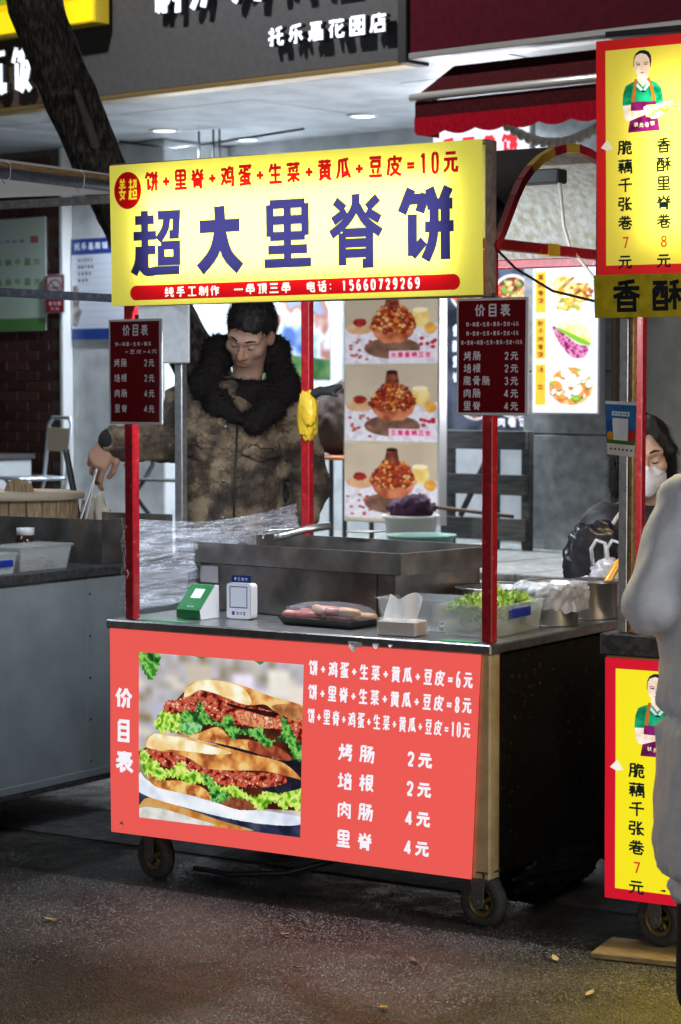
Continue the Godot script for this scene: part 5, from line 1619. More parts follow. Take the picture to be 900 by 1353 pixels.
	part(t, "yellow_wrap", crumpled(Vector3(0.05, 0.1, 0.04), 97, 24), yw).position = Vector3(-1.205, 1.37, -0.97)
	part(t, "knot", flesh([["c", Vector3(-1.195, 1.43, -0.99), Vector3(-1.12, 1.442, -0.985), 0.016, 0.012, 0.008], ["c", Vector3(-1.15, 1.437, -0.985), Vector3(-1.1, 1.418, -0.98), 0.012, 0.007, 0.008], ["c", Vector3(-1.13, 1.44, -0.985), Vector3(-1.095, 1.45, -0.985), 0.01, 0.008, 0.006]], 0.006, Transform3D.IDENTITY, null, func(v): return yn.get_noise_3dv(v * 2.0) * 0.006), mat("black rag", lin(0.012, 0.012, 0.014), 0.8))
	# top sign
	var side := worn("brown sign side", [[0.3, lin(0.13, 0.09, 0.075)], [0.7, lin(0.2, 0.145, 0.12)]], 3.0, 0.6, 0.1, 0.02, 0.03, 90)
	hollow_box(t, Vector3(-1.242, 1.684, -0.028), Vector3(0.0, 2.093, 0.024), side, mat("white sign inside", lin(0.75, 0.75, 0.75), 0.8))
	part(t, "sign_face", sheet(Vector3(-1.241, 2.088, 0.03), Vector3(-0.012, 2.094, 0.03), Vector3(-0.006, 1.689, 0.03), Vector3(-1.235, 1.682, 0.03), 30, 10, 0.0016, 0.4), printed("sign print", top_print().tex(), 0.85, 0.4, true))
	back_lamps(t, Vector3(-0.62, 1.888, -0.012), Vector2(1.0, 0.25), Color(1.0, 0.97, 0.93), 2.2)
	area_light(t, Vector3(-0.62, 1.888, 0.05), Vector3(0, 0, 1), Vector2(1.22, 0.39), Color(1.0, 0.93, 0.6), 1.3)
	# vaulted canopy: dark sheet outside, pale and stained inside
	var arch := [Vector2(1.812, -0.022), Vector2(1.85, -0.055), Vector2(1.893, -0.088), Vector2(1.95, -0.13), Vector2(1.997, -0.171), Vector2(2.035, -0.222), Vector2(2.067, -0.282), Vector2(2.092, -0.35), Vector2(2.108, -0.42), Vector2(2.115, -0.5), Vector2(2.108, -0.58), Vector2(2.092, -0.65), Vector2(2.067, -0.718), Vector2(2.035, -0.778), Vector2(1.997, -0.829), Vector2(1.95, -0.87), Vector2(1.893, -0.912), Vector2(1.85, -0.945), Vector2(1.812, -0.978)]
	var outer := tool_(true)
	var inner := tool_(true)
	var segs := 10
	for i in arch.size() - 1:
		for k in segs:
			var x0 := -1.25 + 1.248 * k / segs
			var x1 := -1.25 + 1.248 * (k + 1) / segs
			var a: Vector2 = arch[i]
			var b: Vector2 = arch[i + 1]
			var e := 0.006
			var na := Vector2(a.x - 1.75, a.y + 0.5).normalized() * e
			var nb := Vector2(b.x - 1.75, b.y + 0.5).normalized() * e
			quad(outer, Vector3(x0, a.x + na.x, a.y + na.y), Vector3(x1, a.x + na.x, a.y + na.y), Vector3(x1, b.x + nb.x, b.y + nb.y), Vector3(x0, b.x + nb.x, b.y + nb.y))
			quad(inner, Vector3(x0, b.x, b.y), Vector3(x1, b.x, b.y), Vector3(x1, a.x, a.y), Vector3(x0, a.x, a.y))
	part(t, "canopy", outer, matte(worn("brown canopy film", [[0.2, lin(0.007, 0.005, 0.0045)], [0.6, lin(0.013, 0.009, 0.008)], [0.86, lin(0.03, 0.023, 0.01)]], 2.0, 0.7, 0.0, 0.015, 0.03, 92)))
	part(t, "canopy_lining", inner, worn("stained lining", [[0.25, lin(0.34, 0.31, 0.22)], [0.5, lin(0.46, 0.45, 0.38)], [0.75, lin(0.55, 0.56, 0.56)]], 2.2, 0.45, 0.1, 0.03, 0.08, 93))
	for i in arch.size() - 1:
		var a := Vector3(-0.002, arch[i].x, arch[i].y)
		var b := Vector3(-0.002, arch[i + 1].x, arch[i + 1].y)
		part(t, "rim_piece", bar(a, b, 0.024, 0.02, 0.001, null, Vector3.RIGHT), mats["yellow tape"] if i in [5, 6, 8] else red)
	part(t, "tape_scrap", slab(Vector3(-0.22, 1.99, -0.152), Vector3(-0.1, 2.0, -0.148), 0.0), mats["yellow tape"])
	# fittings under the canopy
	part(t, "lamp_housing", slab(Vector3(-0.34, 2.02, -0.52), Vector3(-0.04, 2.06, -0.46), 0.004), mats["dark metal"])
	part(t, "cable", tube([Vector3(-0.045, 2.02, -0.48), Vector3(-0.04, 1.98, -0.482), Vector3(-0.035, 1.9, -0.49), Vector3(-0.02, 1.84, -0.5), Vector3(0.01, 1.8, -0.51), Vector3(0.06, 1.745, -0.5), Vector3(0.16, 1.72, -0.45), Vector3(0.3, 1.7, -0.38)], 0.005, 8), mat("cream cable", lin(0.5, 0.44, 0.38), 0.5))
	part(t, "cable", tube([Vector3(0.0, 1.81, -0.03), Vector3(0.04, 1.76, -0.06), Vector3(0.13, 1.7, -0.1), Vector3(0.24, 1.672, -0.12), Vector3(0.38, 1.66, -0.12)], 0.0035, 8), mats["dark metal"])
	var led := mat("cool LED tube", lin(0.9, 0.9, 0.92), 0.4)
	led.emission_enabled = true
	led.emission = Color(0.88, 0.94, 1.0)
	led.emission_energy_multiplier = 3.0
	part(t, "unseen_light_tube", slab(Vector3(-1.15, 1.792, -0.075), Vector3(-0.12, 1.806, -0.055), 0.002), led)  # unseen behind the sign, placed to light the counter and canopy lining
	area_light(t, Vector3(-0.63, 1.785, -0.075), Vector3(0, -1, -0.45), Vector2(1.0, 0.03), Color(0.9, 0.95, 1.0), 2.6)
	area_light(t, Vector3(-0.63, 1.812, -0.085), Vector3(0, 0.8, -1), Vector2(1.0, 0.03), Color(0.9, 0.95, 1.0), 0.8)
	# casters
	caster(t, Vector3(-0.035, 0, -0.035), -8)
	caster(t, Vector3(-1.14, 0, -0.045), -14)
	caster(t, Vector3(-0.06, 0, -0.93), 20)
	caster(t, Vector3(-1.18, 0, -0.93), 5)
	# film wound round the left side
	var film := mat("plastic film", Color(0.93, 0.95, 1.0, 1.0), 0.27)
	film.transparency = BaseMaterial3D.TRANSPARENCY_ALPHA
	film.albedo_texture = noise_tex(0.02, 94, [[0.3, Color(1, 1, 1, 0.12)], [0.44, Color(1, 1, 1, 0.2)], [0.47, Color(1, 1, 1, 0.62)], [0.5, Color(1, 1, 1, 0.16)], [0.58, Color(1, 1, 1, 0.26)], [0.61, Color(1, 1, 1, 0.75)], [0.64, Color(1, 1, 1, 0.12)]], 512, 4)
	film.uv1_triplanar = true
	film.uv1_world_triplanar = true
	film.uv1_scale = Vector3(2.0, 6.0, 0.45)
	film.metallic_specular = 0.6
	var wn := noise(3.0, 95, 4)
	for layer in 2:
		var fst := tool_(true)
		var nz2 := 90
		var ny2 := 40
		var rows := []
		for j in ny2 + 1:
			var row := []
			for i in nz2 + 1:
				var f := i / float(nz2)
				var g := j / float(ny2)
				var z := lerpf(-0.01, -0.99, f)
				var top := 1.065 - 0.03 * sin(f * PI) - 0.02 * layer
				var y := lerpf(0.79 + 0.09 * f * f, top, g)
				var x := lerpf(-1.236, -1.272, f) + 0.012 * layer + 0.018 * sin(f * PI) + 0.02 * wn.get_noise_2d(z * 0.5 + layer * 9, y * 4.0) + 0.005 * wn.get_noise_2d(z * 1.3 - y * 1.5, y * 18.0 + layer * 5)
				row.append(Vector3(x, y, z))
			rows.append(row)
		for j in ny2:
			for i in nz2:
				quad(fst, rows[j][i], rows[j][i + 1], rows[j + 1][i + 1], rows[j + 1][i])
		part(t, "plastic_film", fst, film)
	# price boards hung on the posts
	var rim := mat("pale board edge", lin(0.5, 0.5, 0.52), 0.5)
	for q in [[true, Vector3(-1.165, 1.34, 0.012), -3.0, "maroon price board on the left front post", 0.2, 0.305], [false, Vector3(0.012, 1.373, 0.014), -1.5, "maroon price board with five price rows on the right front post", 0.215, 0.308]]:
		var b := thing("price_board", q[3], "price board", q[1], q[2], "price boards hung on the cart posts")
		part(b, "board", slab(Vector3(-q[4] / 2, 0, -0.006), Vector3(q[4] / 2, q[5], 0), 0.002), rim)
		var face := printed("price print", price_print(q[0]).tex(), 0.0, 0.22)
		face.clearcoat_enabled = true
		face.clearcoat = 0.6
		face.clearcoat_roughness = 0.12
		part(b, "price_face", sheet(Vector3(-q[4] / 2 + 0.001, q[5] - 0.001, 0.003), Vector3(q[4] / 2 - 0.001, q[5] - 0.001, 0.003), Vector3(q[4] / 2 - 0.001, 0.001, 0.003), Vector3(-q[4] / 2 + 0.001, 0.001, 0.003), 20, 24, 0.0012, 2.0 if q[0] else 0.5), face)
		part(b, "tie", slab(Vector3(-0.004, q[5], -0.012), Vector3(0.004, q[5] + 0.012, -0.002), 0.001), mats["dark metal"])

# ------------------------------------------------------------------ goods on the middle cart
func tray_shape(w: float, d: float, h: float, wall: float, flare := 0.0, lip := 0.0) -> SurfaceTool:
	var st := tool_()
	var ring := func(x: float, z: float, y: float): return [Vector3(-x, y, z), Vector3(x, y, z), Vector3(x, y, -z), Vector3(-x, y, -z)]
	var a: Array = ring.call(w / 2 - flare, d / 2 - flare, 0.0)
	var b: Array = ring.call(w / 2, d / 2, h)
	var l: Array = ring.call(w / 2 + lip, d / 2 + lip, h)
	var l2: Array = ring.call(w / 2 + lip, d / 2 + lip, h + 0.002)
	var c: Array = ring.call(w / 2 - wall, d / 2 - wall, h + 0.002)
	var e: Array = ring.call(w / 2 - wall - flare, d / 2 - wall - flare, wall)
	var rings := [a, b, l, l2, c, e]
	if lip == 0.0:
		rings = [a, ring.call(w / 2, d / 2, h), ring.call(w / 2 - wall, d / 2 - wall, h), e]
	for k in rings.size() - 1:
		for i in 4:
			quad(st, rings[k][i], rings[k][(i + 1) % 4], rings[k + 1][(i + 1) % 4], rings[k + 1][i])
	quad(st, e[0], e[1], e[2], e[3])
	quad(st, a[3], a[2], a[1], a[0])
	return st

func clear_plastic() -> StandardMaterial3D:
	var m := mat("cloudy clear plastic", Color(0.8, 0.82, 0.82, 0.3), 0.3)
	m.transparency = BaseMaterial3D.TRANSPARENCY_ALPHA
	m.metallic_specular = 0.6
	return m

func crumpled(size: Vector3, sd: int, n := 26) -> SurfaceTool:
	# a thin bag or film, dented all over
	var st := tool_(true)
	var nn := noise(2.2, sd, 4)
	var rows := []
	for j in n + 1:
		var row := []
		for i in n + 1:
			var u := i / float(n) * TAU
			var v := (j / float(n) - 0.5) * PI
			var q := Vector3(cos(v) * cos(u), sin(v), cos(v) * sin(u))
			var p := Vector3(signf(q.x) * pow(absf(q.x), 0.7), q.y, signf(q.z) * pow(absf(q.z), 0.7)) * size / 2
			row.append(p * (1.0 + 0.22 * nn.get_noise_3dv(q * 1.1) + 0.1 * nn.get_noise_3dv(q * 3.7)))
		rows.append(row)
	for j in n:
		for i in n:
			quad(st, rows[j][i], rows[j + 1][i], rows[j + 1][i + 1], rows[j][i + 1])
	return st

func pot(t: Node3D, r: float, h: float, m: Material) -> void:
	part(t, "pot", lathe([Vector2(0, 0), Vector2(r * 0.96, 0), Vector2(r, 0.006), Vector2(r, h - 0.004), Vector2(r + 0.006, h), Vector2(r + 0.004, h + 0.003), Vector2(r - 0.003, h), Vector2(r - 0.004, 0.006), Vector2(0, 0.006)], 40), m)

func counter_goods() -> void:
	var top := 0.7665
	var steel := worn("brushed steel", [[0.2, lin(0.4, 0.39, 0.37)], [0.5, lin(0.52, 0.51, 0.5)], [0.8, lin(0.6, 0.6, 0.6)]], 3.0, 0.28, 0.9, 0.02, 0.01, 111, Vector3(1, 0.2, 1))
	var sooty := worn("sooty steel", [[0.15, lin(0.12, 0.108, 0.098)], [0.5, lin(0.19, 0.175, 0.16)], [0.75, lin(0.26, 0.245, 0.23)], [0.92, lin(0.28, 0.2, 0.13)]], 1.3, 0.36, 0.8, 0.008, 0.03, 112)
	var clear := clear_plastic()
	var bag := mat("clear thin bag", Color(0.9, 0.9, 0.93, 0.1), 0.27)
	bag.transparency = BaseMaterial3D.TRANSPARENCY_ALPHA
	bag.metallic_specular = 0.7
	var haze := mat("cloudy bag", Color(0.93, 0.92, 0.93, 0.4), 0.27)
	haze.transparency = BaseMaterial3D.TRANSPARENCY_ALPHA
	haze.metallic_specular = 0.7
	var white := mat("white casing", lin(0.62, 0.62, 0.64), 0.4)
	# griddle: burner box with a deep tray on it
	var t := thing("griddle", "wide sooty steel griddle tray on its burner box", "griddle", Vector3(-0.823, top, -0.53), -8)
	part(t, "burner_box", box(Vector3(0, 0.073, 0), Vector3(0.8, 0.146, 0.4), 0.004), sooty)
	part(t, "seam", box(Vector3(0.33, 0.073, 0.2015), Vector3(0.003, 0.14, 0.002), 0.0), mats["dark metal"])
	part(t, "sticker", box(Vector3(-0.335, 0.11, 0.2025), Vector3(0.075, 0.05, 0.001), 0.0), white)
	var tr := part(t, "tray", tray_shape(0.88, 0.46, 0.062, 0.004), sooty)
	tr.position.y = 0.1475
	part(t, "hot_plate", box(Vector3(0, 0.156, 0), Vector3(0.86, 0.006, 0.44), 0.002), worn("burnt plate", [[0.3, lin(0.012, 0.011, 0.01)], [0.7, lin(0.04, 0.035, 0.03)]], 4.0, 0.35, 0.6, 0.02, 0.1, 113))
	t = thing("steel_scoop", "steel scoop with tube handle resting across the griddle tray", "scoop", Vector3(-1.03, top + 0.209, -0.62), -8)
	part(t, "handle", tube([Vector3(-0.04, 0.004, 0.05), Vector3(-0.02, 0.012, 0.03), Vector3(0.02, 0.03, -0.03), Vector3(0.06, 0.04, -0.1)], 0.012, 12), steel)
	part(t, "wire_loop", tube([Vector3(-0.07, 0.002, 0.07), Vector3(-0.1, 0.02, 0.03), Vector3(-0.09, 0.025, 0.0), Vector3(-0.02, 0.03, -0.02)], 0.003, 8), steel)
	part(t, "blade", box(Vector3(0.13, 0.02, -0.19), Vector3(0.09, 0.003, 0.1), 0.001), sooty)
	# payment stands, codes left blank
	t = thing("payment_stand", "green and white wedge payment stand at the counter's left end", "payment stand", Vector3(-1.072, top, -0.12), -4)
	var wedge := PackedVector2Array([Vector2(0.0, 0.0), Vector2(0.004, 0.026), Vector2(-0.066, 0.096), Vector2(-0.082, 0.096), Vector2(-0.085, 0.0)])
	part(t, "casing", prism(wedge, -0.045, 0.045, null, Transform3D(Basis(Vector3(0, 0, 1), Vector3.UP, Vector3(1, 0, 0)), Vector3.ZERO)), white)
	var p := Print.new(self, 90, 126, 3, Color(0.06, 0.42, 0.2))
	p.rect(27, 22, 38, 46, Color(0.86, 0.9, 0.87))
	p.words("支付", 33, 104, 26, 9, 1.2, Color(0.75, 0.88, 0.78))
	var green := printed("green print", p.tex(), 0.0, 0.3)
	part(t, "slope_face", sheet(Vector3(-0.045, 0.0975, -0.064), Vector3(0.045, 0.0975, -0.064), Vector3(0.045, 0.0275, 0.0062), Vector3(-0.045, 0.0275, 0.0062)), green)
	part(t, "front_face", slab(Vector3(-0.045, 0.001, 0.0035), Vector3(0.045, 0.027, 0.0062), 0.001), mat("green plastic face", lin(0.012, 0.16, 0.045), 0.3))
	t = thing("payment_speaker", "white upright payment stand with a blue top tab", "payment stand", Vector3(-0.943, top, -0.19), 2)
	part(t, "casing", prism(round_rect(0.086, 0.106, 0.012), -0.034, 0.0, null, Transform3D(Basis(), Vector3(0, 0.053, 0))), white)
	p = Print.new(self, 80, 100, 3, Color(0.9, 0.9, 0.93))
	p.rect(9, 6, 62, 64, Color(0.13, 0.25, 0.55))
	p.rect(12, 9, 56, 58, Color(0.88, 0.89, 0.93))
	p.rect(17, 80, 10, 11, Color(0.15, 0.3, 0.7))
	p.words("支付宝", 31, 80, 34, 11, 1.5, Color(0.2, 0.22, 0.3))
	part(t, "print_face", sheet(Vector3(-0.04, 0.103, 0.002), Vector3(0.04, 0.103, 0.002), Vector3(0.04, 0.003, 0.002), Vector3(-0.04, 0.003, 0.002)), printed("blue print", p.tex(), 0.0, 0.3))
	p = Print.new(self, 66, 20, 4, Color(0.07, 0.14, 0.36))
	p.words("手工支付", 8, 5, 50, 10, 1.5, Color(0.8, 0.85, 0.95))
	part(t, "tab", slab(Vector3(-0.034, 0.107, -0.02), Vector3(0.032, 0.128, -0.014), 0.001), mat("blue tab", lin(0.01, 0.025, 0.12), 0.4))
	part(t, "tab_print", sheet(Vector3(-0.033, 0.1275, -0.0125), Vector3(0.031, 0.1275, -0.0125), Vector3(0.031, 0.1075, -0.0125), Vector3(-0.033, 0.1075, -0.0125)), printed("tab print", p.tex(), 0.0, 0.3))
	# meat tray under film
	t = thing("meat_tray", "black foam tray of sausages under clear film", "tray", Vector3(-0.63, top, -0.2), -6)
	var tray := part(t, "tray", tray_shape(0.27, 0.15, 0.022, 0.006, 0.012), mat("black foam", lin(0.012, 0.012, 0.012), 0.5))
	var r := chance(3)
	for i in 12:
		var c := Vector3(-0.1 + (i % 6) * 0.038, 0.024 + (0.018 if i > 7 else 0.0), -0.03 + 0.055 * (i / 6) + rnd(r, -0.01, 0.01))
		var a := rnd(r, -0.6, 0.6)
		var hl := Vector3(cos(a), 0, sin(a)) * 0.032
		part(t, "sausage", flesh([["c", c - hl, c + hl, 0.015, 0.014, 0.004]], 0.006), [mat("pink sausage", lin(0.42, 0.12, 0.1), 0.4), mat("red meat", lin(0.3, 0.06, 0.05), 0.4), mat("tan sausage", lin(0.4, 0.22, 0.11), 0.45)][i % 3])
	part(t, "film", crumpled(Vector3(0.28, 0.058, 0.155), 114), bag).position.y = 0.034
	# tissues
	t = thing("tissue_pack", "opened pack of paper tissues at the counter edge", "tissues", Vector3(-0.315, top, -0.075), 4)
	part(t, "paper_stack", box(Vector3(0, 0.021, 0), Vector3(0.118, 0.042, 0.075), 0.004), worn("tissue paper", [[0.3, lin(0.4, 0.34, 0.3)], [0.7, lin(0.52, 0.45, 0.4)]], 4.0, 0.9, 0.0, 0.02, 0.05, 115, Vector3(1, 18, 1)))
	part(t, "wrapper", box(Vector3(0, 0.024, 0), Vector3(0.126, 0.052, 0.083), 0.008), bag)
	var tis := tool_(true)
	var grid := []
	for j in 9:
		var row := []
		for i in 13:
			var f := i / 12.0 - 0.5
			var g := j / 8.0
			row.append(Vector3(f * lerpf(0.09, 0.105, g) + 0.012 * g, 0.046 + g * (0.062 + 0.01 * sin(f * 7.0)), 0.012 * sin(f * 9.0 + g * 2.0) + 0.014 * (1.0 - g)))
		grid.append(row)
	for j in 8:
		for i in 12:
			quad(tis, grid[j][i], grid[j][i + 1], grid[j + 1][i + 1], grid[j + 1][i])
	var tm := mat("white tissue", lin(0.72, 0.72, 0.7), 0.95)
	tm.backlight_enabled = true
	tm.backlight = Color(0.5, 0.5, 0.5)
	part(t, "tissue", tis, tm)
	# clear boxes
	t = thing("food_box", "long clear plastic box behind the tissue pack", "box", Vector3(-0.31, top, -0.26), 2)
	part(t, "box", tray_shape(0.29, 0.17, 0.088, 0.003, 0.01, 0.006), clear)
	part(t, "divider", box(Vector3(0.02, 0.04, 0), Vector3(0.003, 0.07, 0.15), 0.0), clear)
	part(t, "shredded_filling", flesh([["e", Vector3(0.07, 0.012, 0), Vector3(0.06, 0.018, 0.06), 0.01]], 0.009, Transform3D.IDENTITY, null, func(v): return 0.008 * sin(v.x * 300.0) * sin(v.z * 260.0)), mat("tofu shreds", lin(0.55, 0.48, 0.34), 0.7))
	part(t, "greens_filling", flesh([["e", Vector3(-0.09, 0.012, 0.0), Vector3(0.04, 0.014, 0.06), 0.01]], 0.009, Transform3D.IDENTITY, null, func(v): return 0.006 * sin(v.x * 240.0) * sin(v.z * 300.0)), mat("dark greens", lin(0.05, 0.12, 0.03), 0.7))
	t = thing("lettuce_box", "clear plastic box with blue latch heaped with lettuce", "box", Vector3(-0.145, top, -0.28), 3)
	part(t, "box", tray_shape(0.175, 0.3, 0.084, 0.003, 0.01, 0.006), clear)
	part(t, "latch", box(Vector3(0.0905, 0.06, 0.01), Vector3(0.006, 0.026, 0.13), 0.003), mat("blue latch", lin(0.01, 0.03, 0.3), 0.35))
	part(t, "latch", box(Vector3(-0.0905, 0.06, 0.01), Vector3(0.006, 0.026, 0.13), 0.003), mats["blue latch"])
	var leafm := []
	for c in [lin(0.3, 0.42, 0.06), lin(0.42, 0.5, 0.12), lin(0.2, 0.34, 0.05), lin(0.55, 0.58, 0.25)]:
		var m := mat("lettuce %d" % leafm.size(), c, 0.5)
		m.backlight_enabled = true
		m.backlight = Color(0.5, 0.6, 0.2)
		leafm.append(m)
	for i in 96:
		var st := tool_(true)
		var rr := rnd(r, 0.015, 0.032)
		var ph := rnd(r, 0, 6)
		var bend := rnd(r, 0.2, 0.7)
		var g2 := []
		for j in 5:
			var row := []
			for k in 13:
				var a := PI * (k / 12.0 - 0.5) * 1.3
				var f := j / 4.0
				row.append(Vector3(sin(a) * rr * f, rr * bend * f * f + 0.009 * f * f * sin(k * 2.6 + ph), cos(a) * rr * f * (1.0 + 0.12 * sin(k * 2.1 + ph))))
			g2.append(row)
		for j in 4:
			for k in 12:
				quad(st, g2[j][k], g2[j][k + 1], g2[j + 1][k + 1], g2[j + 1][k])
		var o := part(t, "lettuce_leaf", st, leafm[r.randi() % 4])
		var hx := rnd(r, -0.07, 0.07)
		var hz := rnd(r, -0.13, 0.12)
		var heap := 1.0 - hx * hx / 0.0064 - hz * hz / 0.022
		o.position = Vector3(hx, (rnd(r, 0.03, 0.075) if i < 24 else 0.07 + 0.035 * maxf(heap, 0.0) * rnd(r, 0.4, 1.1)), hz)
		o.rotation = Vector3(rnd(r, -0.7, 0.7), rnd(r, 0, TAU), rnd(r, -0.7, 0.7))
	# pots
	t = thing("lined_pot", "steel pot lined with a clear bag folded over its rim", "pot", Vector3(-0.105, top, -0.555))
	pot(t, 0.082, 0.12, steel)
	var skirt := tool_(true)
	var sn := noise(3.0, 116, 3)
	var rows := []
	for j in 13:
		var row := []
		for i in 61:
			var a := TAU * i / 60
			var g := j / 12.0
			var d := sn.get_noise_3d(cos(a) * 2.2, g * 1.2, sin(a) * 2.2)
			var rad := 0.08 + 0.028 * sin(minf(g * 1.5, 1.0) * PI * 0.6) + 0.016 * d + 0.004 * sin(a * 23.0)
			row.append(Vector3(cos(a) * rad, 0.128 - g * (0.078 + 0.018 * d) + 0.012 * sin(g * PI) , sin(a) * rad))
		rows.append(row)
	for j in 12:
		for i in 60:
			quad(skirt, rows[j][i], rows[j + 1][i], rows[j + 1][i + 1], rows[j][i + 1])
	part(t, "bag", skirt, haze)
	t = thing("sauce_pot", "shiny steel pot holding an orange spoon by the grey post", "pot", Vector3(-0.09, top, -0.79))
	pot(t, 0.078, 0.108, steel)
	part(t, "lid_rim", lathe([Vector2(0.06, 0.1), Vector2(0.072, 0.112), Vector2(0.07, 0.114), Vector2(0.05, 0.1)], 30), steel)
	part(t, "sauce", lathe([Vector2(0.0, 0.07), Vector2(0.072, 0.07)], 30), mat("brown sauce", lin(0.12, 0.04, 0.015), 0.2))
	t = thing("orange_spoon", "orange plastic spoon leaning in the steel sauce pot", "spoon", Vector3(-0.07, top + 0.03, -0.8), 30)
	part(t, "handle", tube([Vector3(0, 0.02, 0), Vector3(0.035, 0.09, -0.02), Vector3(0.06, 0.13, -0.035), Vector3(0.085, 0.15, -0.05)], [0.013, 0.013, 0.012, 0.009], 10), mat("orange spoon plastic", lin(0.7, 0.3, 0.01), 0.3))
	t = thing("steel_basin", "steel basin standing on a pot beside the griddle", "basin", Vector3(-0.275, top, -0.55))
	part(t, "basin", lathe([Vector2(0, 0.062), Vector2(0.09, 0.062), Vector2(0.115, 0.072), Vector2(0.118, 0.096), Vector2(0.126, 0.1), Vector2(0.124, 0.103), Vector2(0.113, 0.098), Vector2(0.105, 0.072), Vector2(0, 0.068)], 44), steel)
	part(t, "foot_pot", lathe([Vector2(0, 0), Vector2(0.098, 0), Vector2(0.1, 0.055), Vector2(0.104, 0.0615), Vector2(0, 0.0615)], 40), steel)
	t = thing("cutting_board", "pale cutting board at the back right of the counter", "board", Vector3(-0.2, top + 0.028, -0.9), 5)
	part(t, "board", box(Vector3(0, 0.006, 0), Vector3(0.36, 0.014, 0.17), 0.004), mat("pale board", lin(0.4, 0.38, 0.35), 0.4))
	part(t, "rest", box(Vector3(0, -0.0145, 0), Vector3(0.34, 0.026, 0.14), 0.003), mat("board rest", lin(0.14, 0.1, 0.06), 0.6))
	# bag with handle loops hanging at the back
	t = thing("carrier_bag", "clear carrier bag with loop handles behind the cutting board", "bag", Vector3(-0.12, top + 0.042, -0.97), 20)
	part(t, "bag", crumpled(Vector3(0.11, 0.12, 0.07), 118), haze).position.y = 0.058
	for s in [-0.028, 0.02]:
		part(t, "handle", tube([Vector3(s - 0.02, 0.1, 0), Vector3(s - 0.026, 0.15, 0.004), Vector3(s - 0.01, 0.176, 0.006), Vector3(s + 0.016, 0.168, 0.004), Vector3(s + 0.02, 0.12, 0)], 0.006, 8), haze)
	# crumpled black sheet hanging under the cart's right side
	t = thing("plastic_sheet", "crumpled black plastic sheet lying under the cart's right side", "plastic sheet", Vector3(-0.06, 0.0, -0.5), 4)
	part(t, "sheet", crumpled(Vector3(0.12, 0.16, 0.62), 119, 40), mat("black plastic sheet", lin(0.012, 0.013, 0.018), 0.3)).position = Vector3(0, 0.09, 0)
	t = thing("power_cable", "black power cable looping under the cart behind the left wheel", "cable", Vector3(-0.9, 0.0, -0.3))
	part(t, "cable", tube([Vector3(-0.2, 0.012, 0.12), Vector3(-0.05, 0.012, 0.14), Vector3(0.12, 0.03, 0.1), Vector3(0.26, 0.075, 0.05), Vector3(0.36, 0.13, 0.0)], 0.008, 8), mats["dark metal"])
	# green stickers at both ends of the counter edge
	var cart := get_node("food_cart")
	var gs := mat("green sticker", lin(0.05, 0.3, 0.12), 0.5)
	part(cart, "sticker", slab(Vector3(-1.18, 0.7655, -0.055), Vector3(-1.02, 0.7668, -0.02), 0.0), gs)
	part(cart, "sticker", slab(Vector3(-0.16, 0.7655, -0.05), Vector3(-0.05, 0.7668, -0.01), 0.0), gs)
	part(cart, "torn_corner", slab(Vector3(-0.42, 0.735, 0.0075), Vector3(-0.395, 0.748, 0.0085), 0.0), white)

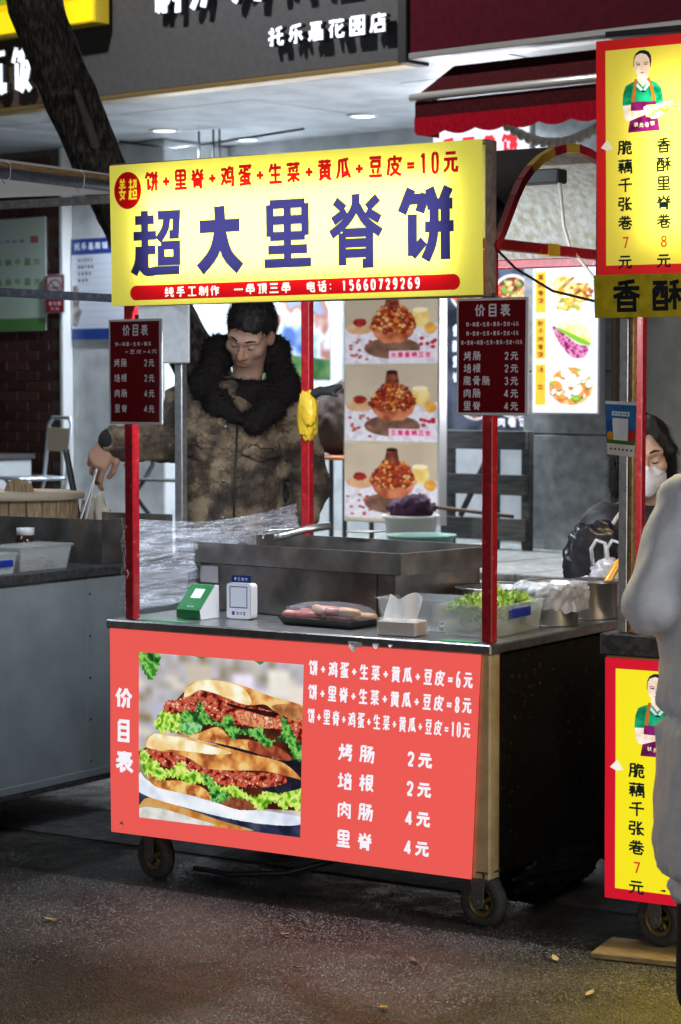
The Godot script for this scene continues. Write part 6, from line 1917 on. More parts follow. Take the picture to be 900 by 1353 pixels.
# ------------------------------------------------------------------ the carts at either side
func left_cart() -> void:
	var t := thing("food_cart", "grey steel food cart with open rails at the left edge", "food cart", Vector3(-1.88, 0, -0.3))
	var grey := worn("grey sheet steel", [[0.2, lin(0.24, 0.27, 0.285)], [0.5, lin(0.265, 0.295, 0.31)], [0.8, lin(0.29, 0.32, 0.335)]], 0.9, 0.5, 0.3, 0.012, 0.05, 121)
	var dark := worn("dark edge steel", [[0.3, lin(0.05, 0.05, 0.052)], [0.7, lin(0.1, 0.1, 0.105)]], 3.0, 0.4, 0.5, 0.02, 0.02, 122)
	var pipe := worn("blue grey pipe", [[0.3, lin(0.1, 0.11, 0.15)], [0.7, lin(0.17, 0.185, 0.23)]], 3.0, 0.45, 0.4, 0.02, 0.02, 123)
	var wood := worn("rail wood", [[0.3, lin(0.2, 0.11, 0.045)], [0.7, lin(0.32, 0.19, 0.08)]], 2.0, 0.7, 0.0, 0.02, 0.05, 124, Vector3(1, 6, 0.5))
	part(t, "body", slab(Vector3(-1.1, 0.145, -0.92), Vector3(0, 0.815, 1.3), 0.006), grey)
	# folded joints and rivets of the side sheet
	var lap = mats["grey sheet steel"]
	for z in [-0.36, 0.4]:
		part(t, "joint_strip", slab(Vector3(0.0005, 0.16, z - 0.014), Vector3(0.003, 0.812, z + 0.014), 0.0008), lap)
		for k in 5:
			part(t, "rivet", lathe([Vector2(0.0, 0.0035), Vector2(0.004, 0.0025), Vector2(0.0055, 0.0)], 10, null, Transform3D(Basis(Vector3.BACK, -PI / 2), Vector3(0.003, 0.2 + k * 0.14, z))), dark)
	part(t, "bottom_fold", slab(Vector3(0.0005, 0.146, -0.918), Vector3(0.007, 0.172, 1.298), 0.002), lap)
	part(t, "lower_edge", slab(Vector3(-1.098, 0.128, -0.918), Vector3(0.006, 0.144, 1.298), 0.002), dark)
	part(t, "counter_top", slab(Vector3(-1.12, 0.817, -0.935), Vector3(0.012, 0.85, 1.32), 0.004), dark)
	for q in [[-0.02, -0.905], [-0.02, 1.28], [-1.08, -0.905], [-1.08, 1.28]]:
		part(t, "post", slab(Vector3(q[0] - 0.0165, 0.852, q[1] - 0.0165), Vector3(q[0] + 0.0165, 2.11, q[1] + 0.0165), 0.003), worn("silver post", [[0.2, lin(0.35, 0.35, 0.35)], [0.5, lin(0.42, 0.42, 0.43)], [0.8, lin(0.48, 0.48, 0.48)]], 3.0, 0.35, 0.7, 0.02, 0.03, 125))
	part(t, "rail", tube([Vector3(-0.02, 2.122, -1.1), Vector3(-0.02, 2.122, 1.4)], 0.017, 12), pipe)
	part(t, "wood_strip", slab(Vector3(-0.034, 2.141, -1.1), Vector3(-0.008, 2.158, 1.4), 0.002), wood)
	part(t, "mid_rail", slab(Vector3(-0.032, 1.735, -0.885), Vector3(-0.008, 1.762, 1.26), 0.002), pipe)
	part(t, "rear_beam", slab(Vector3(-1.2, 2.11, -0.945), Vector3(0.05, 2.14, -0.923), 0.003), worn("grey beam", [[0.3, lin(0.2, 0.19, 0.18)], [0.7, lin(0.3, 0.29, 0.28)]], 3.0, 0.6, 0.2, 0.02, 0.03, 126))
	var film := mat("pale roof film", lin(0.6, 0.62, 0.64), 0.5)
	film.backlight_enabled = true
	film.backlight = Color(0.5, 0.5, 0.5)
	part(t, "roof_film", sheet(Vector3(-1.15, 2.165, -1.1), Vector3(-0.04, 2.166, -1.1), Vector3(-0.04, 2.166, 1.4), Vector3(-1.15, 2.165, 1.4), 10, 24, 0.004, 1.0), film)
	for z in [-0.35, 0.02]:
		part(t, "tie", tube([Vector3(-0.02, 2.162, z), Vector3(0.0, 2.15, z), Vector3(0.0, 2.11, z + 0.005), Vector3(-0.02, 2.09, z + 0.01), Vector3(-0.045, 2.12, z)], 0.002, 6), mat("white tie", lin(0.6, 0.6, 0.6), 0.5))
	caster(t, Vector3(-0.06, 0, 0.2), 80)
	caster(t, Vector3(-0.06, 0, 1.2), 80)
	caster(t, Vector3(-1.04, 0, -0.8), 80)
	caster(t, Vector3(-1.04, 0, 1.2), 80)
	var led = mats["cool LED tube"]
	part(t, "unseen_light_tube", slab(Vector3(-0.62, 2.1, -0.5), Vector3(-0.6, 2.115, 0.9), 0.002), led)  # out of view overhead, placed to light the left counter
	area_light(t, Vector3(-0.61, 2.09, 0.2), Vector3(0, -1, 0), Vector2(0.04, 1.4), Color(0.85, 0.93, 1.0), 1.1)
	# what stands on it
	var top := 0.851
	var steel = mats["sooty steel"]
	var clear = mats["cloudy clear plastic"]
	var g := thing("steel_pan", "rectangular steel frying pan on the left cart", "pan", Vector3(-2.2, top, -0.98))
	part(g, "pan", tray_shape(0.56, 0.4, 0.15, 0.004), steel)
	part(g, "oil", box(Vector3(0, 0.06, 0), Vector3(0.54, 0.004, 0.38), 0.0), mat("dark oil", lin(0.03, 0.018, 0.008), 0.1))
	g = thing("wooden_tub", "round wooden tub with a plank lid on the left cart", "tub", Vector3(-2.52, top, -1.02))
	var oak := worn("tub wood", [[0.2, lin(0.16, 0.1, 0.05)], [0.5, lin(0.25, 0.17, 0.095)], [0.8, lin(0.33, 0.25, 0.16)]], 2.5, 0.7, 0.0, 0.02, 0.08, 127, Vector3(5, 0.5, 5))
	for i in 24:
		var a := TAU * i / 24
		part(g, "stave", box(Vector3.ZERO, Vector3(0.058, 0.19, 0.018), 0.003), oak).transform = Transform3D(Basis(Vector3.UP, -a + PI / 2), Vector3(cos(a) * 0.225, 0.1, sin(a) * 0.225))
	part(g, "hoop", lathe([Vector2(0.236, 0.05), Vector2(0.239, 0.05), Vector2(0.239, 0.07), Vector2(0.236, 0.07)], 40), steel)
	part(g, "lid", lathe([Vector2(0, 0.198), Vector2(0.26, 0.198), Vector2(0.262, 0.205), Vector2(0.26, 0.222), Vector2(0, 0.224)], 44), mat("pale lid wood", lin(0.3, 0.24, 0.17), 0.7))
	var hd := prism(PackedVector2Array([Vector2(-0.06, 0.224), Vector2(0.06, 0.224), Vector2(0.05, 0.25), Vector2(0.02, 0.268), Vector2(-0.02, 0.268), Vector2(-0.05, 0.25)]), -0.012, 0.012)
	part(g, "lid_handle", hd, oak).position = Vector3(0.05, 0, 0.02)
	g = thing("towel", "beige striped towel hanging over the steel pan edge", "towel", Vector3(-2.28, top, -1.19))
	part(g, "cloth", flesh([["e", Vector3(0, 0.13, 0), Vector3(0.06, 0.09, 0.016), 0.01], ["e", Vector3(0.03, 0.1, 0.0), Vector3(0.04, 0.1, 0.016), 0.02]], 0.01, Transform3D.IDENTITY, null, func(v): return 0.006 * sin(v.x * 150.0)), mat("beige cloth", lin(0.38, 0.33, 0.27), 0.9))
	g = thing("meat_box", "clear box of dark fried meat on the left cart", "box", Vector3(-1.975, top, -0.47))
	part(g, "box", tray_shape(0.14, 0.26, 0.075, 0.003, 0.012, 0.006), clear)
	var mn := noise(30.0, 128, 2)
	part(g, "fried_meat", flesh([["e", Vector3(0, 0.014, 0), Vector3(0.055, 0.02, 0.11), 0.01]], 0.008, Transform3D.IDENTITY, null, func(v): return mn.get_noise_3dv(v) * 0.012), worn("fried meat", [[0.2, lin(0.03, 0.015, 0.008)], [0.5, lin(0.12, 0.06, 0.03)], [0.8, lin(0.24, 0.13, 0.06)]], 16.0, 0.5, 0.0, 0.03, 0.0, 129))
	part(g, "lid", box(Vector3(0, 0.081, 0), Vector3(0.15, 0.004, 0.27), 0.001), clear)
	g = thing("blue_latch_box", "clear box with a blue latch at the left cart's edge", "box", Vector3(-1.965, top, -0.2))
	part(g, "box", tray_shape(0.14, 0.22, 0.06, 0.003, 0.008, 0.006), clear)
	part(g, "latch", box(Vector3(0.0725, 0.036, 0), Vector3(0.006, 0.022, 0.18), 0.003), mats["blue latch"])
	part(g, "lid", box(Vector3(0, 0.066, 0), Vector3(0.15, 0.006, 0.23), 0.002), clear)
	g = thing("ladle", "dark long handled ladle behind the wooden tub", "ladle", Vector3(-2.4, top, -1.24))
	part(g, "handle", tube([Vector3(0.02, 0.0, 0), Vector3(-0.01, 0.2, 0), Vector3(-0.05, 0.37, 0)], 0.012, 8), mats["dark metal"])
	part(g, "bowl", lathe([Vector2(0, 0), Vector2(0.03, 0.004), Vector2(0.045, 0.03), Vector2(0.042, 0.03), Vector2(0.028, 0.008), Vector2(0, 0.004)], 20), mats["dark metal"])
	g = thing("glass_jar", "small glass jar with white lid at the frame edge", "jar", Vector3(-2.12, top, -0.62))
	part(g, "glass", lathe([Vector2(0, 0), Vector2(0.035, 0), Vector2(0.035, 0.08), Vector2(0.028, 0.1), Vector2(0, 0.1)], 24), mats["dark oil"])
	part(g, "lid", lathe([Vector2(0, 0.101), Vector2(0.03, 0.101), Vector2(0.03, 0.125), Vector2(0, 0.125)], 24), mats["white casing"])
	# plain white board on the rear post
	g = thing("white_board", "blank white board on the left cart's silver post", "board", Vector3(-1.97, 1.533, -1.176))
	part(g, "board", slab(Vector3(-0.15, 0, 0), Vector3(0.135, 0.27, 0.012), 0.004), worn("board white", [[0.3, lin(0.6, 0.61, 0.62)], [0.7, lin(0.68, 0.69, 0.7)]], 2.0, 0.5, 0.0, 0.02, 0.0, 130))
	part(g, "tie", tube([Vector3(0.05, 0.22, -0.01), Vector3(0.07, 0.24, -0.012), Vector3(0.09, 0.22, -0.01)], 0.003, 6), mats["dark metal"])

func wrap_print(paper: Color, border: Color) -> Print:
	var p := Print.new(self, 780, 600, 1.7, border)
	p.rect(26, 26, 728, 548, paper)
	for bx in [0.0, 340.0]:
		var R := func(a: Array):
			var out := PackedVector2Array()
			for i in range(0, a.size(), 2):
				var cx: float = a[i] - 118.0
				out.append(Vector2(bx + cx * 0.322, (a[i + 1] - (162 - 0.116 * cx)) / (1998 + 0.09 * cx) * 594 + 3))
			return out
		var skin := [Color(0.95, 0.82, 0.72), Color(0.98, 0.92, 0.87), Color(0.99, 0.96, 0.93)]
		var polo := [Color(0.02, 0.42, 0.28), Color(0.08, 0.62, 0.42), Color(0.14, 0.7, 0.5)]
		var apron := [Color(0.33, 0.04, 0.24), Color(0.46, 0.08, 0.36), Color(0.54, 0.12, 0.42)]
		p.poly(R.call([436, 350, 440, 290, 455, 250, 490, 222, 530, 217, 565, 230, 585, 265, 588, 310, 580, 360, 440, 365]), Color(0.1, 0.14, 0.17))
		p.patch(R.call([468, 440, 560, 440, 572, 490, 515, 535, 470, 490]), skin, 0.03, 1)
		p.patch(R.call([342, 700, 350, 600, 370, 530, 420, 500, 468, 478, 515, 535, 575, 470, 630, 495, 665, 530, 682, 600, 686, 660, 600, 690, 410, 690]), polo, 0.02, 2)
		p.patch(R.call([345, 700, 412, 692, 420, 740, 520, 735, 530, 775, 470, 800, 400, 832, 365, 820, 350, 770]), skin, 0.02, 3)
		p.patch(R.call([416, 665, 620, 655, 628, 700, 655, 905, 388, 930, 412, 780]), apron, 0.02, 4)
		p.patch(R.call([400, 745, 520, 735, 530, 775, 470, 800, 400, 832, 368, 822]), skin, 0.02, 5)
		p.line(R.call([460, 470, 445, 560, 432, 668]), 8, Color(0.75, 0.42, 0.1))
		p.line(R.call([560, 455, 590, 540, 612, 655]), 8, Color(0.75, 0.42, 0.1))
		p.poly(R.call([470, 500, 515, 555, 505, 575, 460, 530]), Color(0.75, 0.88, 0.92))
		p.poly(R.call([562, 480, 522, 555, 532, 572, 575, 515]), Color(0.75, 0.88, 0.92))
		p.poly(R.call([500, 565, 540, 565, 538, 580, 502, 582]), Color(0.1, 0.15, 0.2))
		p.patch(R.call([520, 720, 545, 690, 640, 680, 740, 650, 800, 645, 828, 680, 826, 730, 760, 745, 680, 770, 600, 800, 540, 790]), [Color(0.45, 0.72, 0.1), Color(0.7, 0.88, 0.25), Color(0.9, 0.95, 0.6), Color(0.6, 0.82, 0.2)], 0.06, 6)
		p.patch(R.call([600, 690, 740, 652, 745, 668, 640, 720, 600, 722]), [Color(0.97, 0.95, 0.85), Color(0.99, 0.98, 0.94)], 0.03, 7)
		p.patch(R.call([522, 705, 560, 690, 588, 712, 590, 760, 545, 782, 524, 755]), [Color(0.85, 0.87, 0.92), Color(0.97, 0.95, 0.95)], 0.05, 8)
		p.patch(R.call([620, 760, 665, 735, 690, 760, 640, 800, 585, 810, 580, 795]), [Color(0.88, 0.88, 0.92), Color(0.97, 0.95, 0.95)], 0.05, 9)
		p.patch(R.call([440, 350, 444, 300, 460, 265, 500, 245, 545, 255, 570, 290, 576, 345, 570, 395, 548, 440, 515, 460, 482, 445, 452, 405]), skin, 0.012, 10)
		p.line(R.call([458, 335, 478, 328, 495, 333]), 2.0, Color(0.45, 0.4, 0.38))
		p.line(R.call([524, 328, 545, 320, 562, 324]), 2.0, Color(0.45, 0.4, 0.38))
		p.line(R.call([464, 347, 494, 345]), 2.6, Color(0.2, 0.17, 0.17))
		p.line(R.call([526, 340, 556, 337]), 2.6, Color(0.2, 0.17, 0.17))
		p.line(R.call([506, 345, 500, 385, 520, 386]), 1.4, Color(0.82, 0.68, 0.6))
		p.poly(R.call([486, 412, 510, 404, 536, 408, 512, 422]), Color(0.8, 0.5, 0.5))
		var k := 0
		for ch in "状元卷饼":
			var at: Vector2 = R.call([436 + k * 46, 838 - k * 4 + (8 if k in [1, 2] else 0)])[0]
			p.glyph(ch, at.x, at.y, 13, 13, 1.8, Color(0.95, 0.9, 0.75))
			k += 1
		column_rows(p, bx)
	p.poly(PackedVector2Array([Vector2(12, 272), Vector2(30, 252), Vector2(46, 276), Vector2(28, 280)]), Color(0.97, 0.95, 0.9))
	return p

func column_rows(p: Print, bx: float) -> void:
	var ink := Color(0.03, 0.09, 0.085)
	for q in [[57.0, "脆藕千张卷", "7"], [162.0, "香酥里脊卷", "8"]]:
		var k := 0
		for ch in q[1]:
			p.glyph(ch, bx + q[0], 255 + k * 47.6, 43, 40, 4.7, ink)
			k += 1
		p.glyph(q[2], bx + q[0] + 11, 500, 22, 32, 4.0, Color(0.85, 0.2, 0.1))
		p.glyph("元", bx + q[0], 546, 43, 39, 4.7, ink)

func right_cart() -> void:
	var t := thing("food_cart", "yellow and red signed wrap cart at the right edge", "food cart", Vector3(0.33, 0, 0.0))
	var grey = mats["dark edge steel"]
	var black = mats["black side film"]
	var silver = mats["silver post"]
	var pr := wrap_print(Color(0.98, 0.91, 0.34), Color(0.85, 0.13, 0.14)).tex()
	var pr_low := wrap_print(Color(0.98, 0.92, 0.12), Color(0.82, 0.06, 0.17)).tex()
	part(t, "body", slab(Vector3(0.03, 0.14, -0.95), Vector3(1.2, 0.755, -0.02), 0.004), black)
	part(t, "front_light_box", slab(Vector3(0.015, 0.134, -0.018), Vector3(1.0, 0.757, 0.012), 0.004), mat("red acrylic edge", lin(0.4, 0.01, 0.02), 0.3))
	part(t, "front_sign", sheet(Vector3(0.016, 0.756, 0.016), Vector3(0.9, 0.757, 0.016), Vector3(0.9, 0.135, 0.016), Vector3(0.018, 0.135, 0.016), 20, 10, 0.0012, 0.9), printed("wrap print low", pr_low, 0.85, 0.4))
	area_light(t, Vector3(0.46, 0.44, 0.03), Vector3(0, 0, 1), Vector2(0.86, 0.6), Color(1.0, 0.86, 0.25), 0.5)
	part(t, "counter_top", slab(Vector3(0.0, 0.762, -1.0), Vector3(1.22, 0.818, 0.02), 0.004), grey)
	part(t, "counter_lip", slab(Vector3(0.02, 0.757, -0.9), Vector3(1.2, 0.762, 0.022), 0.001), mats["brass trim"])
	part(t, "post", slab(Vector3(0.04, 0.82, -0.03), Vector3(0.064, 1.8, -0.004), 0.002), silver)
	part(t, "post_facing", slab(Vector3(0.0655, 0.82, -0.03), Vector3(0.078, 1.8, -0.006), 0.002), worn("brown post facing", [[0.3, lin(0.16, 0.085, 0.035)], [0.7, lin(0.27, 0.16, 0.07)]], 4.0, 0.35, 0.3, 0.02, 0.03, 132))
	part(t, "post", slab(Vector3(1.14, 0.82, -0.03), Vector3(1.165, 1.8, -0.004), 0.002), silver)
	part(t, "post", slab(Vector3(0.9, 0.82, -0.96), Vector3(0.925, 1.8, -0.935), 0.002), silver)
	hollow_box(t, Vector3(-0.02, 1.728, -0.045), Vector3(1.15, 2.322, 0.014), mat("black sign side", lin(0.02, 0.02, 0.022), 0.5), mats["white sign inside"])
	part(t, "sign_face", sheet(Vector3(-0.019, 2.32, 0.02), Vector3(0.77, 2.326, 0.02), Vector3(0.77, 1.728, 0.02), Vector3(-0.012, 1.728, 0.02), 20, 10, 0.0014, 0.2), printed("wrap print high", pr, 0.85, 0.4, true))
	back_lamps(t, Vector3(0.4, 2.02, -0.03), Vector2(0.56, 0.4), Color(1.0, 0.97, 0.93), 1.2)
	area_light(t, Vector3(0.4, 2.02, 0.04), Vector3(0, 0, 1), Vector2(0.76, 0.58), Color(1.0, 0.9, 0.45), 1.1)
	part(t, "roof", slab(Vector3(0.0, 2.33, -1.0), Vector3(1.15, 2.345, 0.01), 0.002), mats["dark metal"])
	var warm := mat("warm bulb", lin(0.9, 0.8, 0.6), 0.4)
	warm.emission_enabled = true
	warm.emission = Color(1.0, 0.75, 0.4)
	warm.emission_energy_multiplier = 4.0
	part(t, "unseen_light_tube", slab(Vector3(0.2, 1.9, -0.3), Vector3(1.0, 1.915, -0.28), 0.002), warm)  # out of view under the roof, placed to light the right counter warmly
	area_light(t, Vector3(0.6, 1.89, -0.29), Vector3(-0.1, -1, -0.1), Vector2(0.8, 0.03), Color(1.0, 0.84, 0.6), 1.3)
	caster(t, Vector3(0.16, 0.0185, -0.02), -12)
	caster(t, Vector3(1.1, 0.0185, -0.02), -12)
	caster(t, Vector3(0.16, 0.0, -0.9), 4)
	caster(t, Vector3(1.1, 0.0, -0.9), 4)
	# olive banner taped under the sign
	var b := thing("banner", "glossy olive yellow banner taped under the right cart's sign", "banner", Vector3(0.325, 1.622, 0.03))
	var p := Print.new(self, 700, 106, 2, Color(0.72, 0.63, 0.06))
	p.patch(PackedVector2Array([Vector2(0, 0), Vector2(700, 0), Vector2(700, 106), Vector2(0, 106)]), [Color(0.68, 0.6, 0.05), Color(0.78, 0.69, 0.1)], 0.02, 133)
	var k := 0
	for ch in "香酥里脊卷饼":
		p.glyph(ch, 46 + k * 112, 10, 90, 84, 10.5, Color(0.03, 0.05, 0.07))
		k += 1
	var bm := printed("banner print", p.tex(), 0.0, 0.25)
	bm.clearcoat_enabled = true
	bm.clearcoat = 0.8
	bm.clearcoat_roughness = 0.1
	part(b, "cloth", sheet(Vector3(-0.01, 0.108, 0.003), Vector3(0.68, 0.108, 0.003), Vector3(0.68, 0.0, 0.003), Vector3(-0.006, 0.0, 0.003), 40, 8, 0.0016, 0.7), bm)
	part(b, "backing", slab(Vector3(-0.004, 0.003, -0.003), Vector3(0.676, 0.106, -0.001), 0.0), mats["black sign side"])
	# hanging card, its code left blank
	b = thing("payment_card", "blue payment card taped to the right cart's post", "card", Vector3(0.385, 1.27, 0.012), -3)
	p = Print.new(self, 92, 142, 4, Color(0.14, 0.32, 0.55))
	p.rect(0, 0, 92, 8, Color(0.8, 0.82, 0.85))
	p.patch(PackedVector2Array([Vector2(0, 8), Vector2(92, 8), Vector2(92, 96), Vector2(0, 96)]), [Color(0.1, 0.27, 0.5), Color(0.2, 0.42, 0.64)], 0.01, 134)
	p.rect(18, 26, 54, 12, Color(0.78, 0.84, 0.9))
	p.words("手工支付宝", 22, 29, 46, 6, 1.0, Color(0.2, 0.32, 0.5))
	p.rect(20, 44, 48, 58, Color(0.86, 0.87, 0.9))
	p.oval(12, 92, 10, 12, Color(0.75, 0.5, 0.1))
	p.oval(80, 88, 12, 16, Color(0.7, 0.16, 0.1))
	p.rect(0, 102, 92, 12, Color(0.25, 0.42, 0.16))
	p.rect(0, 112, 92, 30, Color(0.82, 0.8, 0.78))
	for i in 6:
		p.oval(12 + i * 14, 126, 4, 3, [Color(0.6, 0.2, 0.2), Color(0.2, 0.3, 0.6), Color(0.2, 0.5, 0.3)][i % 3])
	part(b, "card", sheet(Vector3(-0.046, 0.142, 0.002), Vector3(0.046, 0.138, 0.004), Vector3(0.042, 0.0, 0.008), Vector3(-0.04, 0.006, 0.004), 12, 12, 0.002, 2.2), printed("card print", p.tex(), 0.0, 0.25))
	# on the counter
	b = thing("wicker_basket", "small brown wicker basket on the right cart's counter", "basket", Vector3(0.435, 0.8195, -0.22))
	for i in 9:
		var y := 0.006 + i * 0.009
		var rr := 0.05 + 0.02 * sin(i / 8.0 * 2.0)
		var pts := []
		for j in 25:
			var a := TAU * j / 24
			pts.append(Vector3(cos(a) * (rr + 0.003 * sin(a * 9 + i * PI)), y, sin(a) * (rr + 0.003 * sin(a * 9 + i * PI))))
		part(b, "withy", tube(pts, 0.0055, 6, null, false), mat("wicker %d" % (i % 2), lin(0.22 - 0.1 * (i % 2), 0.11 - 0.05 * (i % 2), 0.05 - 0.02 * (i % 2)), 0.7))
	part(b, "base", lathe([Vector2(0, 0), Vector2(0.05, 0), Vector2(0.05, 0.006), Vector2(0, 0.006)], 24), mats["wicker 0"])
	b = thing("green_cup", "pale green glass cup at the right cart's counter front", "cup", Vector3(0.468, 0.8195, -0.03))
	part(b, "cup", lathe([Vector2(0, 0), Vector2(0.026, 0), Vector2(0.036, 0.085), Vector2(0.033, 0.085), Vector2(0.024, 0.006), Vector2(0, 0.006)], 28), mat("pale green glass", lin(0.3, 0.36, 0.22), 0.3))
	b = thing("brass_bowl", "small brass bowl on a stand on the right cart", "bowl", Vector3(0.46, 0.8195, -0.42))
	part(b, "stand", lathe([Vector2(0, 0), Vector2(0.05, 0), Vector2(0.04, 0.02), Vector2(0.02, 0.1), Vector2(0.02, 0.14), Vector2(0, 0.14)], 20), mats["dark metal"])
	part(b, "bowl", lathe([Vector2(0, 0.141), Vector2(0.03, 0.141), Vector2(0.058, 0.18), Vector2(0.066, 0.222), Vector2(0.062, 0.222), Vector2(0.05, 0.18), Vector2(0, 0.15)], 28), mat("old brass", lin(0.4, 0.24, 0.07), 0.3, 0.8))
	# plank under the wheel
	b = thing("wheel_plank", "short yellowish plank under the right cart's front wheel", "plank", Vector3(0.49, 0, 0.03), 8)
	part(b, "plank", slab(Vector3(-0.14, 0.001, -0.1), Vector3(0.2, 0.018, 0.08), 0.003), worn("plank wood", [[0.3, lin(0.2, 0.13, 0.05)], [0.7, lin(0.34, 0.24, 0.11)]], 3.0, 0.7, 0.0, 0.02, 0.1, 135, Vector3(0.5, 1, 5)))
	b = thing("wheel_plank", "short dark plank under the right cart's far front wheel", "plank", Vector3(1.43, 0, 0.0), 0)
	part(b, "plank", slab(Vector3(-0.14, 0.001, -0.1), Vector3(0.14, 0.018, 0.08), 0.003), mats["plank wood"])

# ------------------------------------------------------------------ people
func camo_tex(sd: int) -> ImageTexture:
	var n := 192
	var im := Image.create(n, n, false, Image.FORMAT_RGB8)
	var a := noise(0.016, sd, 3).get_seamless_image(n, n)
	var b := noise(0.045, sd + 1, 3).get_seamless_image(n, n)
	var c := noise(0.3, sd + 2, 1).get_seamless_image(n, n)
	var tones := [lin(0.016, 0.011, 0.009), lin(0.05, 0.03, 0.02), lin(0.085, 0.055, 0.032), lin(0.15, 0.103, 0.06), lin(0.28, 0.205, 0.125)]
	for y in range(0, n, 2):
		for x in range(0, n, 2):
			var v := a.get_pixel(x, y).r * 0.62 + b.get_pixel(x, y).r * 0.42 + (c.get_pixel(x, y).r - 0.5) * 0.16 - 0.02
			var k := 0 if v < 0.4 else 1 if v < 0.48 else 2 if v < 0.55 else 3 if v < 0.62 else 4
			im.fill_rect(Rect2i(x, y, 2, 2), tones[k])
	return ImageTexture.create_from_image(im)

func person(label: String, at: Vector3, turn: float) -> Node3D:
	return thing("person", label, "person", at, turn)

func looking(forward: Vector3, roll: float) -> Basis:
	var z := forward.normalized()
	var x := Vector3.UP.cross(z).normalized()
	return Basis(x, z.cross(x), z) * Basis(Vector3.BACK, roll)

func vendor() -> void:
	var t := person("man in camouflage coat with black fur collar, looking down and frying", Vector3(-1.76, 0, -1.47), 31.4)
	var inv := t.transform.affine_inverse()
	var fold := noise(4.5, 141, 3)
	var fine := noise(13.0, 142, 2)
	var wrinkle := func(v: Vector3): return fold.get_noise_3d(v.x * 1.2, v.y * 1.6, v.z) * 0.026 + (0.5 - absf(fine.get_noise_3d(v.x * 0.8 + v.y * 0.5, v.y * 1.3, v.z))) * 0.016
	var elbow: Vector3 = inv * Vector3(-2.01, 1.245, -1.25)
	var wrist: Vector3 = inv * Vector3(-2.115, 1.258, -1.115)
	var coat := mat("camouflage cloth", Color.WHITE, 0.85)
	coat.albedo_texture = camo_tex(143)
	coat.uv1_triplanar = true
	coat.uv1_world_triplanar = true
	coat.uv1_scale = Vector3.ONE * 1.35
	coat.texture_filter = BaseMaterial3D.TEXTURE_FILTER_NEAREST
	coat.rim_enabled = true
	coat.rim = 0.2
	part(t, "coat", flesh([
		["e", Vector3(-0.085, 1.24, 0.0), Vector3(0.195, 0.25, 0.15), 0.06],
		["e", Vector3(-0.09, 0.98, 0.015), Vector3(0.19, 0.28, 0.16), 0.08],
		["e", Vector3(-0.09, 0.76, 0.0), Vector3(0.205, 0.2, 0.165), 0.06],
		["c", Vector3(-0.235, 1.385, -0.01), Vector3(0.085, 1.375, -0.01), 0.082, 0.082, 0.06],
		["c", Vector3(-0.26, 1.37, 0.0), elbow, 0.085, 0.074, 0.04],
		["c", elbow, wrist.lerp(elbow, -0.02), 0.074, 0.064, 0.02],
		["c", Vector3(0.115, 1.36, -0.01), Vector3(0.2, 1.1, -0.02), 0.084, 0.072, 0.03],
		["c", Vector3(0.2, 1.1, -0.02), Vector3(0.13, 0.88, 0.13), 0.072, 0.056, 0.02],
		["c", Vector3(-0.075, 1.33, 0.132), Vector3(-0.1, 0.7, 0.162), 0.017, 0.017, 0.01],
		["-c", Vector3(-0.055, 1.34, 0.165), Vector3(-0.08, 0.7, 0.192), 0.012, 0.012, 0.006],
	], 0.012, Transform3D.IDENTITY, null, wrinkle), coat)
	# pocket flaps, zip and chest seams stand out from the cloth
	for q in [[-0.185, 1.235, 0.128, 0.25], [0.025, 1.235, 0.14, -0.2], [-0.19, 0.93, 0.148, 0.2], [0.02, 0.93, 0.168, -0.15]]:
		part(t, "pocket_flap", flesh([["e", Vector3.ZERO, Vector3(0.072, 0.028, 0.012), 0.01], ["e", Vector3(0, -0.012, 0.002), Vector3(0.06, 0.026, 0.012), 0.01]], 0.007, Transform3D(Basis(Vector3.UP, -q[3]), Vector3(q[0], q[1], q[2])), null, wrinkle), coat)
	part(t, "zip", tube([Vector3(-0.058, 1.32, 0.158), Vector3(-0.066, 1.1, 0.176), Vector3(-0.075, 0.8, 0.182)], 0.004, 6), mat("dark zip", lin(0.01, 0.009, 0.008), 0.5))
	for y in [1.31, 1.12, 0.99]:
		part(t, "stud", flesh([["e", Vector3(-0.1 - (1.31 - y) * 0.03, y, 0.157 + (1.31 - y) * 0.05), Vector3(0.008, 0.008, 0.006), 0.003]], 0.003), mat("dull button", lin(0.2, 0.2, 0.2), 0.4, 0.6))
	part(t, "cuff", flesh([["c", wrist.lerp(elbow, 0.1), wrist.lerp(elbow, -0.12), 0.05, 0.047, 0.01]], 0.008), mat("dark knit cuff", lin(0.012, 0.01, 0.01), 0.95))
	# fur collar: a soft ring with many short hairs
	var furn := noise(30.0, 144, 2)
	var fur := flesh([
		["c", Vector3(-0.19, 1.44, 0.02), Vector3(-0.135, 1.58, -0.05), 0.054, 0.047, 0.05],
		["c", Vector3(-0.135, 1.58, -0.05), Vector3(0.06, 1.58, -0.06), 0.047, 0.047, 0.05],
		["c", Vector3(0.06, 1.58, -0.06), Vector3(0.105, 1.44, 0.02), 0.047, 0.054, 0.05],
		["c", Vector3(-0.19, 1.44, 0.02), Vector3(-0.125, 1.385, 0.115), 0.052, 0.04, 0.04],
		["c", Vector3(0.105, 1.44, 0.02), Vector3(0.055, 1.37, 0.125), 0.054, 0.042, 0.04],
		["c", Vector3(-0.125, 1.385, 0.115), Vector3(-0.07, 1.35, 0.145), 0.042, 0.028, 0.03],
		["c", Vector3(0.055, 1.37, 0.125), Vector3(0.0, 1.32, 0.15), 0.046, 0.04, 0.03],
		["c", Vector3(-0.09, 1.43, 0.03), Vector3(0.01, 1.42, 0.05), 0.05, 0.05, 0.04],
	], 0.011, Transform3D.IDENTITY, null, func(v): return furn.get_noise_3dv(v) * 0.012)
	var furm := matte(mat("black fur", lin(0.012, 0.009, 0.008), 0.9), 0.3)
	var collar := part(t, "fur_collar", fur, furm)
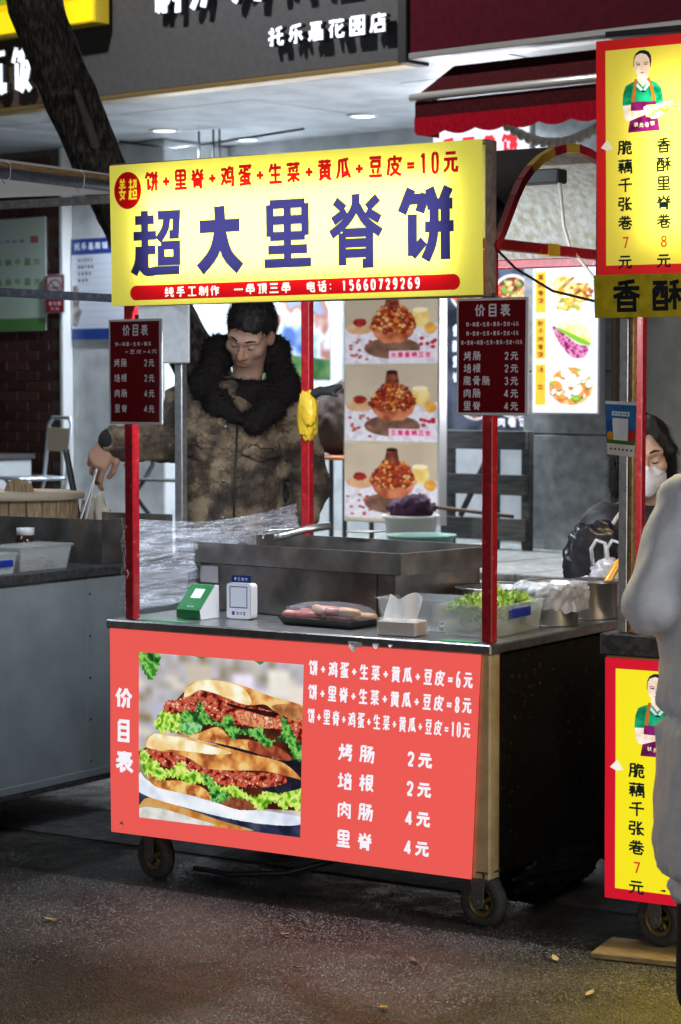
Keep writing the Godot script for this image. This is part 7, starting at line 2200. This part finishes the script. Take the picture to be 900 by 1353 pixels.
	part(collar, "fur_hairs", hairs(collar.mesh, 9000, 0.017, 0.0011, Vector3(0, -0.3, 0), 146), furm).set_meta("kind", "stuff")
	# head, neck and hands are one skin
	var head_at: Vector3 = inv * Vector3(-1.752, 1.64, -1.42)
	var toward_camera := Vector3(0.57, 0, 0.82)
	var image_left := Vector3(-0.845, 0, 0.536)
	var fwd := toward_camera * 0.78 + image_left * 0.34 + Vector3.DOWN * 0.62
	var hb: Basis = Basis(Vector3.UP, -deg_to_rad(31.4)) * looking(fwd, -0.26)
	var ht := Transform3D(hb, head_at)
	var neck_local: Vector3 = ht.affine_inverse() * Vector3(-0.045, 1.42, -0.02)
	var skin := flesh(head_bones(neck_local), 0.0045, ht, null, null, face_tint)
	# right hand on the tongs
	var hw: Vector3 = Vector3(-2.128, 1.257, -1.098)
	var y_axis := (Vector3(-2.195, 1.135, -1.06) - hw).normalized()
	var z_axis := (-toward_camera + Vector3(0.35, -0.25, 0.0))
	z_axis = (z_axis - y_axis * z_axis.dot(y_axis)).normalized()
	var handb := Basis(y_axis.cross(z_axis), y_axis, z_axis)
	flesh(hand_bones(1.0, [0.42, 0.6, 0.68, 0.72]), 0.0042, inv * Transform3D(handb.scaled(Vector3.ONE * 1.15), hw), skin, null, func(_v): return Color(1.0, 0.93, 0.9))
	flesh(hand_bones(-1.0, [0.3, 0.35, 0.4, 0.4]), 0.0055, Transform3D(Basis(Vector3.RIGHT, PI * 0.9), Vector3(0.125, 0.84, 0.15)), skin, null, func(_v): return Color(1.0, 0.93, 0.9))
	part(t, "body", skin, skin_mat("vendor skin", lin(0.4, 0.235, 0.165)))
	var hairn := noise(26.0, 145, 2)
	var hair := flesh([
		["e", Vector3(0, 0.052, -0.022), Vector3(0.084, 0.082, 0.098), 0.02],
		["e", Vector3(0, 0.0, -0.06), Vector3(0.078, 0.085, 0.062), 0.03],
		["-e", Vector3(0, -0.02, 0.1), Vector3(0.085, 0.087, 0.08), 0.012],
		["-e", Vector3(0, -0.12, 0.0), Vector3(0.12, 0.085, 0.16), 0.012],
		["-e", Vector3(0.085, -0.012, 0.005), Vector3(0.03, 0.042, 0.03), 0.008],
		["-e", Vector3(-0.085, -0.012, 0.005), Vector3(0.03, 0.042, 0.03), 0.008],
	], 0.0055, ht, null, func(v): return hairn.get_noise_3d(v.x * 1.5, v.y * 0.8, v.z * 1.5) * 0.007)
	var hm := matte(mat("black hair", lin(0.012, 0.01, 0.009), 0.6), 0.4)
	var cap := part(t, "hair", hair, hm)
	part(cap, "strands", hairs(cap.mesh, 7000, 0.014, 0.0006, hb * Vector3(0, -0.1, 0.5), 147), hm).set_meta("kind", "stuff")
	var br := part(t, "brows", brow_mesh(), mats["black hair"])
	br.transform = ht
	var legs := flesh([["c", Vector3(-0.18, 0.85, 0), Vector3(-0.11, 0.48, 0.02), 0.1, 0.075, 0.04], ["c", Vector3(-0.11, 0.48, 0.02), Vector3(-0.11, 0.1, -0.01), 0.075, 0.06, 0.03], ["c", Vector3(0.0, 0.85, 0), Vector3(0.06, 0.48, 0.02), 0.1, 0.075, 0.04], ["c", Vector3(0.06, 0.48, 0.02), Vector3(0.08, 0.1, -0.01), 0.075, 0.06, 0.03]], 0.02)
	part(t, "trousers", legs, mat("dark trousers", lin(0.015, 0.016, 0.02), 0.9))
	for s in [-0.11, 0.08]:
		part(t, "shoe", flesh([["c", Vector3(s, 0.045, -0.05), Vector3(s * 1.2, 0.035, 0.14), 0.046, 0.036, 0.02]], 0.014), mat("black shoe", lin(0.012, 0.012, 0.012), 0.5))
	# tongs in his hand
	var g := thing("tongs", "long steel tongs held by the vendor over the pan", "tongs", Vector3(-2.19, 1.12, -1.06))
	for s in [-1, 1]:
		part(g, "arm", bar(Vector3(0.022, 0.06, -0.012) + image_left * 0.003 * s, Vector3(-0.014, -0.19, 0.05) - image_left * (0.012 * s), 0.017, 0.003, 0.001), mat("bright tongs", lin(0.75, 0.75, 0.76), 0.35, 0.6))

func masked_woman() -> void:
	var t := person("seated person in black jacket and white face mask behind the posts", Vector3(-0.11, 0, -1.33), 38)
	var inv := t.transform.affine_inverse()
	var head_at: Vector3 = inv * Vector3(-0.135, 1.235, -1.235)
	var fwd := Vector3(0.5, -0.22, 0.82)
	var hb: Basis = Basis(Vector3.UP, -deg_to_rad(38)) * looking(fwd, 0.08)
	var ht := Transform3D(hb, head_at)
	var hairn := noise(20.0, 154, 2)
	var skin := flesh(head_bones(ht.affine_inverse() * Vector3(0, 1.02, -0.02)), 0.0055, ht, null, null, face_tint)
	flesh(hand_bones(-1.0, [0.3, 0.4, 0.4, 0.4]), 0.006, Transform3D(Basis(Vector3.RIGHT, PI * 0.6), Vector3(0.14, 0.72, 0.3)), skin, null, func(_v): return Color.WHITE)
	flesh(hand_bones(1.0, [0.3, 0.4, 0.4, 0.4]), 0.006, Transform3D(Basis(Vector3.RIGHT, PI * 0.6), Vector3(-0.14, 0.72, 0.3)), skin, null, func(_v): return Color.WHITE)
	part(t, "body", skin, skin_mat("woman skin", lin(0.46, 0.29, 0.21)))
	var hair := flesh([
		["e", Vector3(0, 0.045, -0.025), Vector3(0.09, 0.084, 0.1), 0.02],
		["e", Vector3(0, -0.02, -0.07), Vector3(0.088, 0.12, 0.06), 0.03],
		["c", Vector3(0.03, 0.118, 0.03), Vector3(0.082, 0.02, 0.045), 0.018, 0.018, 0.02],
		["c", Vector3(-0.03, 0.118, 0.03), Vector3(-0.082, 0.02, 0.045), 0.018, 0.018, 0.02],
		["c", Vector3(0.084, 0.02, 0.03), Vector3(0.082, -0.11, -0.01), 0.02, 0.024, 0.02],
		["c", Vector3(-0.084, 0.02, 0.03), Vector3(-0.082, -0.11, -0.01), 0.02, 0.024, 0.02],
		["-e", Vector3(0, -0.02, 0.1), Vector3(0.064, 0.115, 0.075), 0.012],
		["-c", Vector3(0, 0.14, 0.06), Vector3(0, 0.14, -0.08), 0.011, 0.011, 0.01],
	], 0.0065, ht, null, func(v): return hairn.get_noise_3d(v.x * 3.0, v.y * 0.5, v.z * 3.0) * 0.006)
	var cap := part(t, "hair", hair, mats["black hair"])
	part(cap, "strands", hairs(cap.mesh, 5000, 0.03, 0.0006, Vector3(0, -1.6, 0), 153), mats["black hair"]).set_meta("kind", "stuff")
	part(t, "brows", brow_mesh(), mats["black hair"]).transform = ht
	var mask := flesh([
		["e", Vector3(0, -0.058, 0.046), Vector3(0.068, 0.056, 0.074), 0.02],
		["c", Vector3(0, -0.018, 0.108), Vector3(0, -0.09, 0.1), 0.012, 0.02, 0.02],
		["-e", Vector3(0, -0.03, -0.03), Vector3(0.12, 0.15, 0.055), 0.01],
	], 0.005, ht)
	part(t, "face_mask", mask, mat("white mask", lin(0.6, 0.6, 0.63), 0.9))
	for y in [-0.04, -0.058, -0.076]:
		part(t, "mask_pleat", tube([Vector3(-0.062, y, 0.075), Vector3(-0.035, y + 0.002, 0.108), Vector3(0, y + 0.003, 0.119), Vector3(0.035, y + 0.002, 0.108), Vector3(0.062, y, 0.075)], 0.0022, 6), mats["white mask"]).transform = ht
	for s in [-1, 1]:
		part(t, "mask_loop", tube([Vector3(s * 0.06, -0.035, 0.06), Vector3(s * 0.082, -0.01, 0.01), Vector3(s * 0.085, -0.01, -0.02)], 0.0015, 5), mats["white mask"]).transform = ht
	var fold := noise(5.0, 151, 3)
	part(t, "jacket", flesh([
		["e", Vector3(0, 0.85, 0.0), Vector3(0.2, 0.26, 0.15), 0.06],
		["e", Vector3(0, 0.62, 0.0), Vector3(0.21, 0.16, 0.17), 0.06],
		["c", Vector3(-0.16, 1.0, 0), Vector3(0.16, 1.0, 0), 0.08, 0.08, 0.06],
		["c", Vector3(-0.06, 1.06, -0.02), Vector3(0.06, 1.06, -0.02), 0.06, 0.06, 0.04],
		["c", Vector3(-0.2, 0.99, 0), Vector3(-0.27, 0.78, 0.05), 0.08, 0.07, 0.04],
		["c", Vector3(-0.27, 0.78, 0.05), Vector3(-0.15, 0.73, 0.27), 0.068, 0.05, 0.03],
		["c", Vector3(0.2, 0.99, 0), Vector3(0.27, 0.78, 0.05), 0.08, 0.07, 0.04],
		["c", Vector3(0.27, 0.78, 0.05), Vector3(0.15, 0.73, 0.27), 0.068, 0.05, 0.03],
	], 0.014, Transform3D.IDENTITY, null, func(v): return fold.get_noise_3dv(v) * 0.02), mat("black jacket", lin(0.01, 0.011, 0.015), 0.55))
	# white cord trim on the shoulders and a small emblem
	var cord := mat("pale cord", lin(0.42, 0.38, 0.32), 0.8)
	for s in [-1, 1]:
		var pts := []
		for i in 14:
			var f := i / 13.0
			pts.append(Vector3(s * lerpf(0.09, 0.215, sin(f * PI * 0.5)), lerpf(1.085, 0.86, f * f), lerpf(0.07, 0.115, f) + 0.02 * sin(f * PI)))
		part(t, "cord_trim", tube(pts, 0.007, 7), cord)
	part(t, "legs", flesh([["c", Vector3(-0.1, 0.52, 0.05), Vector3(-0.12, 0.5, 0.42), 0.085, 0.07, 0.04], ["c", Vector3(-0.12, 0.5, 0.42), Vector3(-0.12, 0.08, 0.4), 0.065, 0.05, 0.03], ["c", Vector3(0.1, 0.52, 0.05), Vector3(0.12, 0.5, 0.42), 0.085, 0.07, 0.04], ["c", Vector3(0.12, 0.5, 0.42), Vector3(0.12, 0.08, 0.4), 0.065, 0.05, 0.03]], 0.02), mats["dark trousers"])
	for s in [-0.12, 0.12]:
		part(t, "shoe", flesh([["c", Vector3(s, 0.045, 0.38), Vector3(s, 0.035, 0.52), 0.044, 0.035, 0.02]], 0.014), mats["black shoe"])
	var g := thing("stool", "plain dark stool under the seated masked person", "stool", Vector3(-0.11, 0, -1.33), 38)
	part(g, "seat", box(Vector3(0, 0.43, 0), Vector3(0.34, 0.03, 0.34), 0.01), mats["dark metal"])
	for x in [-0.14, 0.14]:
		for z in [-0.14, 0.14]:
			part(g, "leg", bar(Vector3(x * 1.15, 0, z * 1.15), Vector3(x, 0.415, z), 0.025, 0.025), mats["dark metal"])
	# dark bag with pale print before her
	g = thing("shopping_bag", "black glossy shopping bag with pale flower print beside the seated person", "bag", Vector3(-0.17, 0.806, -0.985), 36)
	part(g, "bag", crumpled(Vector3(0.2, 0.24, 0.05), 152, 24), mat("black gloss bag", lin(0.015, 0.016, 0.02), 0.25)).position.y = 0.11
	var p := 0
	for q in [[-0.045, 0.055], [-0.01, 0.075], [0.02, 0.05], [0.055, 0.085], [0.03, 0.11]]:
		part(g, "flower_print", flesh([["e", Vector3(q[0], q[1], 0.027), Vector3(0.013, 0.013, 0.004), 0.004], ["e", Vector3(q[0] + 0.012, q[1] + 0.008, 0.027), Vector3(0.01, 0.01, 0.004), 0.004]], 0.004), mat("pale print", lin(0.55, 0.52, 0.6), 0.5))
	g = thing("chair", "dark blue chair back behind the seated masked person", "chair", Vector3(-0.3, 0, -1.6), 38)
	part(g, "backrest", box(Vector3(0, 0.78, 0), Vector3(0.42, 0.5, 0.03), 0.02), mat("dark blue vinyl", lin(0.015, 0.025, 0.05), 0.5))
	part(g, "seat", box(Vector3(0, 0.45, 0.2), Vector3(0.42, 0.04, 0.38), 0.02), mats["dark blue vinyl"])
	for x in [-0.18, 0.18]:
		part(g, "leg", bar(Vector3(x, 0, 0), Vector3(x, 0.53, 0), 0.025, 0.025), mats["dark metal"])
		part(g, "leg", bar(Vector3(x, 0, 0.36), Vector3(x, 0.43, 0.36), 0.025, 0.025), mats["dark metal"])

func passer_by() -> void:
	var t := person("customer in a long grey padded coat standing at the right cart", Vector3(1.0, 0, 0.57), 196)
	var inv := t.transform.affine_inverse()
	var fold := noise(3.6, 161, 3)
	var fine := noise(11.0, 162, 2)
	var sh: Vector3 = inv * Vector3(0.862, 1.185, 0.665)
	var el: Vector3 = inv * Vector3(0.822, 0.975, 0.745)
	var wr: Vector3 = inv * Vector3(0.86, 0.905, 0.62)
	var quilt := func(v: Vector3):
		var seam := 0.0
		var round_ := atan2(v.x, v.z)
		for y in [0.36, 0.72]:
			seam += 0.026 * exp(-pow((v.y - y) / 0.013, 2.0))
			seam += 0.007 * sin(round_ * 31.0 + v.y * 9.0) * exp(-pow((v.y - y) / 0.07, 2.0))
		return fold.get_noise_3d(v.x * 1.4, v.y * 0.5, v.z * 1.4) * 0.012 + (0.45 - absf(fine.get_noise_3d(v.x * 0.8 + v.y * 0.45, v.y * 0.35, v.z * 0.8))) * 0.018 + seam
	var coat := worn("grey padded cloth", [[0.3, lin(0.66, 0.655, 0.675)], [0.7, lin(0.72, 0.715, 0.735)]], 3.0, 0.7, 0.0, 0.03, 0.03, 163)
	coat.rim_enabled = true
	coat.rim = 0.25
	part(t, "coat", flesh([
		["e", Vector3(0, 1.08, 0), Vector3(0.2, 0.2, 0.15), 0.06],
		["c", Vector3(0, 1.0, 0), Vector3(0, 0.46, 0), 0.225, 0.245, 0.08],
		["c", Vector3(-0.12, 1.2, 0), Vector3(0.12, 1.2, 0), 0.085, 0.085, 0.05],
		["c", sh, el, 0.08, 0.07, 0.03],
		["c", el, wr, 0.07, 0.055, 0.02],
		["c", Vector3(-0.2, 1.18, 0), Vector3(-0.25, 0.95, 0.05), 0.078, 0.07, 0.03],
		["c", Vector3(-0.25, 0.95, 0.05), Vector3(-0.14, 0.88, 0.22), 0.068, 0.055, 0.03],
		["-e", Vector3(0, 0.16, 0), Vector3(0.4, 0.17, 0.4), 0.02],
	], 0.013, Transform3D.IDENTITY, null, quilt), coat)
	part(t, "hood", flesh([
		["c", Vector3(0.1, 1.27, -0.06), Vector3(-0.1, 1.27, -0.06), 0.075, 0.075, 0.04],
		["c", Vector3(0.13, 1.3, 0.02), Vector3(0.1, 1.26, -0.08), 0.055, 0.07, 0.04],
		["c", Vector3(-0.13, 1.3, 0.02), Vector3(-0.1, 1.26, -0.08), 0.055, 0.07, 0.04],
		["c", Vector3(0, 1.2, -0.13), Vector3(0, 1.3, -0.1), 0.06, 0.06, 0.04],
	], 0.013, Transform3D.IDENTITY, null, quilt), coat)
	var ht := Transform3D(Basis(Vector3.RIGHT, 0.25), Vector3(0, 1.42, 0.02))
	var skin := flesh(head_bones(Vector3(0, -0.2, -0.06)), 0.008, ht, null, null, face_tint)
	flesh(hand_bones(-1.0, [0.4, 0.4, 0.4, 0.4]), 0.006, Transform3D(Basis(Vector3.RIGHT, PI * 0.55), wr + Vector3(0, -0.01, 0.05)), skin, null, func(_v): return Color.WHITE)
	flesh(hand_bones(1.0, [0.4, 0.4, 0.4, 0.4]), 0.006, Transform3D(Basis(Vector3.RIGHT, PI * 0.55), Vector3(-0.13, 0.87, 0.27)), skin, null, func(_v): return Color.WHITE)
	part(t, "body", skin, mats["woman skin"])
	part(t, "hair", flesh([["e", Vector3(0, 0.045, -0.022), Vector3(0.09, 0.09, 0.102), 0.02], ["e", Vector3(0, -0.06, -0.06), Vector3(0.085, 0.12, 0.06), 0.03], ["-e", Vector3(0, -0.03, 0.1), Vector3(0.068, 0.098, 0.075), 0.012]], 0.011, ht), mats["black hair"])
	part(t, "trousers", flesh([["c", Vector3(-0.09, 0.7, 0), Vector3(-0.1, 0.1, 0), 0.1, 0.062, 0.03], ["c", Vector3(0.09, 0.7, 0), Vector3(0.125, 0.1, 0), 0.1, 0.066, 0.03]], 0.018), mat("black trousers", lin(0.008, 0.008, 0.009), 0.9))
	for s in [-0.1, 0.125]:
		part(t, "shoe", flesh([["c", Vector3(s, 0.045, -0.05), Vector3(s, 0.035, 0.13), 0.046, 0.036, 0.02]], 0.014), mats["black shoe"])

# ------------------------------------------------------------------ litter
func litter() -> void:
	var r := chance(171)
	var tones := [lin(0.45, 0.3, 0.08), lin(0.32, 0.2, 0.06), lin(0.5, 0.42, 0.2), lin(0.16, 0.09, 0.04)]
	var spots := [[0.17, 0.82, 0, "yellow dry leaf on the road, nearest to the bottom centre"], [0.52, 0.45, 2, "pale dry leaf on the road left of the wheel plank"], [0.62, 0.75, 0, "yellow dry leaf on the road below the wheel plank"], [-0.2, 0.62, 1, "brown dry leaf on the road before the burger picture"], [-1.05, 0.55, 1, "brown dry leaf on the road before the left front wheel"], [-1.6, 0.45, 2, "pale dry leaf on the road at the left frame edge"], [0.0, 0.4, 3, "dark dry leaf on the road before the right front wheel"], [-0.42, 0.35, 0, "yellow dry leaf on the road under the panel's price rows"], [0.3, 0.2, 2, "pale dry leaf in the gap between the middle and right carts"]]
	for i in spots.size():
		var st := tool_(true)
		var l := rnd(r, 0.014, 0.026)
		var w := l * rnd(r, 0.25, 0.45)
		for k in 6:
			var a := k / 6.0
			var b := (k + 1) / 6.0
			var ya := 0.002 + 0.006 * a * a
			var yb := 0.002 + 0.006 * b * b
			var wa := w * sin(a * PI)
			var wb := w * sin(b * PI)
			quad(st, Vector3(-wa, ya + 0.003, -l + 2 * l * a), Vector3(0, ya, -l + 2 * l * a), Vector3(0, yb, -l + 2 * l * b), Vector3(-wb, yb + 0.003, -l + 2 * l * b))
			quad(st, Vector3(0, ya, -l + 2 * l * a), Vector3(wa, ya + 0.003, -l + 2 * l * a), Vector3(wb, yb + 0.003, -l + 2 * l * b), Vector3(0, yb, -l + 2 * l * b))
		var k2: int = spots[i][2]
		var o := part(self, "fallen_leaf", st, mat("dry leaf %d" % k2, tones[k2], 0.7))
		o.position = Vector3(spots[i][0], 0.003, spots[i][1])
		o.rotation.y = rnd(r, 0, TAU)
		meta(o, spots[i][3], "leaf", "dry leaves on the road")
